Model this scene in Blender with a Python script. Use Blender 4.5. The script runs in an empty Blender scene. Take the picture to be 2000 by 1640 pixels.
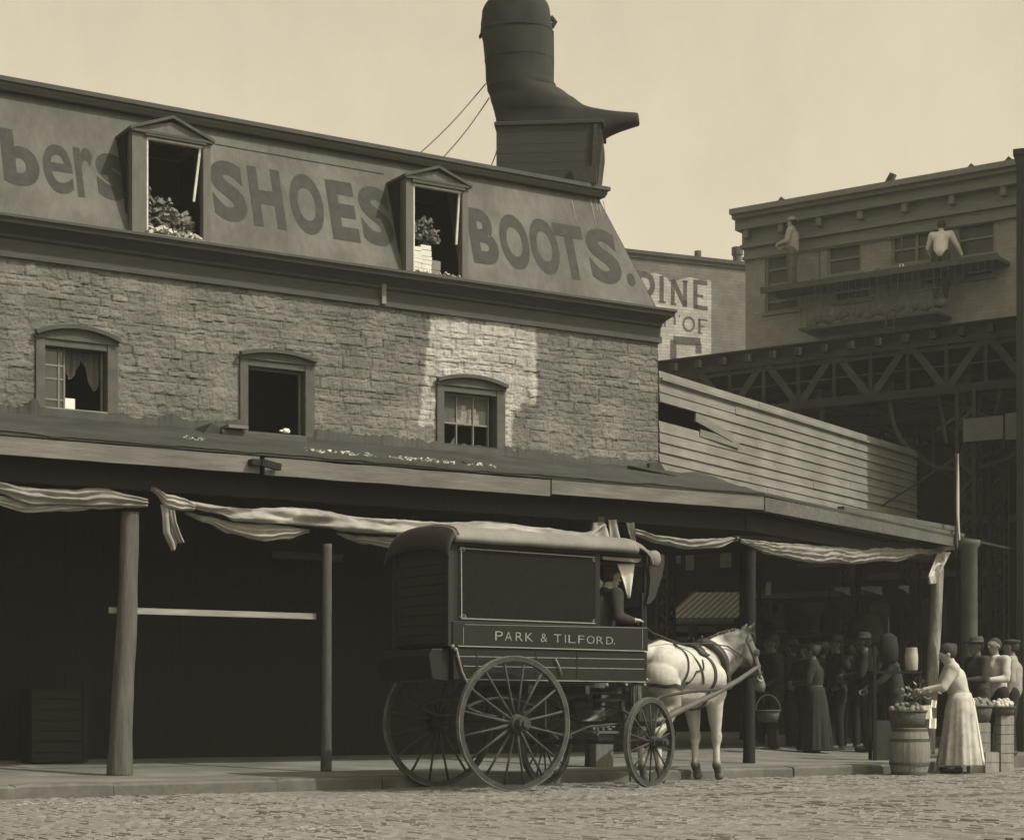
import bpy, bmesh, math, random
from mathutils import Vector, Matrix, noise
from mathutils.bvhtree import BVHTree
R = math.radians
random.seed(7)
SC = bpy.context.scene
COL = SC.collection
# ------------------------------------------------------------------ camera
CX, HY, F, EYE = 1000.0, 1390.0, 3600.0, 0.76      # optical axis, horizon and focal length in photograph pixels, eye height
cam = bpy.data.cameras.new('camera'); camo = bpy.data.objects.new('camera', cam); COL.objects.link(camo)
camo.location = (0, 0, EYE); camo.rotation_euler = (R(90), 0, 0)
cam.sensor_width = 36; cam.lens = 36*F/2000; cam.shift_y = (HY-820)/2000; cam.shift_x = 0
cam.clip_start = 0.1; cam.clip_end = 3000
SC.camera = camo
# ------------------------------------------------------------------ light
SUN_AZ = (0.914, -0.406); SUN_EL = R(50)
w = bpy.data.worlds.new('World'); SC.world = w; w.use_nodes = True
nt = w.node_tree; nt.nodes.clear()
out = nt.nodes.new('ShaderNodeOutputWorld'); bg = nt.nodes.new('ShaderNodeBackground')
sky = nt.nodes.new('ShaderNodeTexSky'); sky.sky_type = 'NISHITA'; sky.sun_disc = False
sky.sun_elevation = SUN_EL; sky.sun_rotation = math.atan2(SUN_AZ[0], SUN_AZ[1])
sky.dust_density = 4.0; sky.air_density = 2.0
bw = nt.nodes.new('ShaderNodeRGBToBW'); mx = nt.nodes.new('ShaderNodeMixRGB'); mx.blend_type = 'MULTIPLY'
mx.inputs['Fac'].default_value = 1.0; mx.inputs['Color2'].default_value = (1.0, 0.88, 0.645, 1)
nt.links.new(sky.outputs[0], bw.inputs[0]); nt.links.new(bw.outputs[0], mx.inputs['Color1'])
# faint uneven veil of high cloud
tcw = nt.nodes.new('ShaderNodeTexCoord'); mpw = nt.nodes.new('ShaderNodeMapping'); mpw.inputs['Scale'].default_value = (1, 1, 0.6)
nw = nt.nodes.new('ShaderNodeTexNoise'); nw.inputs['Scale'].default_value = 14; nw.inputs['Detail'].default_value = 9; nw.inputs['Roughness'].default_value = 0.75
rw_ = nt.nodes.new('ShaderNodeMapRange'); rw_.inputs[1].default_value = 0.3; rw_.inputs[2].default_value = 0.7; rw_.inputs[3].default_value = 0.95; rw_.inputs[4].default_value = 1.07
mw = nt.nodes.new('ShaderNodeMixRGB'); mw.blend_type = 'MULTIPLY'; mw.inputs['Fac'].default_value = 1
nt.links.new(tcw.outputs['Generated'], mpw.inputs[0]); nt.links.new(mpw.outputs[0], nw.inputs['Vector']); nt.links.new(nw.outputs['Fac'], rw_.inputs[0])
nt.links.new(mx.outputs[0], mw.inputs['Color1']); nt.links.new(rw_.outputs[0], mw.inputs['Color2'])
nt.links.new(mw.outputs[0], bg.inputs['Color']); bg.inputs['Strength'].default_value = 0.148
nt.links.new(bg.outputs[0], out.inputs['Surface'])
sl = bpy.data.lights.new('sun', 'SUN'); sl.energy = 2.6; sl.angle = R(0.5); sl.color = (1.0, 0.975, 0.89)
so = bpy.data.objects.new('sun', sl); COL.objects.link(so)
sd = Vector((SUN_AZ[0]*math.cos(SUN_EL), SUN_AZ[1]*math.cos(SUN_EL), math.sin(SUN_EL)))
so.rotation_euler = sd.to_track_quat('Z', 'Y').to_euler(); so.location = (12, -6, 20)
SC.view_settings.view_transform = 'Standard'; SC.view_settings.look = 'None'
SC.view_settings.exposure = 0.55; SC.view_settings.gamma = 1.0
SC.render.engine = 'CYCLES'; SC.render.resolution_x = 1024; SC.render.resolution_y = 839
SC.cycles.max_bounces = 6; SC.cycles.diffuse_bounces = 3

# ------------------------------------------------------------------ materials
def tone(v): return (v, v*0.985, v*0.915, 1)
MATS = {}
def M(name, v, var=0.25, scale=3.0, bump=0.2, bscale=18.0, rough=0.85, axis=None, stretch=12.0, spec=0.3, metal=0.0,
      attr=None, v2=None, brick=None, dirt=0.0, bdist=0.01):
    """procedural material; grey tone v, noise variation, optional grain stretched along one axis, optional
    vertex attribute mixing towards tone v2 (paint, tar, markings, shade painted on the horse)"""
    if name in MATS: return MATS[name]
    m = bpy.data.materials.new(name); m.use_nodes = True; t = m.node_tree; N = t.nodes; L = t.links
    b = N['Principled BSDF']; b.inputs['Roughness'].default_value = rough
    b.inputs['Specular IOR Level'].default_value = spec; b.inputs['Metallic'].default_value = metal
    tc = N.new('ShaderNodeTexCoord'); mp = N.new('ShaderNodeMapping'); L.new(tc.outputs['Object'], mp.inputs[0])
    s = [1, 1, 1]
    if axis is not None: s = [stretch]*3; s[axis] = 1.0
    mp.inputs['Scale'].default_value = s
    n1 = N.new('ShaderNodeTexNoise'); n1.inputs['Scale'].default_value = scale; n1.inputs['Detail'].default_value = 8
    n1.inputs['Roughness'].default_value = 0.65
    L.new(mp.outputs[0], n1.inputs['Vector'])
    cr = N.new('ShaderNodeValToRGB'); cr.color_ramp.elements[0].position = 0.28; cr.color_ramp.elements[1].position = 0.72
    cr.color_ramp.elements[0].color = tone(v*(1-var)); cr.color_ramp.elements[1].color = tone(v*(1+var))
    L.new(n1.outputs['Fac'], cr.inputs[0]); colr = cr.outputs[0]
    if dirt:
        n3 = N.new('ShaderNodeTexNoise'); n3.inputs['Scale'].default_value = 1.3; n3.inputs['Detail'].default_value = 5
        L.new(tc.outputs['Object'], n3.inputs['Vector'])
        c3 = N.new('ShaderNodeValToRGB'); c3.color_ramp.elements[0].position = 0.4; c3.color_ramp.elements[1].position = 0.62
        c3.color_ramp.elements[0].color = (1-dirt,)*3+(1,); c3.color_ramp.elements[1].color = (1, 1, 1, 1)
        L.new(n3.outputs['Fac'], c3.inputs[0])
        mm = N.new('ShaderNodeMixRGB'); mm.blend_type = 'MULTIPLY'; mm.inputs['Fac'].default_value = 1
        L.new(colr, mm.inputs['Color1']); L.new(c3.outputs[0], mm.inputs['Color2']); colr = mm.outputs[0]
    if attr:
        at = N.new('ShaderNodeAttribute'); at.attribute_name = attr
        ma = N.new('ShaderNodeMixRGB'); L.new(at.outputs['Fac'], ma.inputs['Fac']); L.new(colr, ma.inputs['Color1'])
        cr2 = N.new('ShaderNodeValToRGB'); cr2.color_ramp.elements[0].position = 0.3; cr2.color_ramp.elements[1].position = 0.7
        cr2.color_ramp.elements[0].color = tone(v2*0.8); cr2.color_ramp.elements[1].color = tone(v2*1.15)
        L.new(n1.outputs['Fac'], cr2.inputs[0]); L.new(cr2.outputs[0], ma.inputs['Color2']); colr = ma.outputs[0]
    n2 = N.new('ShaderNodeTexNoise'); n2.inputs['Scale'].default_value = bscale; n2.inputs['Detail'].default_value = 6
    L.new(mp.outputs[0], n2.inputs['Vector'])
    bp = N.new('ShaderNodeBump'); bp.inputs['Strength'].default_value = bump; bp.inputs['Distance'].default_value = bdist
    L.new(n2.outputs['Fac'], bp.inputs['Height'])
    if brick:
        bt = N.new('ShaderNodeTexBrick'); m2 = N.new('ShaderNodeMapping')
        m2.inputs['Rotation'].default_value = (R(90), 0, 0)
        L.new(tc.outputs['Object'], m2.inputs[0]); L.new(m2.outputs[0], bt.inputs['Vector'])
        bt.inputs['Scale'].default_value = 1; bt.inputs['Brick Width'].default_value = brick[0]
        bt.inputs['Row Height'].default_value = brick[1]; bt.inputs['Mortar Size'].default_value = brick[1]*0.12
        bt.inputs['Color1'].default_value = (0.82, 0.82, 0.82, 1); bt.inputs['Color2'].default_value = (1.1, 1.1, 1.1, 1)
        bt.inputs['Mortar'].default_value = (0.75, 0.75, 0.75, 1)
        mb = N.new('ShaderNodeMixRGB'); mb.blend_type = 'MULTIPLY'; mb.inputs['Fac'].default_value = brick[2] if len(brick) > 2 else 0.8
        L.new(colr, mb.inputs['Color1']); L.new(bt.outputs['Color'], mb.inputs['Color2']); colr = mb.outputs[0]
        b2 = N.new('ShaderNodeBump'); b2.inputs['Strength'].default_value = 0.6; b2.inputs['Distance'].default_value = 0.01; b2.invert = True
        L.new(bt.outputs['Fac'], b2.inputs['Height']); L.new(bp.outputs[0], b2.inputs['Normal']); bp = b2
    L.new(colr, b.inputs['Base Color']); L.new(bp.outputs[0], b.inputs['Normal'])
    MATS[name] = m
    return m
stone   = M('rubble_stone', 0.142, 0.22, 9, 0.6, 45, attr='paint', v2=0.37, dirt=0.30)
def add_tone(m, name):
    t = m.node_tree; b = t.nodes['Principled BSDF']; src = b.inputs['Base Color'].links[0].from_socket
    at = t.nodes.new('ShaderNodeAttribute'); at.attribute_name = name; mx_ = t.nodes.new('ShaderNodeMixRGB'); mx_.blend_type = 'MULTIPLY'; mx_.inputs['Fac'].default_value = 1
    t.links.new(src, mx_.inputs['Color1']); t.links.new(at.outputs['Fac'], mx_.inputs['Color2']); t.links.new(mx_.outputs[0], b.inputs['Base Color'])
add_tone(stone, 'stone_tone')
tar     = M('tarred_roofing', 0.032, 0.35, 4, 0.6, 14, rough=0.75, dirt=0.35)
roofing = M('painted_roof_sheet', 0.105, 0.20, 4, 0.35, 40, dirt=0.30, axis=2, stretch=2.5)
rooflet = M('faded_letter_paint', 0.034, 0.28, 9, 0.2, 40)
trim    = M('weathered_trim', 0.055, 0.25, 4, 0.3, 25, axis=0, stretch=8)
trimlt  = M('pale_trim', 0.16, 0.25, 5, 0.3, 25)
frame_m = M('window_wood', 0.07, 0.3, 6, 0.3, 25)
white_e = M('worn_white_paint', 0.5, 0.25, 8, 0.2, 30)
fascia  = M('bare_board', 0.14, 0.3, 2.2, 0.4, 12, axis=0, stretch=10, dirt=0.25)
fascia2 = M('dull_grey_board', 0.085, 0.3, 2.2, 0.4, 12, axis=0, stretch=10, dirt=0.25)  # darker tone for the side fascia and eave timbers
boards  = M('grey_clapboard', 0.17, 0.22, 2.5, 0.35, 14, axis=0, stretch=9, dirt=0.25)
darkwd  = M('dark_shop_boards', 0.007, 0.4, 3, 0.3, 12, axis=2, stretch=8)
logm    = M('peeled_log', 0.075, 0.4, 2.2, 0.7, 8, axis=2, stretch=9)
logd    = M('weathered_post', 0.06, 0.35, 3, 0.6, 10, axis=2, stretch=9)
canvas  = M('dirty_canvas', 0.29, 0.3, 4, 0.35, 60, rough=0.95, dirt=0.3)
canvasd = M('grubby_canvas', 0.25, 0.3, 5, 0.35, 60, rough=0.95)
bootm   = M('boot_sign_metal', 0.028, 0.3, 2.5, 0.3, 14, rough=0.95, dirt=0.2)
bootbox = M('pedestal_boards', 0.035, 0.22, 3, 0.3, 14, axis=0, stretch=9)
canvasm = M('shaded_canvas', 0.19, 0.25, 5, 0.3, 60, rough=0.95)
iron    = M('dark_iron', 0.05, 0.3, 6, 0.3, 25, rough=0.55)
steel   = M('riveted_steel', 0.016, 0.45, 3, 0.4, 20, rough=0.6, dirt=0.3)
steell  = M('dusty_steel', 0.034, 0.4, 3, 0.4, 20, rough=0.7, dirt=0.3)
brickd  = M('dull_brick', 0.25, 0.18, 3, 0.2, 25, brick=(0.24, 0.08, 0.5), dirt=0.2)
bricka  = M('gable_brick', 0.125, 0.2, 3, 0.2, 25, brick=(0.3, 0.1, 0.6), dirt=0.2)
whitew  = M('whitewashed_brick', 0.34, 0.16, 5, 0.2, 25, brick=(0.3, 0.1, 0.9), dirt=0.25)
adlet   = M('sign_letter_paint', 0.07, 0.5, 6, 0.2, 25, brick=(0.3, 0.1, 0.8), dirt=0.2)
cornm   = M('brown_cornice', 0.165, 0.2, 3, 0.2, 20, axis=0, stretch=6)
glassd  = M('dark_window_glass', 0.03, 0.3, 3, 0.05, 5, rough=0.15, spec=0.6)
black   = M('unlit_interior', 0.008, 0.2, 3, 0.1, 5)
paving  = M('flagstone', 0.15, 0.22, 2.0, 0.4, 12, dirt=0.3, bdist=0.02)
kerbm   = M('kerb_granite', 0.1, 0.25, 6, 0.5, 30, dirt=0.3)
blockm  = M('granite_block', 0.168, 0.14, 12, 0.3, 50, dirt=0.15, attr='tone', v2=0.125)
dirtm   = M('street_dirt', 0.15, 0.3, 4, 0.6, 20)
wagp    = M('wagon_paint', 0.008, 0.3, 4, 0.12, 20, rough=0.55, spec=0.22)
wagb    = M('wagon_side_curtain', 0.010, 0.25, 14, 0.25, 120, rough=0.95, spec=0.08)
pin     = M('pinstripe', 0.22, 0.25, 20, 0.05, 20)
wagtop  = M('wagon_roof_canvas', 0.18, 0.18, 4, 0.3, 50, rough=0.9, dirt=0.2)
wagfr   = M('oilcloth', 0.015, 0.3, 5, 0.3, 30, rough=0.6)
wheelm  = M('dusty_wheel', 0.045, 0.6, 9, 0.4, 40, rough=0.75, dirt=0.4)
wheelr  = M('wheel_tyre_iron', 0.085, 0.6, 7, 0.3, 40, rough=0.6)
leather = M('harness_leather', 0.03, 0.3, 12, 0.2, 40, rough=0.6)
brass   = M('buckle_metal', 0.5, 0.2, 12, 0.05, 40, rough=0.35)
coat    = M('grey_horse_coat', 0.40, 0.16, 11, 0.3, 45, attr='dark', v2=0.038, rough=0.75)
mane    = M('mane_hair', 0.09, 0.3, 12, 0.3, 40)
skin    = M('skin', 0.33, 0.1, 10, 0.05, 40, rough=0.6)
hair    = M('dark_hair', 0.03, 0.3, 20, 0.3, 60)
clod    = M('dark_cloth', 0.035, 0.3, 6, 0.2, 60, rough=0.95)
clog    = M('grey_cloth', 0.10, 0.3, 6, 0.2, 60, rough=0.95)
clow    = M('white_cloth', 0.55, 0.12, 6, 0.2, 60, rough=0.95)
clol    = M('pale_cotton', 0.30, 0.2, 6, 0.2, 60, rough=0.95)
straw   = M('straw', 0.32, 0.3, 12, 0.5, 60)
basketm = M('wicker', 0.06, 0.4, 25, 0.8, 60)
barrelm = M('barrel_staves', 0.15, 0.3, 4, 0.4, 14, axis=2, stretch=8)
cratem  = M('crate_wood', 0.25, 0.3, 4, 0.3, 14, axis=2, stretch=6)
produce = M('produce', 0.16, 0.6, 30, 0.6, 40)
paper   = M('paper', 0.7, 0.1, 6, 0.1, 20)
cardb   = M('box_card', 0.55, 0.15, 6, 0.1, 20)

# ------------------------------------------------------------------ frames
class Fr:
    """a vertical plane family: u along the face, v away from the viewer, z up"""
    def __init__(s, deg, W):
        s.a = R(deg); s.W = W; s.e = (math.cos(s.a), math.sin(s.a)); s.n = (-math.sin(s.a), math.cos(s.a))
    def P(s, u, v, z=0): return Vector((u*s.e[0]+(s.W+v)*s.n[0], u*s.e[1]+(s.W+v)*s.n[1], z))
    def t(s, px, v): d = (px-CX)/F; return (s.W+v)/(d*s.n[0]+s.n[1])
    def u(s, px, v): d = (px-CX)/F; return s.t(px, v)*(d*s.e[0]+s.e[1])
    def z(s, px, py, v): return EYE+(HY-py)/F*s.t(px, v)
    def loc(s, x, y): return (x*s.e[0]+y*s.e[1], x*s.n[0]+y*s.n[1]-s.W)
def depth(py, zg): return (EYE-zg)*F/(py-HY)
def ground(px, py, zg=0): t = depth(py, zg); return ((px-CX)/F*t, t)
F1 = Fr(32, 17.4)                      # long front: awning fascia at v = 0, stone wall at v = 2.6
uC = F1.u(1285, 2.6); Cc = F1.P(uC, 2.6)
n2 = Fr(56, 0).n
F2 = Fr(56, Cc.x*n2[0]+Cc.y*n2[1])     # side turning away at the corner: wall at v = 0
A_ = F1.P(F1.u(1490, 0), 0); SIDE = F2.W-(A_.x*n2[0]+A_.y*n2[1])   # awning depth along the side
W1 = 20.0
def corner(o1, o2, G=None):
    G = G or F2; a, b = F1.n; c, d = G.n; r1, r2 = W1-o1, G.W-o2; D = a*d-b*c
    return ((r1*d-b*r2)/D, (a*r2-r1*c)/D)
F3 = Fr(122, 0); F3.W = Cc.x*F3.n[0]+Cc.y*F3.n[1]   # hidden flank of the stone storey, square to the front
FE = Fr(-35, 30.65); FB = Fr(-35, 37.4); FA = Fr(23, 53.3)

# ------------------------------------------------------------------ mesh builder
class MB:
    def __init__(s): s.v = []; s.f = []; s.at = {}
    def add(s, vs, fs):
        o = len(s.v); s.v += [tuple(v) for v in vs]; s.f += [tuple(i+o for i in f) for f in fs]; return s
    def box(s, x0, x1, y0, y1, z0, z1):
        return s.add([(x0,y0,z0),(x1,y0,z0),(x1,y1,z0),(x0,y1,z0),(x0,y0,z1),(x1,y0,z1),(x1,y1,z1),(x0,y1,z1)],
                     [(0,3,2,1),(4,5,6,7),(0,1,5,4),(1,2,6,5),(2,3,7,6),(3,0,4,7)])
    def beam(s, p, q, w, h=None, up=(0,0,1)):
        h = h or w; p = Vector(p); q = Vector(q); d = (q-p).normalized(); up = Vector(up)
        if abs(d.dot(up)) > 0.98: up = Vector((1,0,0))
        a = d.cross(up).normalized()*w/2; b = a.cross(d).normalized()*h/2
        c = [p-a-b, p+a-b, p+a+b, p-a+b, q-a-b, q+a-b, q+a+b, q-a+b]
        return s.add(c, [(0,3,2,1),(4,5,6,7),(0,1,5,4),(1,2,6,5),(2,3,7,6),(3,0,4,7)])
    def tube(s, pts, r, n=10, cap=True, flat=None):
        pts = [Vector(p) for p in pts]; m = len(pts); rs = r if isinstance(r, (list, tuple)) else [r]*m
        up = Vector((0,0,1)); rings = []; prev = None
        for i, p in enumerate(pts):
            d = (pts[min(i+1,m-1)]-pts[max(i-1,0)])
            if d.length < 1e-9: d = Vector((0,0,1))
            d.normalize()
            a = prev - d*prev.dot(d) if prev is not None else (d.cross(up) if abs(d.dot(up)) < 0.95 else d.cross(Vector((1,0,0))))
            if a.length < 1e-6: a = d.orthogonal()
            a.normalize(); prev = a; b = d.cross(a)
            rings.append([p+(a*math.cos(2*math.pi*k/n)*(flat or 1)+b*math.sin(2*math.pi*k/n))*rs[i] for k in range(n)])
        o = []; [o.extend(x) for x in rings]
        fs = [(i*n+k, i*n+(k+1)%n, (i+1)*n+(k+1)%n, (i+1)*n+k) for i in range(m-1) for k in range(n)]
        if cap: fs += [tuple(reversed(range(n))), tuple((m-1)*n+k for k in range(n))]
        return s.add(o, fs)
    def sphere(s, c, r, n=18, m=12, sc=(1,1,1), rot=None):
        c = Vector(c); vs = []; 
        for j in range(m+1):
            th = math.pi*j/m
            for k in range(n):
                p = Vector((math.sin(th)*math.cos(2*math.pi*k/n)*sc[0], math.sin(th)*math.sin(2*math.pi*k/n)*sc[1], math.cos(th)*sc[2]))*r
                if rot: p = rot @ p
                vs.append(c+p)
        fs = [(j*n+k, (j+1)*n+k, (j+1)*n+(k+1)%n, j*n+(k+1)%n) for j in range(m) for k in range(n)]
        return s.add(vs, fs)
    def capsule(s, p, r, q, r2):
        p = Vector(p); q = Vector(q); s.sphere(p, r); s.sphere(q, r2)
        if (q-p).length > 1e-5: s.tube([p, q], [r*0.998, r2*0.998], 24)
        return s
    def lathe(s, prof, c=(0,0,0), n=24, sc=(1,1), fn=None):
        vs = []
        for (r, z) in prof:
            for k in range(n):
                a = 2*math.pi*k/n; rr = r*(fn(a, z) if fn else 1)
                vs.append((c[0]+rr*math.cos(a)*sc[0], c[1]+rr*math.sin(a)*sc[1], c[2]+z))
        m = len(prof)
        fs = [(i*n+k, i*n+(k+1)%n, (i+1)*n+(k+1)%n, (i+1)*n+k) for i in range(m-1) for k in range(n)]
        fs += [tuple(reversed(range(n))), tuple((m-1)*n+k for k in range(n))]
        return s.add(vs, fs)
    def prism(s, poly, fn0, fn1):
        """poly: list of 2d points; fn maps a 2d point to 3d, near and far side"""
        n = len(poly); a = [fn0(*p) for p in poly]; b = [fn1(*p) for p in poly]
        return s.add(a+b, [tuple(range(n)), tuple(reversed(range(n, 2*n)))]+[(i, i+n, (i+1)%n+n, (i+1)%n) for i in range(n)])
    def grid(s, nu, nv, fn):
        vs = [fn(i/nu, j/nv) for j in range(nv+1) for i in range(nu+1)]
        return s.add(vs, [(j*(nu+1)+i, j*(nu+1)+i+1, (j+1)*(nu+1)+i+1, (j+1)*(nu+1)+i) for j in range(nv) for i in range(nu)])
def obj(name, mb, mat, parent=None, off=(0,0,0), smooth=False, bevel=0, label=None, solid=0, fix=True):
    me = bpy.data.meshes.new(name); me.from_pydata([(v[0]-off[0], v[1]-off[1], v[2]-off[2]) for v in mb.v], [], mb.f)
    if fix:
        bm = bmesh.new(); bm.from_mesh(me); bmesh.ops.recalc_face_normals(bm, faces=bm.faces); bm.to_mesh(me); bm.free()
    for k, vals in mb.at.items():
        a = me.attributes.new(k, 'FLOAT', 'POINT'); a.data.foreach_set('value', vals)
    me.materials.append(mat)
    if smooth: me.polygons.foreach_set('use_smooth', [True]*len(me.polygons))
    o = bpy.data.objects.new(name, me); COL.objects.link(o)
    if parent: o.parent = parent
    if bevel:
        b = o.modifiers.new('bevel', 'BEVEL'); b.width = bevel; b.segments = 2; b.limit_method = 'ANGLE'; b.angle_limit = R(40)
    if solid:
        b = o.modifiers.new('thick', 'SOLIDIFY'); b.thickness = solid
    if label: o['label'] = label
    return o
class T:
    """a thing: an Empty at its base which parents its parts; parts are given in the frame's own coordinates"""
    def __init__(s, name, label, cat, fr=None, u=0, v=0, z=0, group=None, loc=None, rot=0):
        s.e = bpy.data.objects.new(name, None); COL.objects.link(s.e); s.e.empty_display_size = 0.3
        if fr: s.e.location = fr.P(u, v, z); s.e.rotation_euler = (0, 0, fr.a); s.off = (u, v, z)
        else: s.e.location = loc or (0,0,0); s.e.rotation_euler = (0, 0, R(rot)); s.off = (0,0,0)
        s.e['label'] = label; s.e['category'] = cat
        if group: s.e['group'] = group
    def part(s, name, mb, mat, parent=None, **k): return obj(name, mb, mat, parent or s.e, s.off, **k)
def pieces(mb):
    """split a builder into its connected pieces"""
    n = len(mb.v); par = list(range(n))
    def fd(x):
        while par[x] != x: par[x] = par[par[x]]; x = par[x]
        return x
    for f in mb.f:
        r = fd(f[0])
        for i in f[1:]: par[fd(i)] = r
    gr = {}
    for f in mb.f: gr.setdefault(fd(f[0]), []).append(f)
    out = []
    for fs in gr.values():
        ids = sorted({i for f in fs for i in f}); mp = {i: k for k, i in enumerate(ids)}; m = MB(); m.v = [mb.v[i] for i in ids]; m.f = [tuple(mp[i] for i in f) for f in fs]; out.append(m)
    return out
def each(T_, name, mb, mat, parent=None, **k):
    for m in (pieces(mb) if isinstance(mb, MB) else mb): T_.part(name, m, mat, parent, **k)
def tag(o, label, cat, group=None):
    o['label'] = label; o['category'] = cat
    if group: o['group'] = group
    return o
def dup(root, loc, rotz, label, group=None):
    r = root.copy(); COL.objects.link(r); r.location = loc; r.rotation_euler = (0, 0, rotz); r['label'] = label
    if group: r['group'] = group
    for ch in list(root.children):
        c = ch.copy(); COL.objects.link(c); c.parent = r
        for g in ch.children: d = g.copy(); COL.objects.link(d); d.parent = c
    return r
def struct(name, mb, mat, **k): o = obj(name, mb, mat, **k); o['kind'] = 'structure'; return o
def place(o, fr, u, v, z, extra=0): o.location = fr.P(u, v, z); o.rotation_euler = (0, 0, fr.a+extra); return o
def sweep(prof, u0, s1, G=None):
    """sweep an (outward offset, z) profile along front wall, round the corner and down the side; world coordinates"""
    G = G or F2; m = MB(); n = len(prof); vs = []
    for (o, z) in prof:
        o1, o2 = o if isinstance(o, tuple) else (o, o)
        p = F1.P(u0, 2.6-o1, z); c = corner(o1, o2, G); cq = (c[0], c[1], z)
        e = G.P(G.loc(Cc.x, Cc.y)[0]+s1, -o2, z)
        vs += [tuple(p), cq, tuple(e)]
    fs = []
    for i in range(n):
        j = (i+1) % n
        fs += [(3*i, 3*i+1, 3*j+1, 3*j), (3*i+1, 3*i+2, 3*j+2, 3*j+1)]
    fs += [tuple(3*i for i in reversed(range(n))), tuple(3*i+2 for i in range(n))]
    m.add(vs, fs); return m
def w2l(mb, T_):
    """world-coordinate builder -> local coordinates of a thing's empty"""
    M_ = Matrix.Translation(T_.e.location) @ Matrix.Rotation(T_.e.rotation_euler[2], 4, 'Z'); I = M_.inverted()
    mb.v = [tuple((I @ Vector(v))+Vector(T_.off)) for v in mb.v]; return mb
def letter(ch, bold=0.03):
    cu = bpy.data.curves.new('t', 'FONT'); cu.body = ch; cu.offset = bold; cu.size = 1; cu.resolution_u = 6
    o = bpy.data.objects.new('t', cu); COL.objects.link(o)
    me = bpy.data.meshes.new_from_object(o.evaluated_get(bpy.context.evaluated_depsgraph_get()))
    vs = [tuple(v.co) for v in me.vertices]; fs = [tuple(p.vertices) for p in me.polygons]
    bpy.data.objects.remove(o); bpy.data.meshes.remove(me); bpy.data.curves.remove(cu)
    x0 = min(v[0] for v in vs); x1 = max(v[0] for v in vs); y0 = min(v[1] for v in vs); y1 = max(v[1] for v in vs)
    return [((v[0]-x0)/max(x1-x0, 1e-6), (v[1]-y0)/max(y1-y0, 1e-6)) for v in vs], fs
def put_letter(mb, ch, x0, x1, z0, z1, fn, bold=0.03):
    vs, fs = letter(ch, bold); mb.add([fn(x0+(x1-x0)*a, z0+(z1-z0)*b) for a, b in vs], fs)

# ------------------------------------------------------------------ ground
g = MB(); g.grid(40, 40, lambda a, b: (-900+1800*a, -100+1900*b, -0.035))
struct('road', g, dirtm)
FK = Fr(36.3, 0); FK.W = -3.5*FK.n[0]+16.8*FK.n[1]          # kerb line, not quite parallel to the building
def cross2(A, va, B, vb):
    a, b = A.n; c, d = B.n; r1, r2 = A.W+va, B.W+vb; D = a*d-b*c
    return ((r1*d-b*r2)/D, (a*r2-r1*c)/D)
def ribbon(lines):
    """lines: (frameA, vA, vB, z); straight along A, round the corner, then along the side street"""
    m = MB()
    for (A, va, vb, z) in lines:
        x, y = cross2(A, va, F2, vb); p = A.P(-14, va, z); e = F2.P(90, vb, z); m.v += [tuple(p), (x, y, z), tuple(e)]
    n = len(lines)
    for i in range(n-1): m.f += [(3*i, 3*i+1, 3*i+4, 3*i+3), (3*i+1, 3*i+2, 3*i+5, 3*i+4)]
    return m
g = MB(); ton = []
rw = 0.085
for i in range(-118, 136):
    u = 9+i*rw
    v = -8.5+random.random()*0.2
    while v < -0.03:
        L = 0.15+random.random()*0.07
        v1 = min(v+L, -0.012)
        if v1-v > 0.05:
            h = random.uniform(-0.003, 0.003)+0.014*noise.noise((u*0.5, v*0.5, 3)); tl = random.uniform(-0.003, 0.003); k = 0.013
            tx = random.uniform(-0.004, 0.004)
            h -= 0.012*math.exp(-((v+4.4)/0.25)**2)+0.012*math.exp(-((v+3.0)/0.25)**2)
            a = [(u+0.004, v+0.004, -0.05), (u+rw-0.004, v+0.004, -0.05), (u+rw-0.004, v1-0.004, -0.05), (u+0.004, v1-0.004, -0.05),
                 (u+k, v+k, h-tl-tx), (u+rw-k, v+k, h-tl+tx), (u+rw-k, v1-k, h+tl+tx), (u+k, v1-k, h+tl-tx)]
            mid = [(x, y, -0.006) for x, y, _ in a[:4]]
            a = a[:4]+mid+a[4:]
            g.add(a, [(0,1,5,4),(1,2,6,5),(2,3,7,6),(3,0,4,7),(4,5,9,8),(5,6,10,9),(6,7,11,10),(7,4,8,11),(8,9,10,11)])
            ton += [random.random()**2*0.38]*12
        v = v1
g.at['tone'] = ton
o = struct('road_paving_blocks', g, blockm, fix=False); o.location = FK.P(0, 0, 0); o.rotation_euler = (0, 0, FK.a)
m = MB(); kc = FK.loc(*cross2(FK, 0, F2, -3.5))[0]; u = -12.0; rk = random.Random(12)
while u < kc:
    L = min(rk.uniform(0.9, 1.7), kc-u); o_ = rk.uniform(-0.02, 0.014); zz = rk.uniform(-0.010, 0.004); N_ = max(2, int(L/0.08)); base = len(m.v)
    for k in range(N_+1):
        x = u+0.002+(L-0.004)*k/N_; e = 0.009 if k in (0, N_) else 0; q = 0.010*noise.noise((x*4, 1, 1))+0.006*noise.noise((x*13, 2, 1)); q2 = 0.006*noise.noise((x*6, 7, 1))
        m.v += [tuple(FK.P(x, o_+q, -0.04)), tuple(FK.P(x, o_+q+e, 0.095+zz-e)), tuple(FK.P(x, o_+0.022+q*0.5, 0.118+zz-e+q2)), tuple(FK.P(x, 0.19, 0.122+zz*0.4-e*0.3))]
    for k in range(N_):
        i = base+4*k; m.f += [(i, i+4, i+5, i+1), (i+1, i+5, i+6, i+2), (i+2, i+6, i+7, i+3)]
    m.f += [(base, base+1, base+2, base+3), (base+4*N_+3, base+4*N_+2, base+4*N_+1, base+4*N_)]
    u += L
m2 = ribbon([(FK, 0, -3.5, -0.04), (FK, 0, -3.5, 0.112), (FK, 0.02, -3.48, 0.122), (FK, 0.17, -3.33, 0.124)]); m.add(m2.v, [f for k, f in enumerate(m2.f) if k % 2 == 1])
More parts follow.
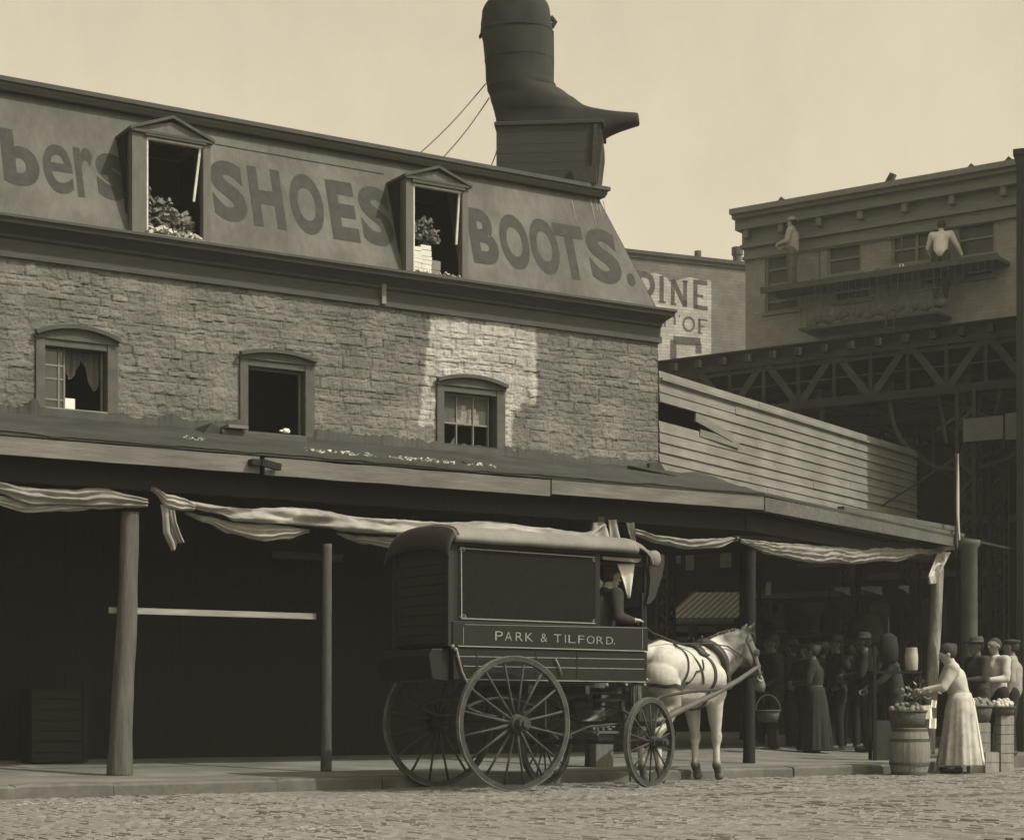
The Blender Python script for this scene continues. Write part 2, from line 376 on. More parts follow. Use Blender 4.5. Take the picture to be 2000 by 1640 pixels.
struct('kerb', m, kerbm, fix=False)
struct('sidewalk', ribbon([(FK, 0.17, -3.33, 0.08), (FK, 0.175, -3.33, 0.119), (F1, -0.05, -2.2, 0.126), (F1, 0.5, -1.9, 0.130), (F1, 1.7, -0.9, 0.18), (F1, 2.6, 0, 0.235), (F1, 16.6, 14, 0.28)]), paving)
# ------------------------------------------------------------------ corner building
UL = -9.0
FWv = 2.6
def fp(px, py, v=FWv): return F1.u(px, v), F1.z(px, py, v)
wins = []        # u0,u1,z0,z1 of masonry openings
for (xa, xb, yt, yb) in ((72, 226, 668, 800), (470, 610, 708, 846), (854, 982, 758, 870)):
    ua, ub = F1.u(xa, FWv), F1.u(xb, FWv); xm = (xa+xb)/2
    wins.append((ua, ub, F1.z(xm, yb, FWv), F1.z(xm, yt, FWv)))
# boxes of the white-washed patch and the tar smear, measured on the wall
pw = [fp(838, 640), fp(1048, 640), fp(815, 835), fp(1050, 790)]
B = T('stone_building', 'long low rubble-stone corner building with slate-grey mansard roof lettered for shoes and boots', 'building', F1, F1.u(640, FWv), FWv, 0)
ZW0, ZW1 = 3.75, 5.80
dz = []; z = ZW0
rr = random.Random(11)
while z < ZW1+0.3: h = rr.choice((0.055, 0.075, 0.09, 0.115, 0.14)); dz.append((z, z+h)); z += h
rows = []
for (a, b) in dz:
    e = [UL-1]; 
    while e[-1] < uC+1: e.append(e[-1]+rr.uniform(0.10, 0.42)*(1 if b-a > 0.08 else 0.8))
    rows.append((a, b, e, [rr.uniform(-1, 1) for _ in e]))
import bisect
zs_ = [r[0] for r in rows]
def relief(u, z):
    u2 = u+0.07*noise.noise((u*2.2, z*2.2, 0))+0.015*noise.noise((u*9, z*9, 4)); z2 = z+0.05*noise.noise((u*0.7, z*1.0, 7))+0.022*noise.noise((u*6, z*6, 2))
    i = max(0, min(len(rows)-1, bisect.bisect_right(zs_, z2)-1)); a, b, e, h = rows[i]
    j = max(0, min(len(e)-2, bisect.bisect_right(e, u2)-1))
    d = min(u2-e[j], e[j+1]-u2, z2-a, b-z2); d = max(0, d)
    wear = 0.5+0.5*noise.noise((u*1.1, z*1.1, 20))+0.25*noise.noise((u*4, z*4, 21))
    wear = max(0.08, min(1, wear*1.3))
    k = min(1, d/0.018); k = k*k*(3-2*k)
    global LASTH; LASTH = (h[j], k)
    return 0.008*h[j]*wear + 0.011*k*wear + 0.009*noise.noise((u*11, z*16, 9)) + 0.008*noise.noise((u*33, z*33, 5))
def wallgrid(u0, u1, z0, z1, du, dz_, holes, fr, vbase, fade=None):
    nu = int((u1-u0)/du); nz = int((z1-z0)/dz_); m = MB(); pa = []; st = []
    for j in range(nz+1):
        z = z0+(z1-z0)*j/nz
        for i in range(nu+1):
            u = u0+(u1-u0)*i/nu
            for (a, b, c, d) in holes:      # snap verts onto opening edges
                pass
            r = relief(u, z); m.v.append((u, vbase-r, z)); pa.append((u, z)); st.append((1+0.13*LASTH[0]+0.10*noise.noise((u*2, z*3, 40)))*(0.55+0.45*LASTH[1] if noise.noise((u*2.6, z*5.0, 60)) > 0.08 else 0.90+0.10*LASTH[1]))
    for j in range(nz):
        zc = z0+(z1-z0)*(j+0.5)/nz
        for i in range(nu):
            uc = u0+(u1-u0)*(i+0.5)/nu
            if any(a < uc < b and c < zc < d for a, b, c, d in holes): continue
            k = j*(nu+1)+i; m.f.append((k, k+1, k+nu+2, k+nu+1))
    m.at['stone_tone'] = st
    return m, pa
def paintval(u, z):
    px0 = pw[0][0]+(pw[2][0]-pw[0][0])*(pw[0][1]-z)/(pw[0][1]-pw[2][1])
    nn = noise.noise((u*5, z*5, 33))*0.05+noise.noise((u*20, z*20, 30))*0.03
    r = pw[1][0]
    if z < pw[3][1]+0.0: r = pw[1][0]-0.22
    if z < pw[3][1]-0.12: r = pw[1][0]-0.36
    zb = pw[2][1]+(0.0 if u < F1.u(870, FWv) else -0.22)
    k = min(u-px0+nn, r-u+nn*0.6, z-zb+nn)/0.03
    st = 0.75+0.25*noise.noise((u*9, z*0.9, 50))+0.2*noise.noise((u*30, z*30, 51))
    return max(0, min(1, k))*min(1, max(0.35, st))
holes = [(a, b, c, d+0.02) for a, b, c, d in wins]
wm, pa = wallgrid(UL, uC-0.005, ZW0, ZW1, 0.022, 0.018, holes, F1, FWv)
wm.at['paint'] = [paintval(u, z) for u, z in pa]
wall = B.part('stone_wall', wm, stone, fix=False)
# side return of stone above the shed and at the corner
sm, pb = wallgrid(0.0, 9.0, 3.7, ZW1, 0.06, 0.05, [], F3, 0)
sm.at['paint'] = [0.0]*len(sm.v); sm.v = [tuple(F3.P(F3.loc(Cc.x, Cc.y)[0]+u, v, z)) for u, v, z in sm.v]
B.part('side_wall', w2l(sm, B), stone, fix=False)
# inner shell: floors and back walls keep the rooms dark
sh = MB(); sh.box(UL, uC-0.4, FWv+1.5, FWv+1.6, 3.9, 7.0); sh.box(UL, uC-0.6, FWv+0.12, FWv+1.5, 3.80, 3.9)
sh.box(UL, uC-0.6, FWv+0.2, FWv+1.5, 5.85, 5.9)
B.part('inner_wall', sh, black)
rvs = []
for a, b, c, d in wins:
    rv = MB()
    rv.box(a-0.06, a, FWv-0.0, FWv+0.3, c-0.05, d+0.05); rv.box(b, b+0.06, FWv-0.0, FWv+0.3, c-0.05, d+0.05)
    rv.box(a, b, FWv, FWv+0.3, d+0.02, d+0.2); rv.box(a, b, FWv+0.0, FWv+0.3, c-0.1, c)
    rvs.append(rv)
each(B, 'window_reveal', rvs, M('reveal_stone', 0.14, 0.25, 5, 0.5, 30))
# cornice with return round the corner
cor = [(-0.05, 5.72), (0.05, 5.72), (0.05, 5.80), (0.02, 5.81), (0.02, 5.92), (0.06, 5.94), (0.06, 5.97), (0.14, 6.02), (0.20, 6.045), (0.235, 6.05), (0.235, 6.075), (0.255, 6.10), (0.275, 6.105), (0.275, 6.135), (0.10, 6.17), (-0.05, 6.18)]
B.part('cornice', w2l(sweep([((o, max(0.03, o*0.45)) if o > 0 else (o, o), z) for o, z in cor], UL, 9.2, F3), B), trim)
# seams of the cornice boards
sc_ = MB(); 
for px in (748,):
    u = F1.u(px, FWv-0.05); sc_.box(u-0.03, u+0.03, FWv-0.085, FWv-0.02, 5.74, 6.03)
B.part('cornice_block', sc_, trimlt, bevel=0.004)
MZ0, MZ1, MS1, MS2 = 6.165, 7.70, 0.50, 0.63
def mv(z): return FWv+MS1*0.09+(MS1*0.91)*(z-MZ0-0.12)/(MZ1-MZ0-0.12)
DU = [(F1.u(258, FWv-0.06), F1.u(412, FWv-0.06)), (F1.u(793, FWv-0.06), F1.u(915, FWv-0.06))]; DEZ = [F1.z(335, 262, FWv-0.06), F1.z(854, 352, FWv-0.06)]
mm = MB(); cTop = F1.loc(*corner(-MS1, -MS2, F3))[0]; cBot = F1.loc(*corner(0, 0, F3))[0]
def mrow(z):                       # right end of the slope at height z follows the hip
    return cBot+(cTop-cBot)*(z-MZ0)/(MZ1-MZ0)
def mquad(a, b, za, zb):
    n = max(1, int((b-a)/0.25)); k = max(1, int((zb-za)/0.12))
    def fn(s, t):
        z = za+(zb-za)*t; e = b if b is not None else 0; x = a+(min(b, mrow(z)) if b > cTop-0.3 else b)*s-a*s
        return (x, mv(z)+0.0015*noise.noise((x*1.5, z*1.5, 0)), z)
    mm.grid(n, k, fn)
(a0, b0), (a1, b1) = DU
mquad(UL, a0, MZ0, MZ1); mquad(b0, a1, MZ0, MZ1); mquad(b1, cBot, MZ0, MZ1)
mquad(a0, b0, DEZ[0], MZ1); mquad(a1, b1, DEZ[1], MZ1)
p = [(F1.P(cBot, FWv, MZ0)), (F1.P(cTop, mv(MZ1), MZ1))]; q0 = F3.P(F3.loc(Cc.x, Cc.y)[0]+9, 0, MZ0); q1 = F3.P(F3.loc(Cc.x, Cc.y)[0]+9, MS2, MZ1)
bk = w2l(MB().add([p[0], q0, q1, p[1]], [(0, 1, 2, 3)]), B); mm.add(bk.v, bk.f)
mans = B.part('mansard_roof', mm, roofing, fix=False)

cp = [((-MS1+0.09, -MS2+0.05), 7.69), ((-MS1+0.12, -MS2+0.07), 7.74), ((-MS1+0.12, -MS2+0.07), 7.765), ((-MS1+0.15, -MS2+0.10), 7.775), ((-MS1+0.15, -MS2+0.10), 7.825),
      ((-MS1-0.3, -MS2-0.3), 7.86), ((-MS1-0.3, -MS2-0.3), 7.69)]
B.part('roof_coping', w2l(sweep(cp, UL, 9.2, F3), B), trim)
rt = [((-MS1-0.28, -MS2-0.28), 7.80), ((-MS1-0.28, -MS2-0.28), 7.83), ((-6, -6), 7.9), ((-6, -6), 7.80)]
B.part('flat_roof', w2l(sweep(rt, UL, 9.2, F3), B), tar)
# roof seams
sm = MB()
def seam(pa, pb, w=0.006):
    (ua, za), (ub, zb) = pa, pb; n = 14
    for i in range(n):
        a = i/n; b = (i+1)/n
        P = lambda t: (ua+(ub-ua)*t, mv(za+(zb-za)*t)-0.004, za+(zb-za)*t+0.004*noise.noise((t*9, 0, 0)))
        sm.beam(P(a), P(b), 0.008, w)
vv = FWv+0.35
seam((F1.u(425, vv), F1.z(425, 278, vv)), (F1.u(755, vv), F1.z(755, 337, vv)), 0.010)
for k in range(14):
    u = UL+1+k*1.02
    seam((u, MZ0+0.15), (u, MZ1-0.02), 0.004)
obj('roof_seam', MB().add([(v[0]-B.off[0], v[1]-B.off[1], v[2]-B.off[2]) for v in sm.v], sm.f), rooflet, mans)
# painted roof lettering, every letter fitted where it stands
lt = MB(); words = []
def roofletter(ch, xa, xb, yt, yb, bold=0.045):
    xm = (xa+xb)/2; vt, vb = mv(7.2), mv(6.55)
    zt, zb = F1.z(xm, yt, vt), F1.z(xm, yb, vb); vm = (vt+vb)/2
    put_letter(lt, ch, F1.u(xa, vm), F1.u(xb, vm), zb, zt, lambda u, z: (u, mv(z)-0.004, z), bold)
for a in (('b', 4, 76, 255, 362), ('e', 84, 141, 284, 377, 0.012), ('r', 147, 184, 290, 386, 0.02), ('s', 188, 246, 302, 390),
          ('S', 414, 480, 314, 432), ('H', 490, 553, 328, 444), ('O', 567, 632, 340, 458), ('E', 643, 696, 354, 470), ('S', 704, 765, 364, 480),
          ('B', 916, 969, 409, 516), ('O', 976, 1032, 420, 526), ('O', 1035, 1090, 428, 536), ('T', 1086, 1142, 440, 546), ('S', 1148, 1208, 448, 554), ('.', 1216, 1232, 540, 558)):
    roofletter(*a)
    if (a[0], a[1]) in (('s', 188), ('S', 704), ('.', 1216)): words.append(lt); lt = MB()
for w_ in words: obj('painted_word', MB().add([(v[0]-B.off[0], v[1]-B.off[1], v[2]-B.off[2]) for v in w_.v], w_.f), rooflet, mans, fix=False)
# pale drips near the corner
dr = MB()
for px, y0, y1, w in ((1122, 392, 432, 0.02), (1160, 388, 440, 0.022), (1170, 386, 410, 0.03), (1176, 398, 424, 0.02), (1185, 392, 415, 0.02)):
    u = F1.u(px, FWv+0.4); zt, zb = F1.z(px, y0, FWv+0.45), F1.z(px, y1, FWv+0.35)
    n = 8
    for i in range(n):
        za, zb2 = zt+(zb-zt)*i/n, zt+(zb-zt)*(i+1)/n; w0 = w*(1-0.7*i/n)/2; w1 = w*(1-0.7*(i+1)/n)/2
        dr.add([(u-w0+0.1*(zt-za)*.2, mv(za)-0.005, za), (u+w0+0.1*(zt-za)*.2, mv(za)-0.005, za), (u+w1+0.1*(zt-zb2)*.2, mv(zb2)-0.005, zb2), (u-w1+0.1*(zt-zb2)*.2, mv(zb2)-0.005, zb2)], [(0,1,2,3)])
obj('paint_drip', MB().add([(v[0]-B.off[0], v[1]-B.off[1], v[2]-B.off[2]) for v in dr.v], dr.f), trimlt, mans, fix=False)
# ground floor: dark boarded shop front
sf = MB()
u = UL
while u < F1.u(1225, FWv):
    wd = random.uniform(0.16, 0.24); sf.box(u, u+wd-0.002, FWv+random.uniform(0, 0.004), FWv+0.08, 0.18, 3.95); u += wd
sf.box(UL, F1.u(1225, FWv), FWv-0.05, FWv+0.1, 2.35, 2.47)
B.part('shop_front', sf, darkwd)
dv = MB(); dv.box(F1.u(1216, FWv), F1.u(1216, FWv)+0.12, FWv+0.1, FWv+9, 0.2, 3.9)
B.part('shop_side_wall', dv, darkwd)
ce = MB(); ce.v = []; ce = sweep([((0.0, 0.0), 3.72), ((0, 0), 3.8), ((-9, -9), 3.8), ((-9, -9), 3.72)], UL, 9)
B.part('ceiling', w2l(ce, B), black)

# windows of the stone storey ------------------------------------------------
def arch_window(i, xa, xb, ytop_arch, kind):
    a, b, c, d = wins[i]; vf = FWv-0.035; um = (a+b)/2
    W = MB(); cw = 0.085
    W.box(a-0.02, a+cw, vf, FWv+0.16, c-0.02, d); W.box(b-cw*1.25, b+0.02, vf, FWv+0.16, c-0.02, d)
    W.box(a+cw, b-cw*1.25, vf+0.01, FWv+0.16, d-0.075, d)
    fr_ = B.part('window_frame', W, frame_m, bevel=0.006, label='weathered casing of the %s' % kind)
    # segmental head: arched board and dark drip moulding
    rise = F1.z((xa+xb)/2, ytop_arch, FWv)-d
    n = 12; poly = []; 
    for k in range(n+1): t = k/n; poly.append((a-0.03+(b-a+0.06)*t, d+0.04+max(0.05, rise-0.0)*(1-(2*t-1)**2)))
    poly += [(b+0.03, d+0.0), (a-0.03, d+0.0)]
    h = MB(); h.prism(poly, lambda x, z: (x, vf-0.01, z), lambda x, z: (x, FWv+0.1, z))
    obj('arched_head', MB().add([(v[0]-B.off[0], v[1]-B.off[1], v[2]-B.off[2]) for v in h.v], h.f), frame_m, fr_, bevel=0.004)
    mo = MB(); pts = [(p[0], vf-0.03, p[1]+0.012) for p in poly[:n+1]]
    for p, q in zip(pts, pts[1:]): mo.beam(p, q, 0.07, 0.045)
    obj('drip_moulding', MB().add([(v[0]-B.off[0], v[1]-B.off[1], v[2]-B.off[2]) for v in mo.v], mo.f), trim, fr_)
    return a+cw, b-cw*1.25, c, d-0.075, fr_
def loc_(m): return MB().add([(v[0]-B.off[0], v[1]-B.off[1], v[2]-B.off[2]) for v in m.v], m.f)
# left window: half a six-light sash left, torn cloth on the right
a, b, c, d, fr_ = arch_window(0, 72, 226, 650, 'left window')
s = MB(); vs_ = FWv+0.10; mid = a+(b-a)*0.36
for z in (c+0.012, c+(d-c)*0.16, c+(d-c)*0.5, c+(d-c)*0.72, d-0.02): s.box(a, mid, vs_, vs_+0.03, z-0.010, z+0.010)
for u in (a+0.012, a+(mid-a)*0.75, mid): s.box(u-0.010, u+0.010, vs_-0.004, vs_+0.034, c, d)
s.box(b-0.03, b-0.012, vs_-0.004, vs_+0.03, c, d)
obj('sash', loc_(s), trimlt, fr_)
s = MB(); s.box(a, mid, vs_+0.012, vs_+0.018, c, d); obj('glass', loc_(s), glassd, fr_)
s = MB(); s.box(a+0.01, mid-0.01, vs_+0.06, vs_+0.10, c, c+(d-c)*0.48); obj('box_behind_glass', loc_(s), trimlt, fr_)
s = MB(); s.box(a-0.03, b+0.02, FWv-0.03, FWv+0.14, c-0.035, c); obj('sill', loc_(s), trimlt, fr_, bevel=0.004)
s = MB(); n = 30     # torn cloth hanging in points
for k in range(n):
    t0, t1 = k/n, (k+1)/n
    def dp(t): return 0.12+0.42*abs(math.sin(t*5.2+0.6))**1.5*(0.5+0.6*t)+0.05*noise.noise((t*20, 1, 1))
    u0_, u1_ = mid+(b-mid)*t0, mid+(b-mid)*t1; v_ = vs_+0.07
    s.add([(u0_, v_+0.01*math.sin(t0*40), d), (u1_, v_+0.01*math.sin(t1*40), d), (u1_, v_+0.02*math.sin(t1*40), d-dp(t1)*(d-c)*1.2), (u0_, v_+0.02*math.sin(t0*40), d-dp(t0)*(d-c)*1.2)], [(0,1,2,3)])
obj('torn_curtain', loc_(s), clog, fr_, smooth=True)
s = MB(); s.box(mid+0.0, mid+0.13, vs_+0.02, vs_+0.10, c+0.005, c+0.14); tg = obj('carton', s, paper, None, (mid, vs_, c))
place(tg, F1, mid, vs_, c); tag(tg, 'small pale carton on the sill of the left stone-storey window', 'box')
# middle window: open, dark
a, b, c, d, fr_ = arch_window(1, 470, 610, 697, 'middle window')
s = MB(); s.box(b-0.05, b-0.02, FWv+0.05, FWv+0.08, c, d); s.box(a, b, FWv+0.05, FWv+0.09, d-0.03, d-0.005); obj('sash', loc_(s), frame_m, fr_)
s = MB(); s.box(a-0.02, b+0.02, FWv-0.02, FWv+0.14, c-0.03, c); obj('sill', loc_(s), tar, fr_)
# right window: six lights, some broken
a, b, c, d, fr_ = arch_window(2, 854, 982, 745, 'right window')
b2 = b-0.05
s = MB(); vs_ = FWv+0.09
for z, h in ((c+0.01, 0.010), (c+(d-c)*0.43, 0.011), (d-0.012, 0.012)): s.box(a, b2, vs_, vs_+0.03, z-h, z+h)
for u in (a+0.008, a+(b2-a)*0.34, a+(b2-a)*0.68, b2-0.008): s.box(u-0.008, u+0.008, vs_-0.004, vs_+0.034, c, d)
obj('sash', loc_(s), trimlt, fr_)
s = MB(); g0 = vs_+0.015
for poly in (((0.35,0.45),(0.67,0.45),(0.67,0.98),(0.35,0.98)), ((0.69,0.45),(0.98,0.45),(0.98,0.98),(0.69,0.98)), ((0.02,0.45),(0.33,0.45),(0.33,0.98),(0.02,0.98)),
             ((0.2,0.0),(0.33,0.0),(0.33,0.2)), ((0.42,0.0),(0.60,0.0),(0.55,0.05),(0.50,0.07)), ((0.69,0.0),(0.95,0.0),(0.80,0.06))):
    s.add([(a+(b2-a)*x, g0, c+(d-c)*z) for x, z in poly], [tuple(range(len(poly)))])
gm = bpy.data.materials.new('window_glass'); gm.use_nodes = True
gb = gm.node_tree.nodes['Principled BSDF']; gb.inputs['Base Color'].default_value = tone(0.8); gb.inputs['Roughness'].default_value = 0.08
gb.inputs['Transmission Weight'].default_value = 0.9; gb.inputs['IOR'].default_value = 1.1
obj('glass', loc_(s), gm, fr_)
s = MB(); s.box(a-0.02, b+0.02, FWv-0.02, FWv+0.14, c-0.03, c); obj('sill', loc_(s), tar, fr_)
bx = 0
for (x, z, w_, h_) in ((0.38,0.46,0.14,0.10), (0.53,0.46,0.12,0.14), (0.55,0.60,0.12,0.13), (0.70,0.46,0.20,0.11), (0.72,0.58,0.17,0.10), (0.72,0.69,0.12,0.09), (0.56,0.75,0.09,0.09)):
    s = MB(); uu = a+(b2-a)*x; zz = c+(d-c)*z; q = random.uniform(0, 0.02)
    s.box(uu, uu+(b2-a)*w_*0.95, FWv+0.2+q, FWv+0.34+q, zz, zz+(d-c)*h_*0.96)
    o = obj('shoe_box', s, cardb, None, (uu, FWv+0.2, zz), bevel=0.003); place(o, F1, uu, FWv+0.2, zz)
    tag(o, 'small white carton among those stacked behind the broken six-light window', 'box', 'cartons stacked behind the right stone-storey window'); bx += 1

# tar flashing smeared up the wall base ---------------------------------------
s = MB(); n = 1100
def tz(u):
    return 4.135+0.09*noise.noise((u*1.3, 0, 2))+0.07*noise.noise((u*5, 0, 5))+0.035*noise.noise((u*22, 0, 8))+0.012*noise.noise((u*60, 0, 8))
tops = []
ww = wins
def tarz(u):
    z = tz(u)
    for i, (a, b, c, d) in enumerate(ww):
        if a-0.10 < u < b+0.12: z = min(max(z, c-0.02), c-0.015) if a < u < b else z+0.02
    if u > ww[2][1]+0.15: z -= 0.02
    return z
u1e = uC-0.01
for k in range(n+1):
    u = UL+(u1e-UL)*k/n; z = tarz(u); s.v += [(u, FWv-0.062, 3.7), (u, FWv-0.058, z-0.02), (u, FWv-0.03, z)]
for k in range(n): i = 3*k; s.f += [(i, i+3, i+4, i+1), (i+1, i+4, i+5, i+2)]
B.part('tar_flashing', s, tar, smooth=True)

# dormers ----------------------------------------------------------------------
def dormer(xl, xr, yb, ytop, ol, orr, ot, ob, pk, eaves, which):
    vf = FWv-0.06
    ul, ur = F1.u(xl, vf), F1.u(xr, vf); xm = (xl+xr)/2; zb = MZ0+0.005; 
    oa, ob_ = F1.u(ol, vf), F1.u(orr, vf); om = (ol+orr)/2; zt = F1.z(om, ot, vf); z0 = F1.z(om, ob, vf)
    ez = F1.z(xm, eaves, vf); pz = F1.z(xm, pk+4, vf)
    z0 = max(z0, zb+0.02)
    D = MB()
    D.box(ul, oa, vf, vf+0.10, zb, ez); D.box(ob_, ur, vf, vf+0.10, zb, ez); D.box(oa, ob_, vf+0.002, vf+0.10, zt, ez)
    um = (ul+ur)/2; ov = 0.035
    D.prism([(ul, ez), (ur, ez), (um, pz-0.03)], lambda x, z: (x, vf+0.005, z), lambda x, z: (x, vf+0.09, z))
    dm = B.part('dormer', D, trimlt if False else M('dormer_boards', 0.10, 0.2, 4, 0.3, 20, axis=2, stretch=5), bevel=0.004, label='gabled roof dormer, %s' % which)
    L_ = lambda nm, m, mt, **k: obj(nm, loc_(m), mt, dm, **k)
    ck = MB()
    for uu, th in ((ul, 0.03), (ur-0.03, 0.03)):
        ck.prism([(vf+0.10, zb), (mv(zb+0.1)+0.02, zb), (mv(ez)+0.05, ez+0.02), (vf+0.10, ez+0.02)], lambda v, z: (uu+0.002, v, z), lambda v, z: (uu+th, v, z))
    L_('cheek', ck, M('dormer_slate', 0.07, 0.3, 6, 0.3, 20))
    rf = MB(); back = mv(pz)+0.25
    for s0, s1 in (((ul-ov, ez-0.03), (um, pz)), ((um, pz), (ur+ov, ez-0.03))):
        rf.prism([s0, s1, (s1[0], s1[1]+0.035), (s0[0], s0[1]+0.035)], lambda x, z: (x, vf-0.045, z), lambda x, z: (x, back, z))
    L_('dormer_roof', rf, trim)
    mo = MB(); mo.box(oa-0.03, ob_+0.03, vf-0.03, vf, zt+0.005, zt+0.05); mo.box(ul-0.02, ur+0.02, vf-0.035, vf, ez-0.045, ez-0.01)
    L_('moulding', mo, trim, bevel=0.004)
    ed = MB(); e = 0.02
    ed.box(oa, oa+e, vf+0.01, vf+0.07, z0, zt); ed.box(oa, ob_, vf+0.01, vf+0.07, zt-e, zt)
    ed.beam((ob_-e, vf+0.04, zt), (ob_-e-(0.07 if which.startswith('left') else 0.03), vf+0.07, z0+(zt-z0)*(0.42 if which.startswith('left') else 0.40)), e*1.3, e*1.3)
    L_('sash_edge', ed, white_e)
    si = MB(); si.box(oa-0.01, ob_+0.01, vf-0.05, vf+0.12, z0-0.035, z0); L_('sill', si, trimlt if which.startswith('left') else trim, bevel=0.004)
    bk = MB(); bk.box(ul, ur, vf+1.0, vf+1.05, zb, ez); bk.box(ul-0.02, ul-0.005, vf+0.15, vf+1.0, zb, ez); bk.box(ur+0.005, ur+0.02, vf+0.15, vf+1.0, zb, ez); bk.box(ul, ur, vf+0.5, vf+1.0, ez+0.02, ez+0.03); bk.box(ul+0.04, ur-0.04, vf+0.10, vf+1.0, zb, zb+0.01)
    L_('dormer_inside', bk, black)
    return oa, ob_, z0, zt, vf
d1 = dormer(258, 412, 478, 0, 287, 397, 276, 466, 229, 262, 'left one holding a heap of old shoes')
d2 = dormer(793, 915, 560, 0, 808, 903, 366, 556, 326, 352, 'right one holding stacked white boxes')
# holes in the mansard where dormers open: dark lining already hides the roof behind; contents stand on the sill
def heap(name, u0, u1, v0, z0, hfun, mat_, label, cat, n=90, seed=3, fr=F1, rs=(0.03, 0.06), dv=0.25):
    r = random.Random(seed); m = MB()
    for k in range(n):
        t = r.random(); u = u0+(u1-u0)*t; h = hfun(t); z = z0+h*r.random()**0.7; s_ = r.uniform(*rs)
        rot = Matrix.Rotation(r.uniform(0, 6.28), 3, 'Z') @ Matrix.Rotation(r.uniform(-0.7, 0.7), 3, 'Y')
        P0 = Vector((u, v0+r.random()*dv, z+s_*0.4)); k3 = r.random()
        if k3 < 0.78:      # shoe: sole, toe and open heel counter
            q = [Vector((-1.5, -.5, 0)), Vector((1.4, -.55, 0)), Vector((1.7, 0, 0)), Vector((1.4, .55, 0)), Vector((-1.5, .5, 0)), Vector((-1.5, -.45, 1.3)), Vector((-.2, -.4, 1.1)), Vector((1.3, -.35, .5)), Vector((1.3, .35, .5)), Vector((-.2, .4, 1.1)), Vector((-1.5, .45, 1.3))]
            m.add([P0+rot@(p*s_) for p in q], [(0,1,2,3,4), (0,5,6,1), (1,6,7), (1,7,2), (2,7,8), (2,8,3), (3,8,9), (3,9,4), (4,9,10), (4,10,5,0), (6,9,8,7)])
        elif k3 < 0.82:    # crumpled rag
            q = [P0+rot@(Vector((r.uniform(-1, 1)*1.5, r.uniform(-1, 1), r.uniform(-.6, .8)))*s_) for _ in range(7)]
            m.add(q, [(0,1,2), (0,2,3), (0,3,4), (0,4,5), (0,5,6), (1,2,5), (3,6,4)])
        else:
            q = [P0+rot@(Vector((x*1.3, y*.8, z2*.5))*s_) for x in (-1, 1) for y in (-1, 1) for z2 in (-1, 1)]
            m.add(q, [(0,1,3,2), (4,6,7,5), (0,4,5,1), (2,3,7,6), (0,2,6,4), (1,5,7,3)])
    o = obj(name, m, mat_, None, (u0, v0, z0)); place(o, fr, u0, v0, z0); tag(o, label, cat); o['kind'] = 'stuff'
    return o
oa, ob_, z0, zt, vf = d1
shoem = M('shoe_leather', 0.12, 0.9, 9, 0.4, 30)
heap('shoe_heap', oa+0.02, ob_-0.05, vf+0.12, z0, lambda t: 0.52*(1-0.6*t)+0.02, shoem, 'heap of worn shoes filling the left dormer window', 'shoes', 260, 3, rs=(0.022, 0.045))
heap('sill_litter', oa+0.02, ob_-0.06, vf-0.03, z0-0.005, lambda t: 0.11*(1-0.9*t), M('pale_rag', 0.4, 0.7, 12, 0.4, 30), 'pale rags and shoes spilling over the left dormer sill', 'rags', 45, 9, rs=(0.018, 0.035), dv=0.12)
oa, ob_, z0, zt, vf = d2
H = zt-z0; Wd = ob_-oa
for ci, (x0, x1, hs) in enumerate(((0.04, 0.27, (0.045,0.05,0.06,0.05,0.09,0.05)), (0.29, 0.50, (0.05,0.045,0.06,0.05,0.045,0.075,0.06)), (0.52, 0.70, (0.05, 0.06, 0.12)))):
    zz = z0
    for h in hs:
        h *= H*1.45*0.66; q = random.uniform(-0.012, 0.012)
        s = MB(); s.box(oa+Wd*x0+q, oa+Wd*x1+q, vf+0.13+ci*0.03, vf+0.30+ci*0.03, zz, zz+h*0.93)
        o = obj('shoe_box', s, cardb if ci < 2 else trimlt, None, (oa, vf+0.13, z0), bevel=0.003); place(o, F1, oa, vf+0.13, z0)
        tag(o, ('white shoe box in the left column stacked in the right dormer', 'white shoe box in the middle column stacked in the right dormer', 'dingy shoe box in the short column stacked in the right dormer')[ci], 'box', 'shoe boxes stacked in the right dormer'); zz += h
heap('shoe_heap', oa+0.02, oa+Wd*0.66, vf+0.15, z0+H*0.40, lambda t: 0.24*math.sin(t*3.1)**.6+0.02, shoem, 'dark bundle of shoes on top of the white boxes in the right dormer', 'shoes', 170, 5, rs=(0.022, 0.040), dv=0.2)
heap('sill_litter', oa, ob_, vf-0.04, z0-0.005, lambda t: 0.02, M('pale_rag', 0.4), 'scraps of rubbish along the right dormer sill', 'litter', 40, 8, rs=(0.01, 0.02), dv=0.10)

# ------------------------------------------------------------------ clapboard shed along the side
u2c = F2.loc(Cc.x, Cc.y)[0]
S = T('clapboard_shed', 'grey clapboard shed wall running back from the stone corner under the railway', 'shed', F2, u2c, 0, 0)
m = MB(); zb = 3.72; k = 0; SL = 9.2; hb = 0.135; r = random.Random(5)
while zb+k*hb < 5.22:
    z = zb+k*hb; u = u2c+0.01
    while u < u2c+SL:
        L = r.uniform(2.2, 4.5); ue = min(u+L, u2c+SL); dvr = r.uniform(0, 0.008); s0 = u
        if 4.62 < z+0.05 < 4.90 and s0 < u2c+1.4:            # broken gap next to the corner
            s0 = u2c+(1.55 if k % 2 else 1.05)
        if s0 < ue-0.05:
            m.add([(s0, 0.02, z), (ue-0.004, 0.02, z), (ue-0.004, -0.026-dvr, z), (s0, -0.026-dvr, z),
                   (s0, 0.02, z+hb+0.015), (ue-0.004, 0.02, z+hb+0.015), (ue-0.004, -0.004-dvr, z+hb+0.015), (s0, -0.004-dvr, z+hb+0.015)],
                  [(0,1,2,3), (4,7,6,5), (3,2,6,7), (0,3,7,4), (1,5,6,2), (0,4,5,1)])
        u = ue
    k += 1
S.part('clapboard_wall', m, boards)
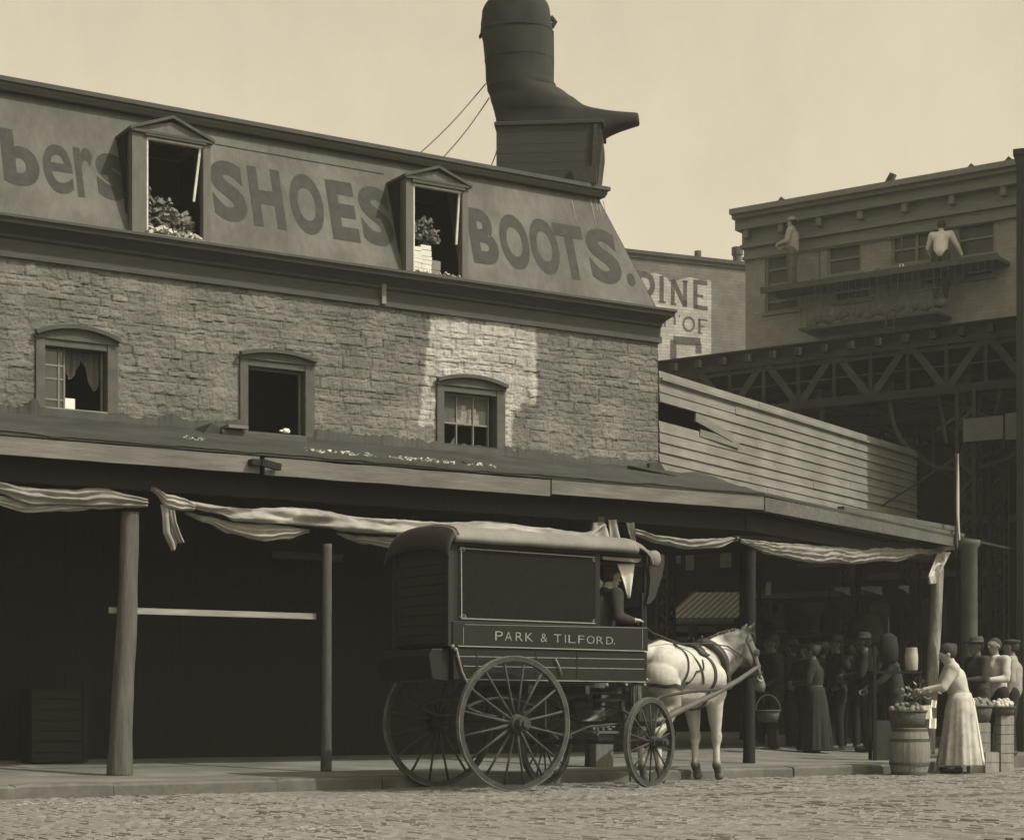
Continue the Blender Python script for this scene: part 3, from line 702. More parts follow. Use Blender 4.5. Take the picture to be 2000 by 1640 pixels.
m = MB(); m.box(u2c+0.0, u2c+SL, 0.5, 0.55, 3.7, 5.2); m.box(u2c, u2c+SL, 0.03, 0.5, 3.7, 3.75); S.part('inner_wall', m, black)
m = MB(); m.box(u2c+0.02, u2c+SL, -0.06, 0.08, 5.225, 5.26); m.box(u2c+0.02, u2c+SL, 0.08, 4, 5.20, 5.23)
S.part('roof_edge', m, boards)
m = MB(); m.beam((u2c+1.0, -0.03, 4.86), (u2c+2.1, -0.05, 4.70), 0.02, 0.12); m.beam((u2c+1.15, -0.02, 4.66), (u2c+2.3, -0.045, 4.62), 0.02, 0.10)
each(S, 'loose_board', m, fascia)
m = MB(); P_ = [(u2c-0.35, 4.06), (u2c-0.05, 4.10), (u2c+0.10, 4.0), (u2c+0.35, 3.92), (u2c+0.6, 3.86), (u2c+0.6, 3.7), (u2c-0.35, 3.7)]
m.prism(P_, lambda x, z: (x, -0.07, z), lambda x, z: (x, -0.03, z)); S.part('tar_patch', m, tar)

# ------------------------------------------------------------------ market awning (pent roof)
ZF = 3.20
Awn = T('market_awning', 'low tarred pent roof over the sidewalk with pale fascia board on rough posts', 'awning', F1, F1.u(640, 0.3), 0.3, 0)
def rp(x, z0, z1): pass
OUT = (2.6, SIDE)
def of(d): return (2.6-d, SIDE-d*SIDE/2.6)          # d metres behind the fascia
rfp = [(of(-0.04), ZF+0.185), (of(-0.04), ZF+0.215), (of(2.55), 4.02), (of(2.55), 3.95)]
rfm = sweep(rfp, UL, 9.0)
Awn.part('roof_sheet', w2l(rfm, Awn), tar)
# warped surface over it: patched tar with ripples
s = MB(); nu, nv = 260, 14
ua0, ua1 = UL, F1.u(1490, 0)
def rs_(a, b):
    u = ua0+(ua1+1.0*b-ua0)*a; d = -0.05+2.55*b
    z = ZF+0.222+(4.035-ZF-0.222)*((d+0.05)/2.6)+0.025*noise.noise((u*1.1, d*2, 3))+0.018*noise.noise((u*5, d*5, 6))+0.010*noise.noise((u*14, d*14, 6))-0.012
    return (u, d, z)
s.grid(nu, nv, rs_); Awn.part('tar_covering', s, tar, smooth=True, fix=False)
# fascia boards, butted with small steps
joints = [(-400, 505, 0.0, 0.175, fascia), (515, 1072, -0.010, 0.180, fascia), (1075, 1489, 0.016, 0.185, fascia)]
for (xa, xb, dz_, h, mt) in joints:
    m = MB(); ua, ub = F1.u(xa, 0), F1.u(xb, 0); n = 40
    for k in range(n):
        a, b = ua+(ub-ua)*k/n, ua+(ub-ua)*(k+1)/n
        ja, jb = 0.006*noise.noise((a*2, 5, 0)), 0.006*noise.noise((b*2, 5, 0))
        m.add([(a, -0.03, ZF+dz_+ja), (b, -0.03, ZF+dz_+jb), (b, 0, ZF+dz_+jb), (a, 0, ZF+dz_+ja),
               (a, -0.03, ZF+dz_+h+ja*2), (b, -0.03, ZF+dz_+h+jb*2), (b, 0, ZF+dz_+h+jb*2), (a, 0, ZF+dz_+h+ja*2)],
              [(0,1,5,4), (0,3,2,1), (4,5,6,7), (2,3,7,6)]+([(0,4,7,3)] if k == 0 else [])+([(1,2,6,5)] if k == n-1 else []))
    Awn.part('fascia_board', m, mt, label='pale bare fascia board')
m = MB(); cA = F2.loc(A_.x, A_.y)[0]
fa2 = [tuple(F2.P(cA+0.01, -SIDE-0.03, ZF+0.0)), tuple(F2.P(cA+6.55, -SIDE-0.03, ZF+0.05))]
for h0, h1, dv_, mt in ((0.0, 0.17, 0.0, fascia2),):
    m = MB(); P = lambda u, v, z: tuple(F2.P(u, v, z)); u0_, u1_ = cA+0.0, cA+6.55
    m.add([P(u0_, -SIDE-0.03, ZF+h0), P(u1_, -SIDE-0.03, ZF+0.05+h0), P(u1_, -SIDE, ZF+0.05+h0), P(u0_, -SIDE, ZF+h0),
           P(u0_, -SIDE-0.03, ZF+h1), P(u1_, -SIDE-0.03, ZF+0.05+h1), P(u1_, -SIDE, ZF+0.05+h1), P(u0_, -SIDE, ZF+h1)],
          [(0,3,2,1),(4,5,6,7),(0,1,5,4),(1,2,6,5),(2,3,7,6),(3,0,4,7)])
    Awn.part('fascia_board', w2l(m, Awn), mt, label='darker fascia board on the side')
m = MB()
for k, (a, b, z, h) in enumerate(((0.8, 6.9, 0.20, 0.05), (2.8, 6.8, 0.30, 0.07), (4.4, 6.6, 0.13, 0.05))):
    p = F2.P(cA+a, -SIDE+0.1+0.12*k, ZF+z); q = F2.P(cA+b, -SIDE+0.05+0.12*k, ZF+z+0.06); m.beam(p, q, 0.10, h)
Awn.part('eave_timber', w2l(m, Awn), fascia2)
# rafters and header beam (dark underside)
m = MB()
for k in range(40):
    u = UL+0.3+k*0.62
    if u < ua1-0.1: m.beam((u, 0.06, ZF+0.14), (u, 2.5, 3.91), 0.06, 0.12)
m.box(UL, ua1, 0.22, 0.38, 2.98, 3.16)
Awn.part('rafter', m, darkwd)
m = MB(); P = lambda u, v, z: F2.P(u, v, z); m.beam(P(cA, -SIDE+0.3, 3.07), P(cA+6.4, -SIDE+0.3, 3.1), 0.16, 0.18)
for k in range(10): m.beam(P(cA+0.4+k*0.65, -SIDE+0.05, ZF+0.15), P(cA+0.4+k*0.65, -0.1, 3.9), 0.06, 0.12)
Awn.part('side_rafter', w2l(m, Awn), darkwd)
# posts
def logpost(px_b, px_t, y_t, rb, rt_, fr, v, mat_, label, seed=0, zg=0.13, knots=1.0, sq=False):
    u = fr.u(px_b, v); zt = fr.z(px_t, y_t, v); ut = fr.u(px_t, v); m = MB(); n = 60
    pts = []; rs = []
    for k in range(n+1):
        t = k/n; z = zg-0.02+(zt-zg+0.02)*t
        pts.append((u+(ut-u)*t+knots*0.03*noise.noise((t*2.4, seed, 1)), v+knots*0.02*noise.noise((t*3, seed, 8)), z))
        rs.append((rb+(rt_-rb)*t)*(1+0.10*knots*noise.noise((t*5, seed, 3))+(0.12*(1-t*8) if t < 0.125 else 0)))
    m.tube(pts, rs, 28); nv_ = []
    for i, (x, y, z) in enumerate(m.v):
        p = pts[min(n, i//28)]; a = math.atan2(y-p[1], x-p[0]); g_ = 0.10*knots*noise.noise((math.cos(a)*2, math.sin(a)*2, z*1.1+seed))+0.07*noise.noise((math.cos(a)*7, math.sin(a)*7, z*0.9+seed))+0.04*noise.noise((math.cos(a)*9, math.sin(a)*9, z*7))
        nv_.append((p[0]+(x-p[0])*(1+g_), p[1]+(y-p[1])*(1+g_), z))
    m.v = nv_
    o = obj('timber_post', m, mat_, None, (u, v, zg), smooth=True); place(o, fr, u, v, zg); tag(o, label, 'post', 'posts under the market awning'); return o
logpost(234, 256, 1000, 0.115, 0.088, F1, 0.3, logm, 'thick leaning peeled-log post at the left end of the pale rail', 1)
logpost(637, 639, 1062, 0.055, 0.050, F1, 0.3, logd, 'thin straight post left of the wagon at the right end of the pale rail', 2, knots=0.4)
logpost(1162, 1166, 1010, 0.11, 0.09, F1, 0.3, logd, 'stout post behind the wagon between its wheels', 3, knots=0.5)
logpost(-160, -150, 1000, 0.10, 0.09, F1, 0.3, logd, 'post beyond the leaning log post', 4)
vP = -SIDE+0.3
logpost(1812, 1834, 1085, 0.095, 0.085, F2, vP, M('peeling_log', 0.20, 0.6, 2.2, 0.7, 8, axis=2, stretch=6), 'patchy pale peeled post at the far corner behind the woman', 5, knots=0.5)
logpost(1463, 1465, 1068, 0.07, 0.07, F2, -SIDE+0.3, darkwd, 'dark straight post beside the horse head at the awning corner', 6, knots=0.2)
# block around foot of the post behind the wagon
m = MB(); ub = F1.u(1159, 0.25); m.box(ub-0.125, ub+0.125, 0.02, 0.15, 0.125, 0.50); o = obj('timber_block', m, M('split_block', 0.12, 0.4, 4, 0.5, 12, axis=2), None, (ub, 0.1, 0.125), bevel=0.01)
place(o, F1, ub, 0.1, 0.125); tag(o, 'squat timber block on the sidewalk under the wagon', 'block')
m = MB(); m.box(ub-0.18, ub+0.16, -0.03, 0.20, 0.515, 0.54); 
for k in range(9): m.sphere((ub-0.12+0.03*k, 0.05+0.06*math.sin(k*2), 0.56+0.015*(k % 3)), 0.03, 8, 5, (1.3, 0.8, 0.6))
o = obj('bundle', m, clog, None, (ub, 0.1, 0.51), smooth=False); place(o, F1, ub, 0.1, 0.51); tag(o, 'small board with a bundle lying on the squat timber block', 'bundle')
# rail between the posts
m = MB(); ua, ub = F1.u(215, 0.36), F1.u(620, 0.36); za, zb_ = F1.z(265, 1192, 0.36), F1.z(618, 1203, 0.36); n = 20
for k in range(n):
    a, b = k/n, (k+1)/n; Z = lambda t: za+(zb_-za)*t
    m.beam((ua+(ub-ua)*a, 0.40, Z(a)), (ua+(ub-ua)*b+0.0005, 0.40, Z(b)), 0.022, 0.062)
o = obj('wooden_rail', m, M('rail_wood', 0.22, 0.35, 2, 0.3, 10, axis=0), None, (ua, 0.4, za)); place(o, F1, ua, 0.4, za)
tag(o, 'pale horizontal plank rail from the leaning log post to the thin post', 'rail')
# second dark rail high up at left back
# litter on the awning roof and stump of timber
def litter(px0, px1, d0, n, seed, label, size=(0.012, 0.03)):
    r = random.Random(seed); m = MB(); u0_, u1_ = F1.u(px0, d0), F1.u(px1, d0)
    for k in range(n):
        t = r.random(); u = u0_+(u1_-u0_)*t; d = d0+r.uniform(-0.06, 0.08); z = ZF+0.24+(0.8/2.6)*(d+0.05); s_ = r.uniform(*size)
        q = [(u+r.uniform(-1, 1)*s_*1.6, d+r.uniform(-1, 1)*s_, z+r.random()*s_*1.6) for _ in range(4)]
        m.add(q, [(0,1,2), (0,1,3), (1,2,3), (0,2,3)])
    z0 = ZF+0.24; o = obj('roof_litter', m, M('scrap', 0.32, 0.9, 14, 0.4, 30), None, (u0_, d0, z0)); place(o, F1, u0_, d0, z0); tag(o, label, 'litter'); o['kind'] = 'stuff'
litter(590, 725, 0.10, 60, 1, 'scattered scraps on the awning roof below the middle window')
litter(765, 885, 0.06, 90, 2, 'dense line of scraps on the awning edge left of the barred window')
litter(895, 990, 0.03, 30, 3, 'thin line of scraps on the awning edge under the barred window')
litter(365, 395, 0.25, 16, 4, 'small tuft of rags on the awning roof beside the raised hatch')
# raised hatch box under the middle window
vh = 1.95; hu0, hu1, hu2, hu3 = F1.u(397, vh), F1.u(418, vh), F1.u(434, vh), F1.u(600, vh)
zt0, zt1, zt2 = F1.z(416, 823, vh), F1.z(480, 842, vh), F1.z(600, 852, vh); zl = 3.70
m = MB(); m.prism([(hu2, zl), (hu3, zl), (hu3, zt2), (hu2, zt1)], lambda x, z: (x, vh, z), lambda x, z: (x, 2.58, z))
HT = T('roof_hatch', 'tar-covered raised hatch box on the awning roof below the middle window', 'hatch', F1, hu0, vh, zl)
HT.part('front_board', m, M('hatch_board', 0.062, 0.3, 3, 0.4, 12, axis=0), bevel=0.01)
m = MB(); m.prism([(hu0, zl), (hu2-0.003, zl), (hu2-0.003, zt1+0.03), (hu1, zt0), (hu0, F1.z(400, 850, vh))], lambda x, z: (x, vh+0.05, z), lambda x, z: (x, 2.58, z)); HT.part('side_board', m, tar, bevel=0.01)
m = MB(); ha = F1.u(425, 2.2); z_ = F1.z(455, 833, 1.9); m.box(ha, F1.u(484, 1.9), 1.88, 2.5, z_-0.015, z_+0.02)
o = obj('loose_plank', m, fascia, None, (ha, 2, z_)); place(o, F1, ha, 2, z_); tag(o, 'short pale plank laid on the hatch left of the middle window', 'plank')
m = MB(); pu = F1.u(560, FWv-0.02); pz_ = wins[1][2]+0.002
m.lathe([(0.02, 0), (0.045, 0.01), (0.05, 0.035), (0.035, 0.06), (0.012, 0.065)], (0,0,0), 14); m.sphere((-0.06, 0, 0.03), 0.02, 8, 6, (1.4, 0.8, 0.7))
o = obj('white_jug', m, M('glazed_white', 0.75, 0.05, 5, 0.05, 5, rough=0.3), None, smooth=True); place(o, F1, pu, FWv-0.0, pz_); tag(o, 'small white jug on the sill of the open middle window', 'jug')
# stub of beam poking through the fascia
m = MB(); us = F1.u(500, -0.05); m.beam((us, 0.1, ZF+0.10), (us+0.0, -0.14, ZF+0.10), 0.16, 0.06); m.beam((us+0.02, -0.14, ZF+0.10), (us+0.25, -0.09, ZF+0.07), 0.05, 0.07)
o = obj('broken_timber', m, darkwd, None, (us, 0, ZF+0.1)); place(o, F1, us, 0, ZF+0.1); tag(o, 'dark broken timber end caught on the fascia joint at left', 'timber')

# ------------------------------------------------------------------ rolled canvas curtains hung below the awning
def swag(fr, v, tops, drops, mat_, label, folds=6, seed=0, thick=0.05, nseg=36):
    """tops: list of (px, y_top, y_bottom) knots; cloth bundle between them, with fold ridges running lengthwise"""
    K = [(fr.u(x, v), fr.z(x, a, v), fr.z(x, b, v)) for x, a, b in tops]
    m = MB(); N = 0; rows_ = []
    for i in range(len(K)-1):
        steps = max(6, int((K[i+1][0]-K[i][0])/0.03))
        for k in range(steps+(1 if i == len(K)-2 else 0)):
            t = k/steps; s_ = t*t*(3-2*t); u = K[i][0]+(K[i+1][0]-K[i][0])*t
            zt = K[i][1]+(K[i+1][1]-K[i][1])*s_; zb2 = K[i][2]+(K[i+1][2]-K[i][2])*s_
            h = max(0.012, zt-zb2); th = min(thick, h*0.55)
            ring = []
            for q in range(nseg):
                a = 2*math.pi*q/nseg; zz = (zt+zb2)/2+h/2*math.cos(a); yy = math.sin(a)*th*0.75
                f = math.sin(folds*(0.5-0.5*math.cos(a))*math.pi*1.0+2.2*noise.noise((u*1.6, seed, 0))*2+u*0.9)
                f2 = noise.noise((u*3, a*1.5, seed+4))
                f3 = 0.6*noise.noise((u*11, a*3, seed+9))+1.3*(0.35-abs(noise.noise((u*3.5+a*0.5, a*1.6, seed+2))*1.6)); ring.append((u, v+yy*(1+0.22*f+0.35*f2+0.25*f3)-0.010*f, zz+0.010*noise.noise((u*9, a, seed))+0.006*f3))
            rows_.append(ring)
    for r_ in rows_: m.v += r_
    n = nseg
    m.f = [(i*n+k, i*n+(k+1) % n, (i+1)*n+(k+1) % n, (i+1)*n+k) for i in range(len(rows_)-1) for k in range(n)]+[tuple(range(n)), tuple(reversed([(len(rows_)-1)*n+k for k in range(n)]))]
    return m
def curtain(label, fr, v, bands, seed, extra=None):
    k0 = bands[0][0][0]; u0_ = fr.u(k0[0], v); z0 = fr.z(k0[0], k0[1], v)
    t = T('canvas_curtain', label, 'awning canvas', fr, u0_, v, z0, group='furled canvas curtains under the awning')
    for j, (b, vo, fo, mt) in enumerate(bands2(bands)):
        t.part('canvas_roll' if j == 0 else 'canvas_swag', swag(fr, v+vo, b, None, mt, '', folds=fo, seed=seed+j*3), mt, smooth=True)
    return t
def bands2(b): return b if isinstance(b[0], tuple) and isinstance(b[0][0], list) else [(x, 0, 5, canvas) for x in b]
CV = 0.20
t = T('canvas_curtain', 'furled canvas with drooping folds at the far left end under the awning', 'awning canvas', F1, F1.u(0, CV), CV, 2.9, group='furled canvas curtains under the awning')
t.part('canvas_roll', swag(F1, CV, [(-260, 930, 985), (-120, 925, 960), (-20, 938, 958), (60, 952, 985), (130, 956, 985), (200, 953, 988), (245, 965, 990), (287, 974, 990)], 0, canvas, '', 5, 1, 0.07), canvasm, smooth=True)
t.part('canvas_swag', swag(F1, CV+0.06, [(-100, 955, 975), (-20, 965, 982), (50, 975, 1000), (130, 968, 998), (190, 956, 994), (240, 975, 992)], 0, canvasd, '', 7, 5, 0.05), canvasd, smooth=True)
t = T('canvas_curtain', 'long bright furled canvas with hanging swags between the leaning post and the wagon roof', 'awning canvas', F1, F1.u(330, CV), CV, 2.9, group='furled canvas curtains under the awning')
t.part('canvas_roll', swag(F1, CV, [(295, 950, 958), (330, 965, 985), (370, 978, 992), (430, 988, 1004), (460, 992, 1018), (600, 992, 1026), (700, 1010, 1040), (860, 1020, 1050), (960, 1018, 1052), (1060, 1030, 1060), (1140, 1040, 1062), (1180, 1022, 1034)], 0, canvas, '', 2, 2, 0.07), canvas, smooth=True)
t.part('canvas_swag', swag(F1, CV+0.09, [(362, 1000, 1004), (400, 1008, 1020), (450, 1018, 1042), (515, 1022, 1056), (565, 1028, 1052), (604, 1034, 1040)], 0, canvas, '', 6, 7, 0.06), canvas, smooth=True)
t.part('canvas_swag', swag(F1, CV+0.09, [(658, 1040, 1044), (700, 1046, 1060), (780, 1050, 1072), (860, 1052, 1076), (940, 1050, 1060)], 0, canvas, '', 6, 9, 0.06), canvas, smooth=True)
t.part('furling_pole', MB().tube([(F1.u(345, CV), CV+0.05, F1.z(345, 985, CV)), (F1.u(660, CV), CV+0.05, F1.z(660, 1032, CV)), (F1.u(1180, CV), CV+0.05, F1.z(1180, 1060, CV))], 0.03, 10), darkwd, smooth=True)
t.part('canvas_knot', swag(F1, CV-0.05, [(300, 952, 962), (325, 966, 990), (355, 972, 998), (380, 984, 996)], 0, canvas, '', 5, 19, 0.06), canvas, smooth=True)
def rag(pxs, seed, mt, name='hanging_rag', v=CV-0.03, fr=F1):
    m = MB(); n = 24; c = 10
    def fn(a, b):
        row = pxs; i = min(len(row)-2, int(b*(len(row)-1))); q = b*(len(row)-1)-i
        xl = row[i][0]+(row[i+1][0]-row[i][0])*q; xr = row[i][1]+(row[i+1][1]-row[i][1])*q; y = row[i][2]+(row[i+1][2]-row[i][2])*q
        x = xl+(xr-xl)*a; vv_ = v+0.03*math.sin(a*9+seed)*(0.4+b)
        return (fr.u(x, v), vv_, fr.z(x, y, v))
    m.grid(c, n, fn); return m
t.part('hanging_rag', rag([(314, 345, 985), (318, 336, 1010), (320, 338, 1040), (330, 345, 1060), (336, 340, 1075)], 1, canvasd), canvasd, smooth=True, solid=0.01)
t.part('hanging_rag', rag([(330, 340, 995), (334, 342, 1020), (342, 350, 1045), (350, 356, 1060)], 2, canvas, v=CV-0.06), canvas, smooth=True, solid=0.01)
# tie cloths above the wagon roof
t = T('canvas_curtain', 'crumpled canvas ends knotted to the post above the wagon roof', 'awning canvas', F1, F1.u(1190, CV), CV, 2.9, group='furled canvas curtains under the awning')
t.part('canvas_flap', rag([(1158, 1180, 1020), (1156, 1186, 1035), (1150, 1190, 1055), (1148, 1192, 1075)], 3, canvas), canvas, smooth=True, solid=0.012)
t.part('canvas_flap', rag([(1188, 1206, 1015), (1190, 1210, 1035), (1190, 1216, 1055), (1190, 1218, 1075)], 5, canvasd), canvasd, smooth=True, solid=0.012)
t.part('canvas_flap', rag([(1222, 1240, 1020), (1226, 1240, 1040), (1232, 1240, 1055), (1235, 1240, 1070)], 4, canvas, v=CV+0.02), canvas, smooth=True, solid=0.012)
# third curtain: two sagging spans to the far corner; first on the front plane then along the side
t = T('canvas_curtain', 'thin sagging canvas with parallel folds above the horse and market crowd', 'awning canvas', F1, F1.u(1300, CV), CV, 2.9, group='furled canvas curtains under the awning')
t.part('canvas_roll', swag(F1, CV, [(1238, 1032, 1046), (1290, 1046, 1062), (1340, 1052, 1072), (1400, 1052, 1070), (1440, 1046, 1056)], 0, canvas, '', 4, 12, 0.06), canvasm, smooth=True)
vS = -SIDE+0.24
mm_ = swag(F2, vS, [(1448, 1052, 1060), (1500, 1058, 1082), (1580, 1064, 1098), (1650, 1070, 1100), (1740, 1068, 1096), (1800, 1070, 1084), (1868, 1066, 1074)], 0, canvas, '', 7, 15, 0.07)
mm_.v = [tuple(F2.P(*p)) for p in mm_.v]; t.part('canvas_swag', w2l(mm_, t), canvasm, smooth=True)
mm_ = MB().tube([(F2.u(1440, vS), vS+0.05, F2.z(1440, 1050, vS)), (F2.u(1875, vS), vS+0.05, F2.z(1875, 1064, vS))], 0.035, 10)
mm_.v = [tuple(F2.P(*p)) for p in mm_.v]; t.part('furling_pole', w2l(mm_, t), darkwd, smooth=True)
mm_ = rag([(1830, 1856, 1078), (1822, 1846, 1100), (1812, 1834, 1125), (1816, 1828, 1140)], 6, canvas, v=vS-0.05, fr=F2)
mm_.v = [tuple(F2.P(*p)) for p in mm_.v]; t.part('hanging_rag', w2l(mm_, t), M('pale_rag', 0.4), smooth=True, solid=0.02)
# ------------------------------------------------------------------ organic bodies: overlapping tapered volumes fused into one skin
def fuse(mb, voxel, smooth=6, fac=0.5):
    me = bpy.data.meshes.new('tmp'); me.from_pydata(mb.v, [], mb.f); bm = bmesh.new(); bm.from_mesh(me)
    bmesh.ops.recalc_face_normals(bm, faces=bm.faces); bm.to_mesh(me); bm.free()
    o = bpy.data.objects.new('tmp', me); COL.objects.link(o)
    r = o.modifiers.new('r', 'REMESH'); r.mode = 'VOXEL'; r.voxel_size = voxel
    s = o.modifiers.new('s', 'SMOOTH'); s.iterations = smooth; s.factor = fac
    bpy.context.view_layer.update()
    m2 = bpy.data.meshes.new_from_object(o.evaluated_get(bpy.context.evaluated_depsgraph_get()))
    out = MB(); out.v = [tuple(v.co) for v in m2.vertices]; out.f = [tuple(p.vertices) for p in m2.polygons]
    bpy.data.objects.remove(o); bpy.data.meshes.remove(me); bpy.data.meshes.remove(m2)
    return out
def head_parts(m, c, r, face=(1,0,0), up=(0,0,1)):
    """head volumes with brow, nose, chin, ears; c centre, r about half the head height"""
    f = Vector(face).normalized(); u = Vector(up).normalized(); u = (u-f*u.dot(f)).normalized(); l = u.cross(f); c = Vector(c)
    P = lambda a, b, h: c+f*a*r+l*b*r+u*h*r
    m.sphere(P(-0.08, 0, 0.18), r*0.80, 14, 10); m.sphere(P(0.10, 0, 0.10), r*0.72, 14, 10)
    m.capsule(P(0.22, 0, -0.15), r*0.56, P(0.42, 0, -0.72), r*0.30)
    m.capsule(P(0.10, 0.25, -0.4), r*0.35, P(0.38, 0.08, -0.72), r*0.24); m.capsule(P(0.10, -0.25, -0.4), r*0.35, P(0.38, -0.08, -0.72), r*0.24)
    m.capsule(P(0.76, 0, 0.14), r*0.11, P(0.98, 0, -0.16), r*0.12)
    m.capsule(P(0.72, 0.26, 0.26), r*0.12, P(0.72, -0.26, 0.26), r*0.12)
    m.capsule(P(0.74, 0.13, -0.45), r*0.10, P(0.74, -0.13, -0.45), r*0.10)
    for s in (1, -1): m.sphere(P(-0.02, s*0.78, 0.0), r*0.2, 8, 6, (0.9, 0.5, 1.2))
def hand_parts(m, w, d, n, s=1.0, curl=0.6, side=1):
    """palm, four unequal bent fingers and a thumb; w wrist, d pointing direction, n palm normal"""
    w = Vector(w); d = Vector(d).normalized(); n = Vector(n); n = (n-d*n.dot(d)).normalized(); t = d.cross(n)*side
    m.capsule(w, 0.024*s, w+d*0.04*s, 0.026*s)
    for k, L in enumerate((0.068, 0.078, 0.073, 0.058)):
        off = (1.5-k)*0.020*s; b = w+d*0.075*s+t*off; m.capsule(w+d*0.02*s+t*off*0.6, 0.016*s, b, 0.0125*s)
        a = curl; p1 = b+(d*math.cos(a*0.5)+n*math.sin(a*0.5))*L*0.5*s; p2 = p1+(d*math.cos(a*1.4)+n*math.sin(a*1.4))*L*0.5*s
        m.capsule(b, 0.0098*s, p1, 0.0090*s); m.capsule(p1, 0.0090*s, p2, 0.0076*s)
    tb = w+d*0.025*s+t*0.028*s; t1 = tb+(d*0.6+t*0.75+n*0.2)*0.042*s; t2 = t1+(d*0.85+t*0.25+n*0.4)*0.034*s
    m.capsule(tb, 0.014*s, t1, 0.0115*s); m.capsule(t1, 0.0115*s, t2, 0.009*s)
def person(label, loc, rot, J, cloth, mats, voxel=0.009, hat=None, skirt=None, hairstyle='short', group=None, scale=1.0, cat='person'):
    """J: joints in metres, x forward, y left, z up; body is one fused skin, clothes are its children"""
    t = T('person', label, cat, loc=loc, rot=rot, group=group); V = lambda k: Vector(J[k])
    m = MB(); hd = V('head'); nk = V('neck'); ch = V('chest'); pv = V('pelvis')
    head_parts(m, hd, 0.118, J.get('face', (1,0,0)), J.get('up', (0,0,1)))
    m.capsule(nk, 0.060, hd+(nk-hd)*0.35, 0.055)
    m.capsule(ch, 0.125, pv, 0.12); m.capsule(nk+(ch-nk)*0.25, 0.08, ch, 0.12)
    for s in 'lr':
        sh, el, wr = V('sh'+s), V('el'+s), V('wr'+s); m.capsule(nk+(ch-nk)*0.3, 0.06, sh, 0.058)
        m.capsule(sh, 0.054, el, 0.040); m.capsule(el, 0.041, wr, 0.026)
        hand_parts(m, wr, J.get('hd'+s, (wr-el)), J.get('hn'+s, (0, -1 if s == 'l' else 1, 0)), 1.0, J.get('curl', 0.7), 1 if s == 'l' else -1)
        hp, kn, an = V('hp'+s), V('kn'+s), V('an'+s)
        m.capsule(hp, 0.088, kn, 0.056); m.capsule(kn, 0.054, an, 0.036); m.capsule(an, 0.036, an+Vector(J.get('toe'+s, (0.15, 0, -0.04))), 0.030); m.capsule(an, 0.036, an+Vector((-0.04, 0, -0.035)), 0.034)
    body = fuse(m, voxel, 4)
    t.part('body', body, mats[0], smooth=True)
    top = MB()
    top.capsule(nk+(ch-nk)*0.22, 0.092, ch, 0.150); top.capsule(ch, 0.155, pv+Vector((0, 0, 0.02 if not skirt else 0.10)), 0.150 if not skirt else 0.115)
    for s in 'lr':
        sh, el, wr = V('sh'+s), V('el'+s), V('wr'+s)
        top.capsule(nk+(ch-nk)*0.35, 0.075, sh, 0.078)
        top.capsule(sh, 0.075, el, 0.057)
        if not J.get('short'): top.capsule(el, 0.057, el+(wr-el)*0.93, 0.040)
        else: top.capsule(el, 0.057, el+(wr-el)*0.15, 0.052)
        top.capsule(ch, 0.10, sh, 0.07)
    if J.get('coat'):
        for s in 'lr': top.capsule(V('hp'+s), 0.115, V('hp'+s)+(V('kn'+s)-V('hp'+s))*0.35, 0.115)
    c2 = fuse(top, voxel*1.2, 5)
    c2.v = [(x+0.006*noise.noise((x*11, y*11, z*9)), y+0.006*noise.noise((x*11+5, y*11, z*9)), z) for x, y, z in c2.v]
    t.part(cloth[0], c2, mats[1], smooth=True)
    if not skirt:
        lg = MB()
        for s in 'lr':
            hp, kn, an = V('hp'+s), V('kn'+s), V('an'+s)
            lg.capsule(pv, 0.135, hp, 0.118); lg.capsule(hp, 0.112, kn, 0.078); lg.capsule(kn, 0.077, an+Vector((0, 0, 0.02)), 0.060)
        t.part('trousers', fuse(lg, voxel*1.3, 4), mats[2], smooth=True)
    else:
        z0 = skirt; zt = pv.z+0.06; a0, a1 = pv.x, pv.y
        def fn(a, z):
            k = (zt-z)/(zt-z0); return 1+0.10*k*math.sin(a*9+2*math.sin(a*2))+0.06*k*math.sin(a*17+1)
        prof = [(0.135, zt+0.04), (0.165, zt-0.05), (0.195, zt-0.18), (0.215, zt-0.40), (0.245, zt-0.62), (0.275, z0+0.02), (0.272, z0)]
        s_ = MB(); s_.lathe(prof, (a0, a1, 0), 72, (0.95, 1.0), fn); t.part('skirt', s_, mats[2], smooth=True)
    sh_ = MB()
    for s in 'lr':
        an = V('an'+s); d = Vector(J.get('toe'+s, (0.15, 0, -0.04)))
        sh_.capsule(an+Vector((-0.035, 0, -0.035)), 0.042, an+d, 0.036)
        sh_.capsule(an, 0.046, an+Vector((0, 0, 0.05)), 0.048)
    t.part('shoes', fuse(sh_, voxel, 2), leather, smooth=True)
    f = Vector(J.get('face', (1,0,0))).normalized(); up = Vector(J.get('up', (0,0,1))); up = (up-f*up.dot(f)).normalized()
    rm = Matrix((f, up.cross(f), up)).transposed()
    hm = MB()
    if hairstyle == 'bun':
        hm.sphere(hd+rm@Vector((-0.025, 0, 0.035)), 0.108, 16, 10, (1, 0.95, 1), rm); hm.sphere(hd+rm@Vector((-0.10, 0, 0.06)), 0.055, 12, 8)
    elif hairstyle == 'short':
        hm.sphere(hd+rm@Vector((-0.026, 0, 0.028)), 0.104, 16, 10, (1, 0.93, 1), rm)
    if hm.v: t.part('hair', fuse(hm, 0.01, 2), hair, smooth=True)
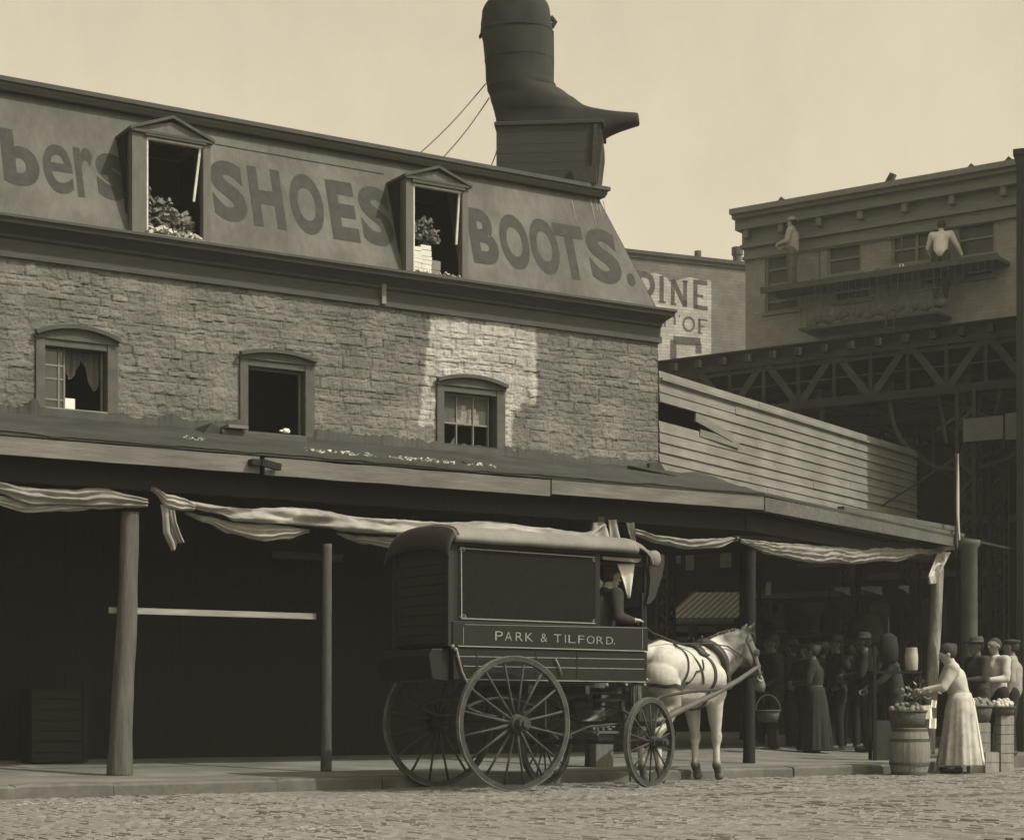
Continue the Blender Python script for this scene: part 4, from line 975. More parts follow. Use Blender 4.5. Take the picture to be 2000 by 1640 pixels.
    if hat:
        hh = MB(); mt = clod if len(hat) < 2 else hat[1]
        if hat[0] == 'cap':
            hh.lathe([(0.10, 0.0), (0.112, 0.012), (0.135, 0.035), (0.13, 0.055), (0.08, 0.068), (0.01, 0.07)], (0,0,0), 20); hh.sphere((0.10, 0, 0.005), 0.07, 12, 6, (0.9, 1, 0.12))
        elif hat[0] == 'bowler':
            hh.lathe([(0.158, 0.006), (0.162, 0.010), (0.110, 0.006), (0.108, 0.04), (0.102, 0.08), (0.075, 0.11), (0.01, 0.12)], (0,0,0), 22)
        elif hat[0] == 'straw':
            hh.lathe([(0.175, 0.0), (0.178, 0.008), (0.108, 0.008), (0.106, 0.08), (0.10, 0.088), (0.01, 0.09)], (0,0,0), 22)
        elif hat[0] == 'felt':
            hh.lathe([(0.165, 0.012), (0.17, 0.016), (0.11, 0.004), (0.105, 0.06), (0.09, 0.10), (0.05, 0.095), (0.01, 0.085)], (0,0,0), 22)
        hc = hd+rm@Vector((-0.01, 0, 0.052)); hh.v = [tuple(hc+rm@Vector(v)) for v in hh.v]
        t.part('hat', hh, mt, smooth=True)
    if scale != 1: t.e.scale = (scale,)*3
    return t
def stand(lean=0.0, arms='down', turn=0.0, step=0.0, h=1.0, look=(1,0,0)):
    J = dict(head=(0.02+lean*0.75, 0, 1.585), neck=(lean*0.6, 0, 1.44), chest=(lean*0.42, 0, 1.26), pelvis=(-lean*0.1, 0, 0.95), face=look,
             shl=(lean*0.5, 0.19, 1.385), shr=(lean*0.5, -0.19, 1.385), hpl=(0, 0.09, 0.92), hpr=(0, -0.09, 0.92),
             knl=(0.03+step*0.4, 0.10, 0.50), knr=(0.03-step*0.2, -0.10, 0.50), anl=(step*0.6, 0.11, 0.085), anr=(-step*0.6, -0.11, 0.085))
    if arms == 'down': J.update(ell=(lean*0.4-0.02, 0.25, 1.10), wrl=(lean*0.3+0.08, 0.26, 0.86), elr=(lean*0.4-0.03, -0.25, 1.10), wrr=(lean*0.3+0.06, -0.26, 0.86))
    elif arms == 'front': J.update(ell=(lean*0.5+0.06, 0.25, 1.12), wrl=(lean*0.5+0.30, 0.14, 1.10), elr=(lean*0.5+0.06, -0.25, 1.12), wrr=(lean*0.5+0.30, -0.12, 1.06))
    elif arms == 'reach': J.update(ell=(lean*0.5+0.20, 0.20, 1.16), wrl=(lean*0.5+0.42, 0.14, 1.02), elr=(lean*0.5+0.18, -0.20, 1.14), wrr=(lean*0.5+0.42, -0.10, 1.00))
    elif arms == 'hip': J.update(ell=(-0.05, 0.33, 1.14), wrl=(0.08, 0.20, 0.98), elr=(-0.02, -0.26, 1.10), wrr=(0.1, -0.26, 0.86))
    elif arms == 'carry': J.update(ell=(lean*0.4, 0.25, 1.10), wrl=(lean*0.3+0.2, 0.22, 0.98), elr=(lean*0.4-0.02, -0.25, 1.10), wrr=(lean*0.3+0.02, -0.30, 0.84))
    return J

# ------------------------------------------------------------------ giant boot sign on the roof
mpx = 25.3/F
bx, by = (1075-CX)*mpx, 25.3
Z0b = EYE+(HY-378)*mpx
BT = T('boot_sign', 'giant upturned-toe boot shop sign standing on a boarded pedestal on the roof', 'shop sign', loc=(bx, by, 7.80), rot=-5)
def bz(y): return EYE+(HY-y)*mpx-7.80
def bxx(x): return (x-1075)*mpx
sil = [(4, 962, 1058), (6, 955, 1066), (10, 949, 1070), (16, 945, 1073), (22, 942, 1074), (34, 941, 1076), (48, 939, 1078), (64, 939, 1079), (80, 943, 1080), (100, 945, 1080), (130, 948, 1080), (158, 949, 1080),
       (168, 951, 1082), (176, 953, 1088), (182, 955, 1099), (188, 957, 1108), (195, 958, 1117), (203, 961, 1125), (210, 963, 1134), (217, 965, 1145), (222, 966, 1165), (226, 967, 1195), (228, 968, 1215), (230, 968, 1247), (238, 969, 1248), (247, 970, 1249),
       (252, 971, 1232), (258, 972, 1212), (264, 973, 1195), (270, 974, 1182), (276, 974, 1176)]
m = MB(); NS = 40; rings = []
for (y, xl, xr) in sil:
    a0, a1 = bxx(xl), bxx(xr); z = bz(y)
    for k in range(NS):
        ph = 2*math.pi*k/NS; a = (a0+a1)/2-(a1-a0)/2*math.cos(ph); foot = max(0, min(1, (y-165)/60.0))
        ts = (a-bxx(965))/(bxx(1249)-bxx(965)); hw_s = 0.42; q_ = max(0, min(1, (a-bxx(1075))/(bxx(1240)-bxx(1075)))); hw_f = 0.42-0.25*q_*q_*(3-2*q_)
        hw = hw_s*(1-foot)+max(0.10, hw_f)*foot
        sgn = -math.sin(ph); e = abs(sgn)**0.75*(1 if sgn > 0 else -1)
        if foot > 0.5: e = abs(sgn)**0.35*(1 if sgn > 0 else -1)
        dn = 0.016*noise.noise((a*3, z*3, sgn*1.5)); m.v.append((a, e*(hw+dn), z+0.006*noise.noise((a*4, sgn, z*2))))
n = NS; q = len(sil)
m.f = [(i*n+k, i*n+(k+1) % n, (i+1)*n+(k+1) % n, (i+1)*n+k) for i in range(q-1) for k in range(n)]+[tuple(range(n)), tuple(reversed([(q-1)*n+k for k in range(n)]))]
boot = BT.part('boot', m, bootm, smooth=True)
sm = MB(); 
for (y, xl, xr, s) in ((10, 950, 1070, 0.425),):
    pass
m = MB()
m = MB(); m.prism([(bxx(935), bz(70)), (bxx(944), bz(52)), (bxx(946), bz(40)), (bxx(952), bz(44)), (bxx(950), bz(72)), (bxx(940), bz(66))], lambda x, z: (x, -0.06, z), lambda x, z: (x, 0.06, z))
BT.part('pull_strap', m, bootm); m = MB()
m.tube([(bxx(1076), 0, bz(34)), (bxx(1084), 0, bz(44)), (bxx(1077), 0, bz(54))], 0.035, 8)
BT.part('pull_strap', m, bootm)
m = MB(); m.tube([(bxx(1080), 0.02, bz(60)), (bxx(1080.5), 0.03, bz(120)), (bxx(1080), 0.02, bz(165))], 0.012, 6); BT.part('side_seam', m, bootm)
for yy, xl, xr in ((62, 939, 1079), (118, 947, 1080), (172, 952, 1086)):
    m = MB(); a0, a1 = bxx(xl)-0.004, bxx(xr)+0.004; NN = 40
    for k in range(NN+1):
        ph = 2*math.pi*k/NN; sg = -math.sin(ph); e = abs(sg)**0.75*(1 if sg > 0 else -1); q = ((a0+a1)/2-(a1-a0)/2*math.cos(ph), e*0.428); m.v += [(q[0], q[1], bz(yy)-0.02), (q[0], q[1], bz(yy)+0.02)]
    m.f = [(2*k, 2*k+2, 2*k+3, 2*k+1) for k in range(NN)]; BT.part('sheet_seam', m, bootm, solid=0.008)
m = MB(); pts = []
m.box(bxx(971), bxx(1182), -0.47, 0.47, bz(264), bz(256)); 
BT.part('pedestal_top', m, bootbox, bevel=0.01)
m = MB(); y = 264; 
while y < 384:
    x0 = 974+0; 
    a, b = bz(y), bz(min(y+17.4, 384))
    def xr(y): return 1177+2-max(0, (y-300))*0.12 if y > 285 else 1175+(y-264)*0.2
    m.add([(bxx(975), -0.44, b), (bxx(xr(y+17)), -0.44, b), (bxx(xr(y+17)), 0.44, b), (bxx(975), 0.44, b),
           (bxx(975), -0.44, a), (bxx(xr(y)), -0.44, a), (bxx(xr(y)), 0.44, a), (bxx(975), 0.44, a)], [(0,3,2,1),(4,5,6,7),(0,1,5,4),(1,2,6,5),(2,3,7,6),(3,0,4,7)])
    y += 17.8
BT.part('pedestal', m, bootbox)
m = MB(); m.beam((bxx(1166), -0.455, bz(266)), (bxx(1160), -0.455, bz(384)), 0.03, 0.05); BT.part('corner_strip', m, bootbox)
m = MB(); m.box(bxx(1118), bxx(1168), -0.6, -0.42, bz(384), bz(352)); m.prism([(bxx(1122), bz(360)), (bxx(1150), bz(360)), (bxx(1140), bz(398)), (bxx(1130), bz(396))], lambda x, z: (x, -0.62, z), lambda x, z: (x, -0.55, z))
BT.part('foot_block', m, tar)
for (x0, y0, x1, y1) in ((948, 160, 806, 306), (955, 188, 852, 316), (973, 282, 948, 336)):
    t0 = 25.3; v_ = FWv+0.9; te = F1.t(x1, v_); p = Vector((bxx(x0), 0.0, bz(y0)))
    wq = Vector(((x1-CX)/F*te, te, EYE+(HY-y1-6)/F*te)); R_ = Matrix.Rotation(R(5), 3, 'Z'); q = R_ @ (wq-Vector((bx, by, 7.80)))
    m = MB(); N = 12; m.tube([p.lerp(q, k/N)+Vector((0, 0, -0.05*math.sin(math.pi*k/N))) for k in range(N+1)], 0.008, 6); BT.part('guy_wire', m, iron)

# ------------------------------------------------------------------ delivery wagon
WA = 35.0
WL = Vector((0.02, 17.65, 0))
Wg = T('delivery_wagon', 'dark covered delivery wagon with pale canvas roof, lettered belly board and four spoked wheels', 'wagon', loc=WL, rot=WA)
we = (math.cos(R(WA)), math.sin(R(WA))); wn = (-we[1], we[0])
def wx(px, y_):           # wagon-local x seen at pixel column px on the plane y = y_
    d = (px-CX)/F; ox, oy = WL.x+wn[0]*y_, WL.y+wn[1]*y_
    return (d*oy-ox)/(we[0]-d*we[1])
def wt(px, y_): a = wx(px, y_); return WL.y+wn[1]*y_+we[1]*a
def wz(px, py, y_): return EYE+(HY-py)/F*wt(px, y_)
YS, YF = 0.14, 1.16
xr_, xf = wx(886, YS), wx(1264, YS)
# heights measured on the side plane
def H(py0, py1): return (lambda a: wz(886+(1264-886)*a, py0+(py1-py0)*a, YS))
zbot, z_l1, z_l2, z_l3 = H(1327, 1331)(0.5), H(1300, 1306)(0.5), H(1281, 1287)(0.5), H(1262, 1271)(0.5)
z_belt = H(1215, 1222)(0.5); ztop = H(1062, 1090)(0.0)
m = MB(); m.box(xr_, xf, YS, YF, zbot, z_l3-0.01); body = Wg.part('body', m, wagp, bevel=0.008)
m = MB(); m.box(xr_-0.02, xf, YS-0.015, YF+0.015, z_l3, z_belt); side = Wg.part('belly_board', m, wagp, bevel=0.006)
m = MB(); xp = wx(1168, YS)
m.box(xr_, xp, YS+0.01, YS+0.04, z_belt, ztop+0.02); m.box(xr_, xp, YF-0.04, YF-0.01, z_belt, ztop+0.02); curt = Wg.part('side_panel', m, wagb)
m = MB(); 
for x in (xr_+0.015, xp):
    for y in (YS+0.005, YF-0.05): m.box(x-0.03, x+0.03, y, y+0.05, z_belt, ztop+0.03)
m.box(wx(1258, YS)-0.03, wx(1258, YS)+0.005, YS, YS+0.04, z_belt, z_belt+0.35); 
m.box(wx(1262, YS)-0.02, wx(1262, YS)+0.01, YS, YS+0.03, z_belt, ztop+0.02); m.box(wx(1262, YS)-0.02, wx(1262, YS)+0.01, YF-0.04, YF-0.01, z_belt, ztop+0.02)
m.box(xr_, xf+0.1, YS-0.0, YS+0.04, ztop-0.01, ztop+0.03); m.box(xr_, xf+0.1, YF-0.04, YF, ztop-0.01, ztop+0.03)
Wg.part('roof_post', m, wagp, bevel=0.004)
m = MB()
for k, z in enumerate((z_l2-0.002, z_l1-0.002, (z_l1+z_l2)/2+0.0)): m.box(xr_+0.03, xf-0.02, YS-0.003, YS, z-0.003, z+0.003)
for x in (0.25, 0.95, 1.45): m.box(xr_+x, xr_+x+0.02, YS-0.006, YS-0.003, zbot+0.02, z_l3-0.02)
obj('batten', m, wagp, body)
# pinstripes: real raised beads and painted lines 2 mm proud
def line(p, q, w=0.007, y=YS-0.017, mt=pin):
    (xa, za), (xb, zb) = p, q; mm2 = MB(); mm2.beam((xa, y, za), (xb, y, zb), 0.003, w); return mm2
ps = MB()
def L(x0, y0, x1, y1, w=0.007, y=YS-0.003): mm2 = line((wx(x0, y), wz(x0, y0, y)), (wx(x1, y), wz(x1, y1, y)), w, y); ps.add(mm2.v, mm2.f)
for (a, b, c, d, w_) in ((905, 1300, 1258, 1306, .006), (890, 1281, 1258, 1287, .006), (905, 1326, 1262, 1331, .008)): L(a, b, c, d, w_)
yb = YS-0.018
for (a, b, c, d, w_) in ((895, 1261, 1262, 1271, .009), (908, 1219, 1262, 1226, .004), (905, 1224, 905, 1258, .004), (1255, 1228, 1255, 1266, .004)): L(a, b, c, d, w_, yb)
yq = YS+0.008
for (a, b, c, d, w_) in ((900, 1070, 1162, 1088, .010), (901, 1070, 902, 1205, .010), (903, 1207, 1166, 1217, .010), (1167, 1092, 1167, 1214, .010), (893, 1060, 1258, 1086, .008)): L(a, b, c, d, w_, yq)
for cx_, cy_ in ((903, 1072), (905, 1204), (1163, 1092), (1163, 1213)):
    for (dx0, dy0, dx1, dy1) in ((-4, -4, 4, -4), (4, -4, 4, 4), (4, 4, -4, 4), (-4, 4, -4, -4), (-7, 0, 7, 0)): L(cx_+dx0, cy_+dy0, cx_+dx1, cy_+dy1, .004, yq-0.001)
obj('pinstripe', ps, pin, side)
lt2 = MB(); txt = 'PARK & TILFORD.'
pos = [(967, 982, 1), (986, 1000, 1), (1007, 1021, 1), (1026, 1041, 1), None, (1056, 1069, 1), None, (1082, 1096, 1), (1103, 1105, 1), (1110, 1124, 1), (1129, 1141, 1), (1146, 1161, 1), (1165, 1178, 1), (1184, 1197, 1), (1199, 1201, 0)]
for ch, p in zip(txt, pos):
    if not p:
        if len(lt2.v): obj('lettered_word', lt2, M('gilt_paint', 0.19, 0.35, 20, 0.05, 20), side, fix=False)
        lt2 = MB(); continue
    yt = 1232+(p[0]-967)/235*12; ybm = 1250+(p[0]-967)/235*8
    if ch == 'P': ybm += 0
    if ch == '.': yt = ybm-3
    put_letter(lt2, ch, wx(p[0], yb), wx(p[1], yb), wz(p[0], ybm, yb), wz(p[0], yt, yb), lambda x, z: (x, yb-0.002, z), -0.008)
obj('lettered_word', lt2, M('gilt_paint', 0.19, 0.2, 20, 0.05, 20), side, fix=False)
# roof: arched canvas with rolled-over side bands
m = MB(); xa, xb_ = xr_-0.02, wx(1240, YS); crown = 0.13; n = 24
def roofz(y, x):
    c = (YS+YF)/2; h = (YF-YS)/2+0.07; q = max(-1, min(1, (y-c)/h)); return ztop+0.075+crown*math.sqrt(max(0, 1-abs(q)**2.6))+0.006*noise.noise((x*2, y*4, 0))
prof_y = [YS-0.07+(YF-YS+0.14)*k/n for k in range(n+1)]
NX = 40
for i in range(NX+1):
    x = xa+(xb_-xa)*i/NX
    r_ = [(x, YS-0.055, ztop+0.015+0.006*noise.noise((x*3, 0, 0))), (x, YS-0.075, ztop+0.05)]+[(x, y, roofz(y, x)) for y in prof_y]+[(x, YF+0.075, ztop+0.05), (x, YF+0.055, ztop+0.015)]
    m.v += r_
K_ = n+5
m.f = [(i*K_+k, i*K_+k+1, (i+1)*K_+k+1, (i+1)*K_+k) for i in range(NX) for k in range(K_-1)]
rf = Wg.part('roof', m, wagtop, smooth=True, solid=0.015)
# front brow of the roof: rolled hood
m = MB(); xh = wx(1262, YS)
for i in range(13):
    a = math.pi/2*i/12; x = xb_+0.20*math.sin(a*0.9); dz_ = -0.11*(1-math.cos(a))
    for k in range(n+1):
        y = prof_y[k]; e = abs((y-(YS+YF)/2)/((YF-YS)/2)); m.v.append((x, y, roofz(y, x)+dz_-0.06*(i/12)*(1 if True else 0)))
m.f = [(i*(n+1)+k, i*(n+1)+k+1, (i+1)*(n+1)+k+1, (i+1)*(n+1)+k) for i in range(12) for k in range(n)]
Wg.part('front_hood', m, wagtop, smooth=True, solid=0.015)
m = MB(); xr3, zr3 = wx(1276, YS), wz(1276, 1094, YS)
N_ = 24; pts = [(xr3, YS-0.06+(YF-YS+0.12)*k/N_, zr3+0.06*math.sin(math.pi*k/N_)) for k in range(N_+1)]
m.tube(pts, [0.05 if k in (0, N_) else 0.088+0.006*math.sin(k*1.7) for k in range(N_+1)], 18)
Wg.part('rolled_front_curtain', m, wagtop, smooth=True)
# dark side wings of the hood curving down to the dashboard
for y in (YS-0.035, YF+0.02):
    m = MB(); P2 = [(1262, 1085), (1293, 1083), (1294, 1100), (1289, 1125), (1281, 1150), (1275, 1168), (1266, 1178), (1258, 1180), (1263, 1160), (1266, 1130)]
    m.prism([(wx(a, YS), wz(a, b, YS)) for a, b in P2], lambda x, z: (x, y, z), lambda x, z: (x, y+0.014, z))
    Wg.part('hood_wing', m, wagfr)
# valance inside the front opening, white triangular flap
m = MB(); m.add([(wx(1177, YS), YS+0.02, wz(1177, 1086, YS)), (wx(1255, YS), YS+0.02, wz(1255, 1091, YS)), (wx(1248, YS), YS+0.02, wz(1248, 1098, YS)), (wx(1180, YS), YS+0.02, wz(1180, 1092, YS))], [(0,1,2,3)])
Wg.part('valance', m, wagtop, solid=0.008, fix=False)
m = MB()
def fl(a, b):
    xl, xr2 = 1205+22*b**0.9, 1237-9*b; y_ = 1101+67*b; x = xl+(xr2-xl)*a; return (wx(x, YS+0.10), YS+0.10+0.02*math.sin(a*5), wz(x, y_, YS+0.10))
m.grid(8, 12, fl); Wg.part('canvas_flap', m, clow, smooth=True, solid=0.006)
m = MB(); m.box(xp+0.0, xf, YF-0.06, YF-0.03, z_belt, ztop); m.box(xp-0.03, xp-0.0, YS+0.05, YF-0.05, z_belt, ztop); Wg.part('far_curtain', m, wagfr)
m = MB(); m.box(xp+0.02, xp+0.40, YS+0.06, YF-0.06, 1.38, 1.42); m.box(xf-0.06, xf-0.03, YS+0.0, YF, z_belt-0.35, z_belt+0.22); Wg.part('driver_seat', m, wagfr, bevel=0.01)
# back: louvred tailboards, hooded canvas, lower box
m = MB(); xb0 = xr_
m.box(xb0-0.035, xb0-0.005, YS+0.03, YF-0.03, z_l3+0.02, ztop+0.02)
for k in range(9):
    z = z_l3+0.03+k*0.095; m.box(xb0-0.048, xb0-0.035, YS+0.08, YF-0.07, z, z+0.082)
m.box(xb0-0.06, xb0, YS-0.0, YS+0.06, z_l3, ztop); m.box(xb0-0.06, xb0, YF-0.06, YF, z_l3, ztop)
Wg.part('tail_boards', m, M('tail_paint', 0.014, 0.2, 5, 0.1, 20, rough=0.7), bevel=0.004)
m = MB(); 
for i in range(9):
    a = i/8; x = xb0+0.02-0.13*math.sin(a*math.pi/2)
    for k in range(n+1):
        y = prof_y[k]; m.v.append((x-0.0, y, roofz(y, x)+0.012-(0.24*a**1.5)*(1 if a < 1 else 1)))
m.f = [(i*(n+1)+k, i*(n+1)+k+1, (i+1)*(n+1)+k+1, (i+1)*(n+1)+k) for i in range(8) for k in range(n)]
Wg.part('back_hood', m, wagfr, smooth=True, solid=0.012)
m = MB(); m.prism([(xb0-0.005, z_l3-0.02), (xb0-0.20, z_l3-0.02), (xb0-0.24, z_l3-0.09), (xb0-0.20, zbot+0.0), (xb0-0.005, zbot-0.02)], lambda x, z: (x, YS+0.06, z), lambda x, z: (x, YF-0.02, z))
Wg.part('tailgate_box', m, wagp, bevel=0.01)
m = MB(); yc = YS-0.02
pts = [(wx(a, yc), yc, wz(a, b, yc)) for a, b in ((892, 1268), (897, 1290), (902, 1310), (912, 1332), (925, 1345))]; m.tube(pts, 0.011, 8)
pts = [(wx(a, yc), yc, wz(a, b, yc)) for a, b in ((1085, 1286), (1092, 1300), (1097, 1318))]; m.tube(pts, 0.008, 8)
for px in (884, 890): m.sphere((wx(px, yc), yc, wz(px, 1262+(px-884), yc)), 0.022, 8, 6)
Wg.part('iron_bracket', m, M('worn_iron', 0.16, 0.3, 12, 0.2, 20, rough=0.5), smooth=True)
m = MB()
for x in (1184, 1222, 1258): m.sphere((wx(x, YS), YS-0.01, wz(x, 1337, YS)), 0.018, 8, 6)
each(Wg, 'bolt', [MB().sphere((wx(x, YS), YS-0.01, wz(x, 1337, YS)), 0.018, 8, 6) for x in (1184, 1222, 1258)], M('worn_iron', 0.16))
# running gear
RR, RF = 0.65, 0.455
def wheel_parts(radius, ns, dish):
    rim, tyre, hub, sp = MB(), MB(), MB(), MB()
    def torus(mb, r0, r1, w, n=64):
        vs = []
        for k in range(n):
            a = 2*math.pi*k/n
            for (r, y) in ((r0, -w/2), (r1, -w/2), (r1, w/2), (r0, w/2)): vs.append((r*math.cos(a), y, radius+r*math.sin(a)))
        mb.add(vs, [((k*4+j), (k*4+(j+1) % 4), ((k+1) % n)*4+(j+1) % 4, ((k+1) % n)*4+j) for k in range(n) for j in range(4)])
    torus(rim, radius-0.055, radius-0.010, 0.046); torus(tyre, radius-0.010, radius, 0.050)
    def cyl(mb, r, y0, y1, n=20): mb.add([(r*math.cos(2*math.pi*k/n), y, radius+r*math.sin(2*math.pi*k/n)) for y in (y0, y1) for k in range(n)],
        [tuple(range(n)), tuple(range(n, 2*n))]+[(k, (k+1) % n, n+(k+1) % n, n+k) for k in range(n)])
    s = radius/0.65
    cyl(hub, 0.085*s, -0.09, 0.06); cyl(hub, 0.062*s, -0.17, -0.09); cyl(hub, 0.066*s, -0.185, -0.17); cyl(hub, 0.040*s, -0.215, -0.185); cyl(hub, 0.07*s, 0.06, 0.11); cyl(hub, 0.092*s, -0.06, -0.05); cyl(hub, 0.092*s, 0.02, 0.03)
    for k in range(ns):
        a = 2*math.pi*(k+0.5)/ns; c, s_ = math.cos(a), math.sin(a); yo = -dish
        p = (0.07*s*c, yo, radius+0.07*s*s_); mid = ((radius*0.5)*c, yo*0.5, radius+(radius*0.5)*s_); q = ((radius-0.05)*c, 0, radius+(radius-0.05)*s_)
        sp.tube([p, mid, q], [0.017*s+0.002, 0.0095*s+0.002, 0.011*s+0.002], 8)
    return rim, tyre, hub, sp
def add_wheel(parent_thing, loc, rot, radius, ns, label, flip=1, spin=0.0):
    rim, tyre, hub, sp = wheel_parts(radius, ns, 0.025)
    w_ = parent_thing.part('wheel', rim, wheelm, label=label)
    w_.location = loc; w_.rotation_euler = (0, 0, R(rot)+(math.pi if flip < 0 else 0))
    for nm, mb_, mt in (('tyre', tyre, wheelr), ('hub', hub, wheelm), ('spokes', sp, wheelm)): obj(nm, mb_, mt, w_, smooth=(nm == 'spokes'), bevel=0.004 if nm == 'hub' else 0)
    return w_
add_wheel(Wg, (0, -0.0, 0), 0, RR, 16, 'near rear wheel, the largest one shown whole')
add_wheel(Wg, (0, 1.33, 0), 0, RR, 16, 'far rear wheel in shade', flip=-1)
FA_ = 19.0; xax = 1.50; yax = 0.65
ca, sa = math.cos(R(FA_)), math.sin(R(FA_)); off = 0.64
add_wheel(Wg, (xax+off*sa, yax-off*ca, 0), FA_, RF, 14, 'near front wheel, turned away')
add_wheel(Wg, (xax-off*sa, yax+off*ca, 0), FA_, RF, 14, 'far front wheel turned away', flip=-1)
m = MB(); m.tube([(0, 0.05, RR), (0, 1.28, RR)], 0.028, 10); m.box(-0.03, 0.03, 0.15, 1.18, RR+0.02, RR+0.10); Wg.part('rear_axle', m, wheelm)
m = MB()
def spring(m, c, L, dirv, z0, h):
    for sgn in (1, -1):
        pts = [(c[0]+dirv[0]*L*(k/12-0.5), c[1]+dirv[1]*L*(k/12-0.5), z0+sgn*h*(1-(2*k/12-1)**2)) for k in range(13)]
        for p, q in zip(pts, pts[1:]): m.beam(p, q, 0.04, 0.018)
for q_ in (((0.0, 0.22), 0.80, (1, 0), RR+0.16, 0.09), ((0.0, 1.08), 0.80, (1, 0), RR+0.16, 0.09), ((xax, yax-0.05), 0.80, (sa, -ca), 0.72, 0.10)):
    m = MB(); spring(m, *q_); Wg.part('leaf_spring', m, wheelm)
m = MB(); m.tube([(xax+0.58*sa, yax-0.58*ca, RF), (xax-0.58*sa, yax+0.58*ca, RF)], 0.026, 10)
m.tube([(xax, yax, 0.78), (xax, yax, 0.98)], 0.05, 12); m.lathe([(0.22, 0.86), (0.24, 0.87), (0.24, 0.89), (0.22, 0.90)], (xax, yax, 0), 24)
m.lathe([(0.20, 0.94), (0.22, 0.95), (0.22, 0.97), (0.20, 0.98)], (xax, yax, 0), 24); m.beam((0.1, yax, 0.98), (xax+0.3, yax, 0.98), 0.08, 0.06)
for s in (0.3, -0.3):
    m.beam((xax+s*sa*1.2, yax-s*ca*1.2, RF+0.06), (xax+s*sa, yax-s*ca, 0.88), 0.04, 0.04)
Wg.part('front_axle', m, wheelm)
m = MB(); m.tube([(0.55, 0.25, 0.92), (0.55, 0.25, 0.60), (0.7, 0.25, 0.50), (0.7, 0.6, 0.46)], 0.012, 8); m.beam((0.30, 0.15, 0.98), (0.30, 1.1, 0.98), 0.05, 0.08); m.beam((1.0, 0.15, 0.98), (1.0, 1.1, 0.98), 0.05, 0.08)
m.tube([(wx(1100, 0.3), 0.3, wz(1100, 1440, 0.3)), (wx(1150, 0.3), 0.3, wz(1150, 1418, 0.3)), (wx(1215, 0.4), 0.4, wz(1215, 1412, 0.4))], 0.012, 8)
Wg.part('step_iron', m, wheelm)

# ------------------------------------------------------------------ horse
HA = 54.0; HL = Vector((1.89, 20.30, 0))
Ho = T('horse', 'white-grey horse in dark harness standing between the wagon shafts with head turned right', 'horse', loc=HL, rot=HA)
m = MB()
C_ = lambda p, r, q, r2: m.capsule(p, r, q, r2)
for s in (1, -1):
    C_((-0.42, s*0.10, 1.20), .225, (0.22, s*0.09, 1.17), .215); C_((-0.66, s*0.12, 1.26), .20, (-0.30, s*0.11, 1.24), .20)
    C_((-0.72, s*0.13, 1.14), .20, (-0.60, s*0.14, 0.98), .155); C_((0.40, s*0.13, 1.14), .165, (0.50, s*0.12, 0.98), .125)
C_((-0.30, 0, 1.03), .22, (0.25, 0, 0.99), .20); C_((-0.78, 0, 1.36), .11, (-0.5, 0, 1.41), .13); C_((-0.5, 0, 1.40), .14, (0.1, 0, 1.32), .15)
C_((0.1, 0, 1.32), .16, (0.46, 0, 1.38), .135); C_((0.42, 0, 1.12), .21, (0.58, 0, 1.16), .185); C_((0.60, 0, 1.04), .12, (0.62, 0, 1.22), .15)
# neck arching forward, turning right
C_((0.46, 0, 1.30), .215, (0.78, -0.03, 1.42), .175); C_((0.78, -0.03, 1.42), .175, (1.02, -0.10, 1.50), .13)
C_((0.46, 0, 1.44), .10, (0.78, -0.03, 1.60), .075); C_((0.78, -0.03, 1.60), .075, (1.04, -0.11, 1.65), .055); C_((0.62, 0, 1.18), .17, (0.94, -0.07, 1.36), .125)
# head hanging near vertical
hp = Vector((1.06, -0.14, 1.60)); hm_ = Vector((1.27, -0.26, 1.06))
C_(hp, .100, hp.lerp(hm_, .35)+Vector((0.02, 0, 0)), .112); C_((1.02, -0.13, 1.50), .115, (1.08, -0.17, 1.36), .105)
C_(hp.lerp(hm_, .30), .108, hp.lerp(hm_, .72), .075); C_(hp.lerp(hm_, .72), .075, hm_, .068); C_(hm_+Vector((-.02, 0, 0.0)), .052, hm_+Vector((0.0, -0.01, -0.03)), .045)
C_(hp+Vector((.05, -.03, .03)), .06, hp.lerp(hm_, .6)+Vector((.05, -.03, 0)), .045)
hd_ = (hm_-hp).normalized(); lat = Vector((-0.50, -0.86, 0)); lat = (lat-hd_*lat.dot(hd_)).normalized()
for s in (1, -1):
    e0 = hp+lat*s*0.055+Vector((0.0, 0, 0.05)); e1 = e0+Vector((0.10, -0.07, 0.13))+lat*s*0.03
    C_(e0, .028, e0.lerp(e1, .45), .030); C_(e0.lerp(e1, .5), .032, e1, .008)
    m.sphere(hp.lerp(hm_, .30)+lat*s*0.085+Vector((.05, -.03, 0)), 0.026, 10, 8); m.sphere(hm_+lat*s*0.04+Vector((.03, -.015, 0)), .022, 8, 6)
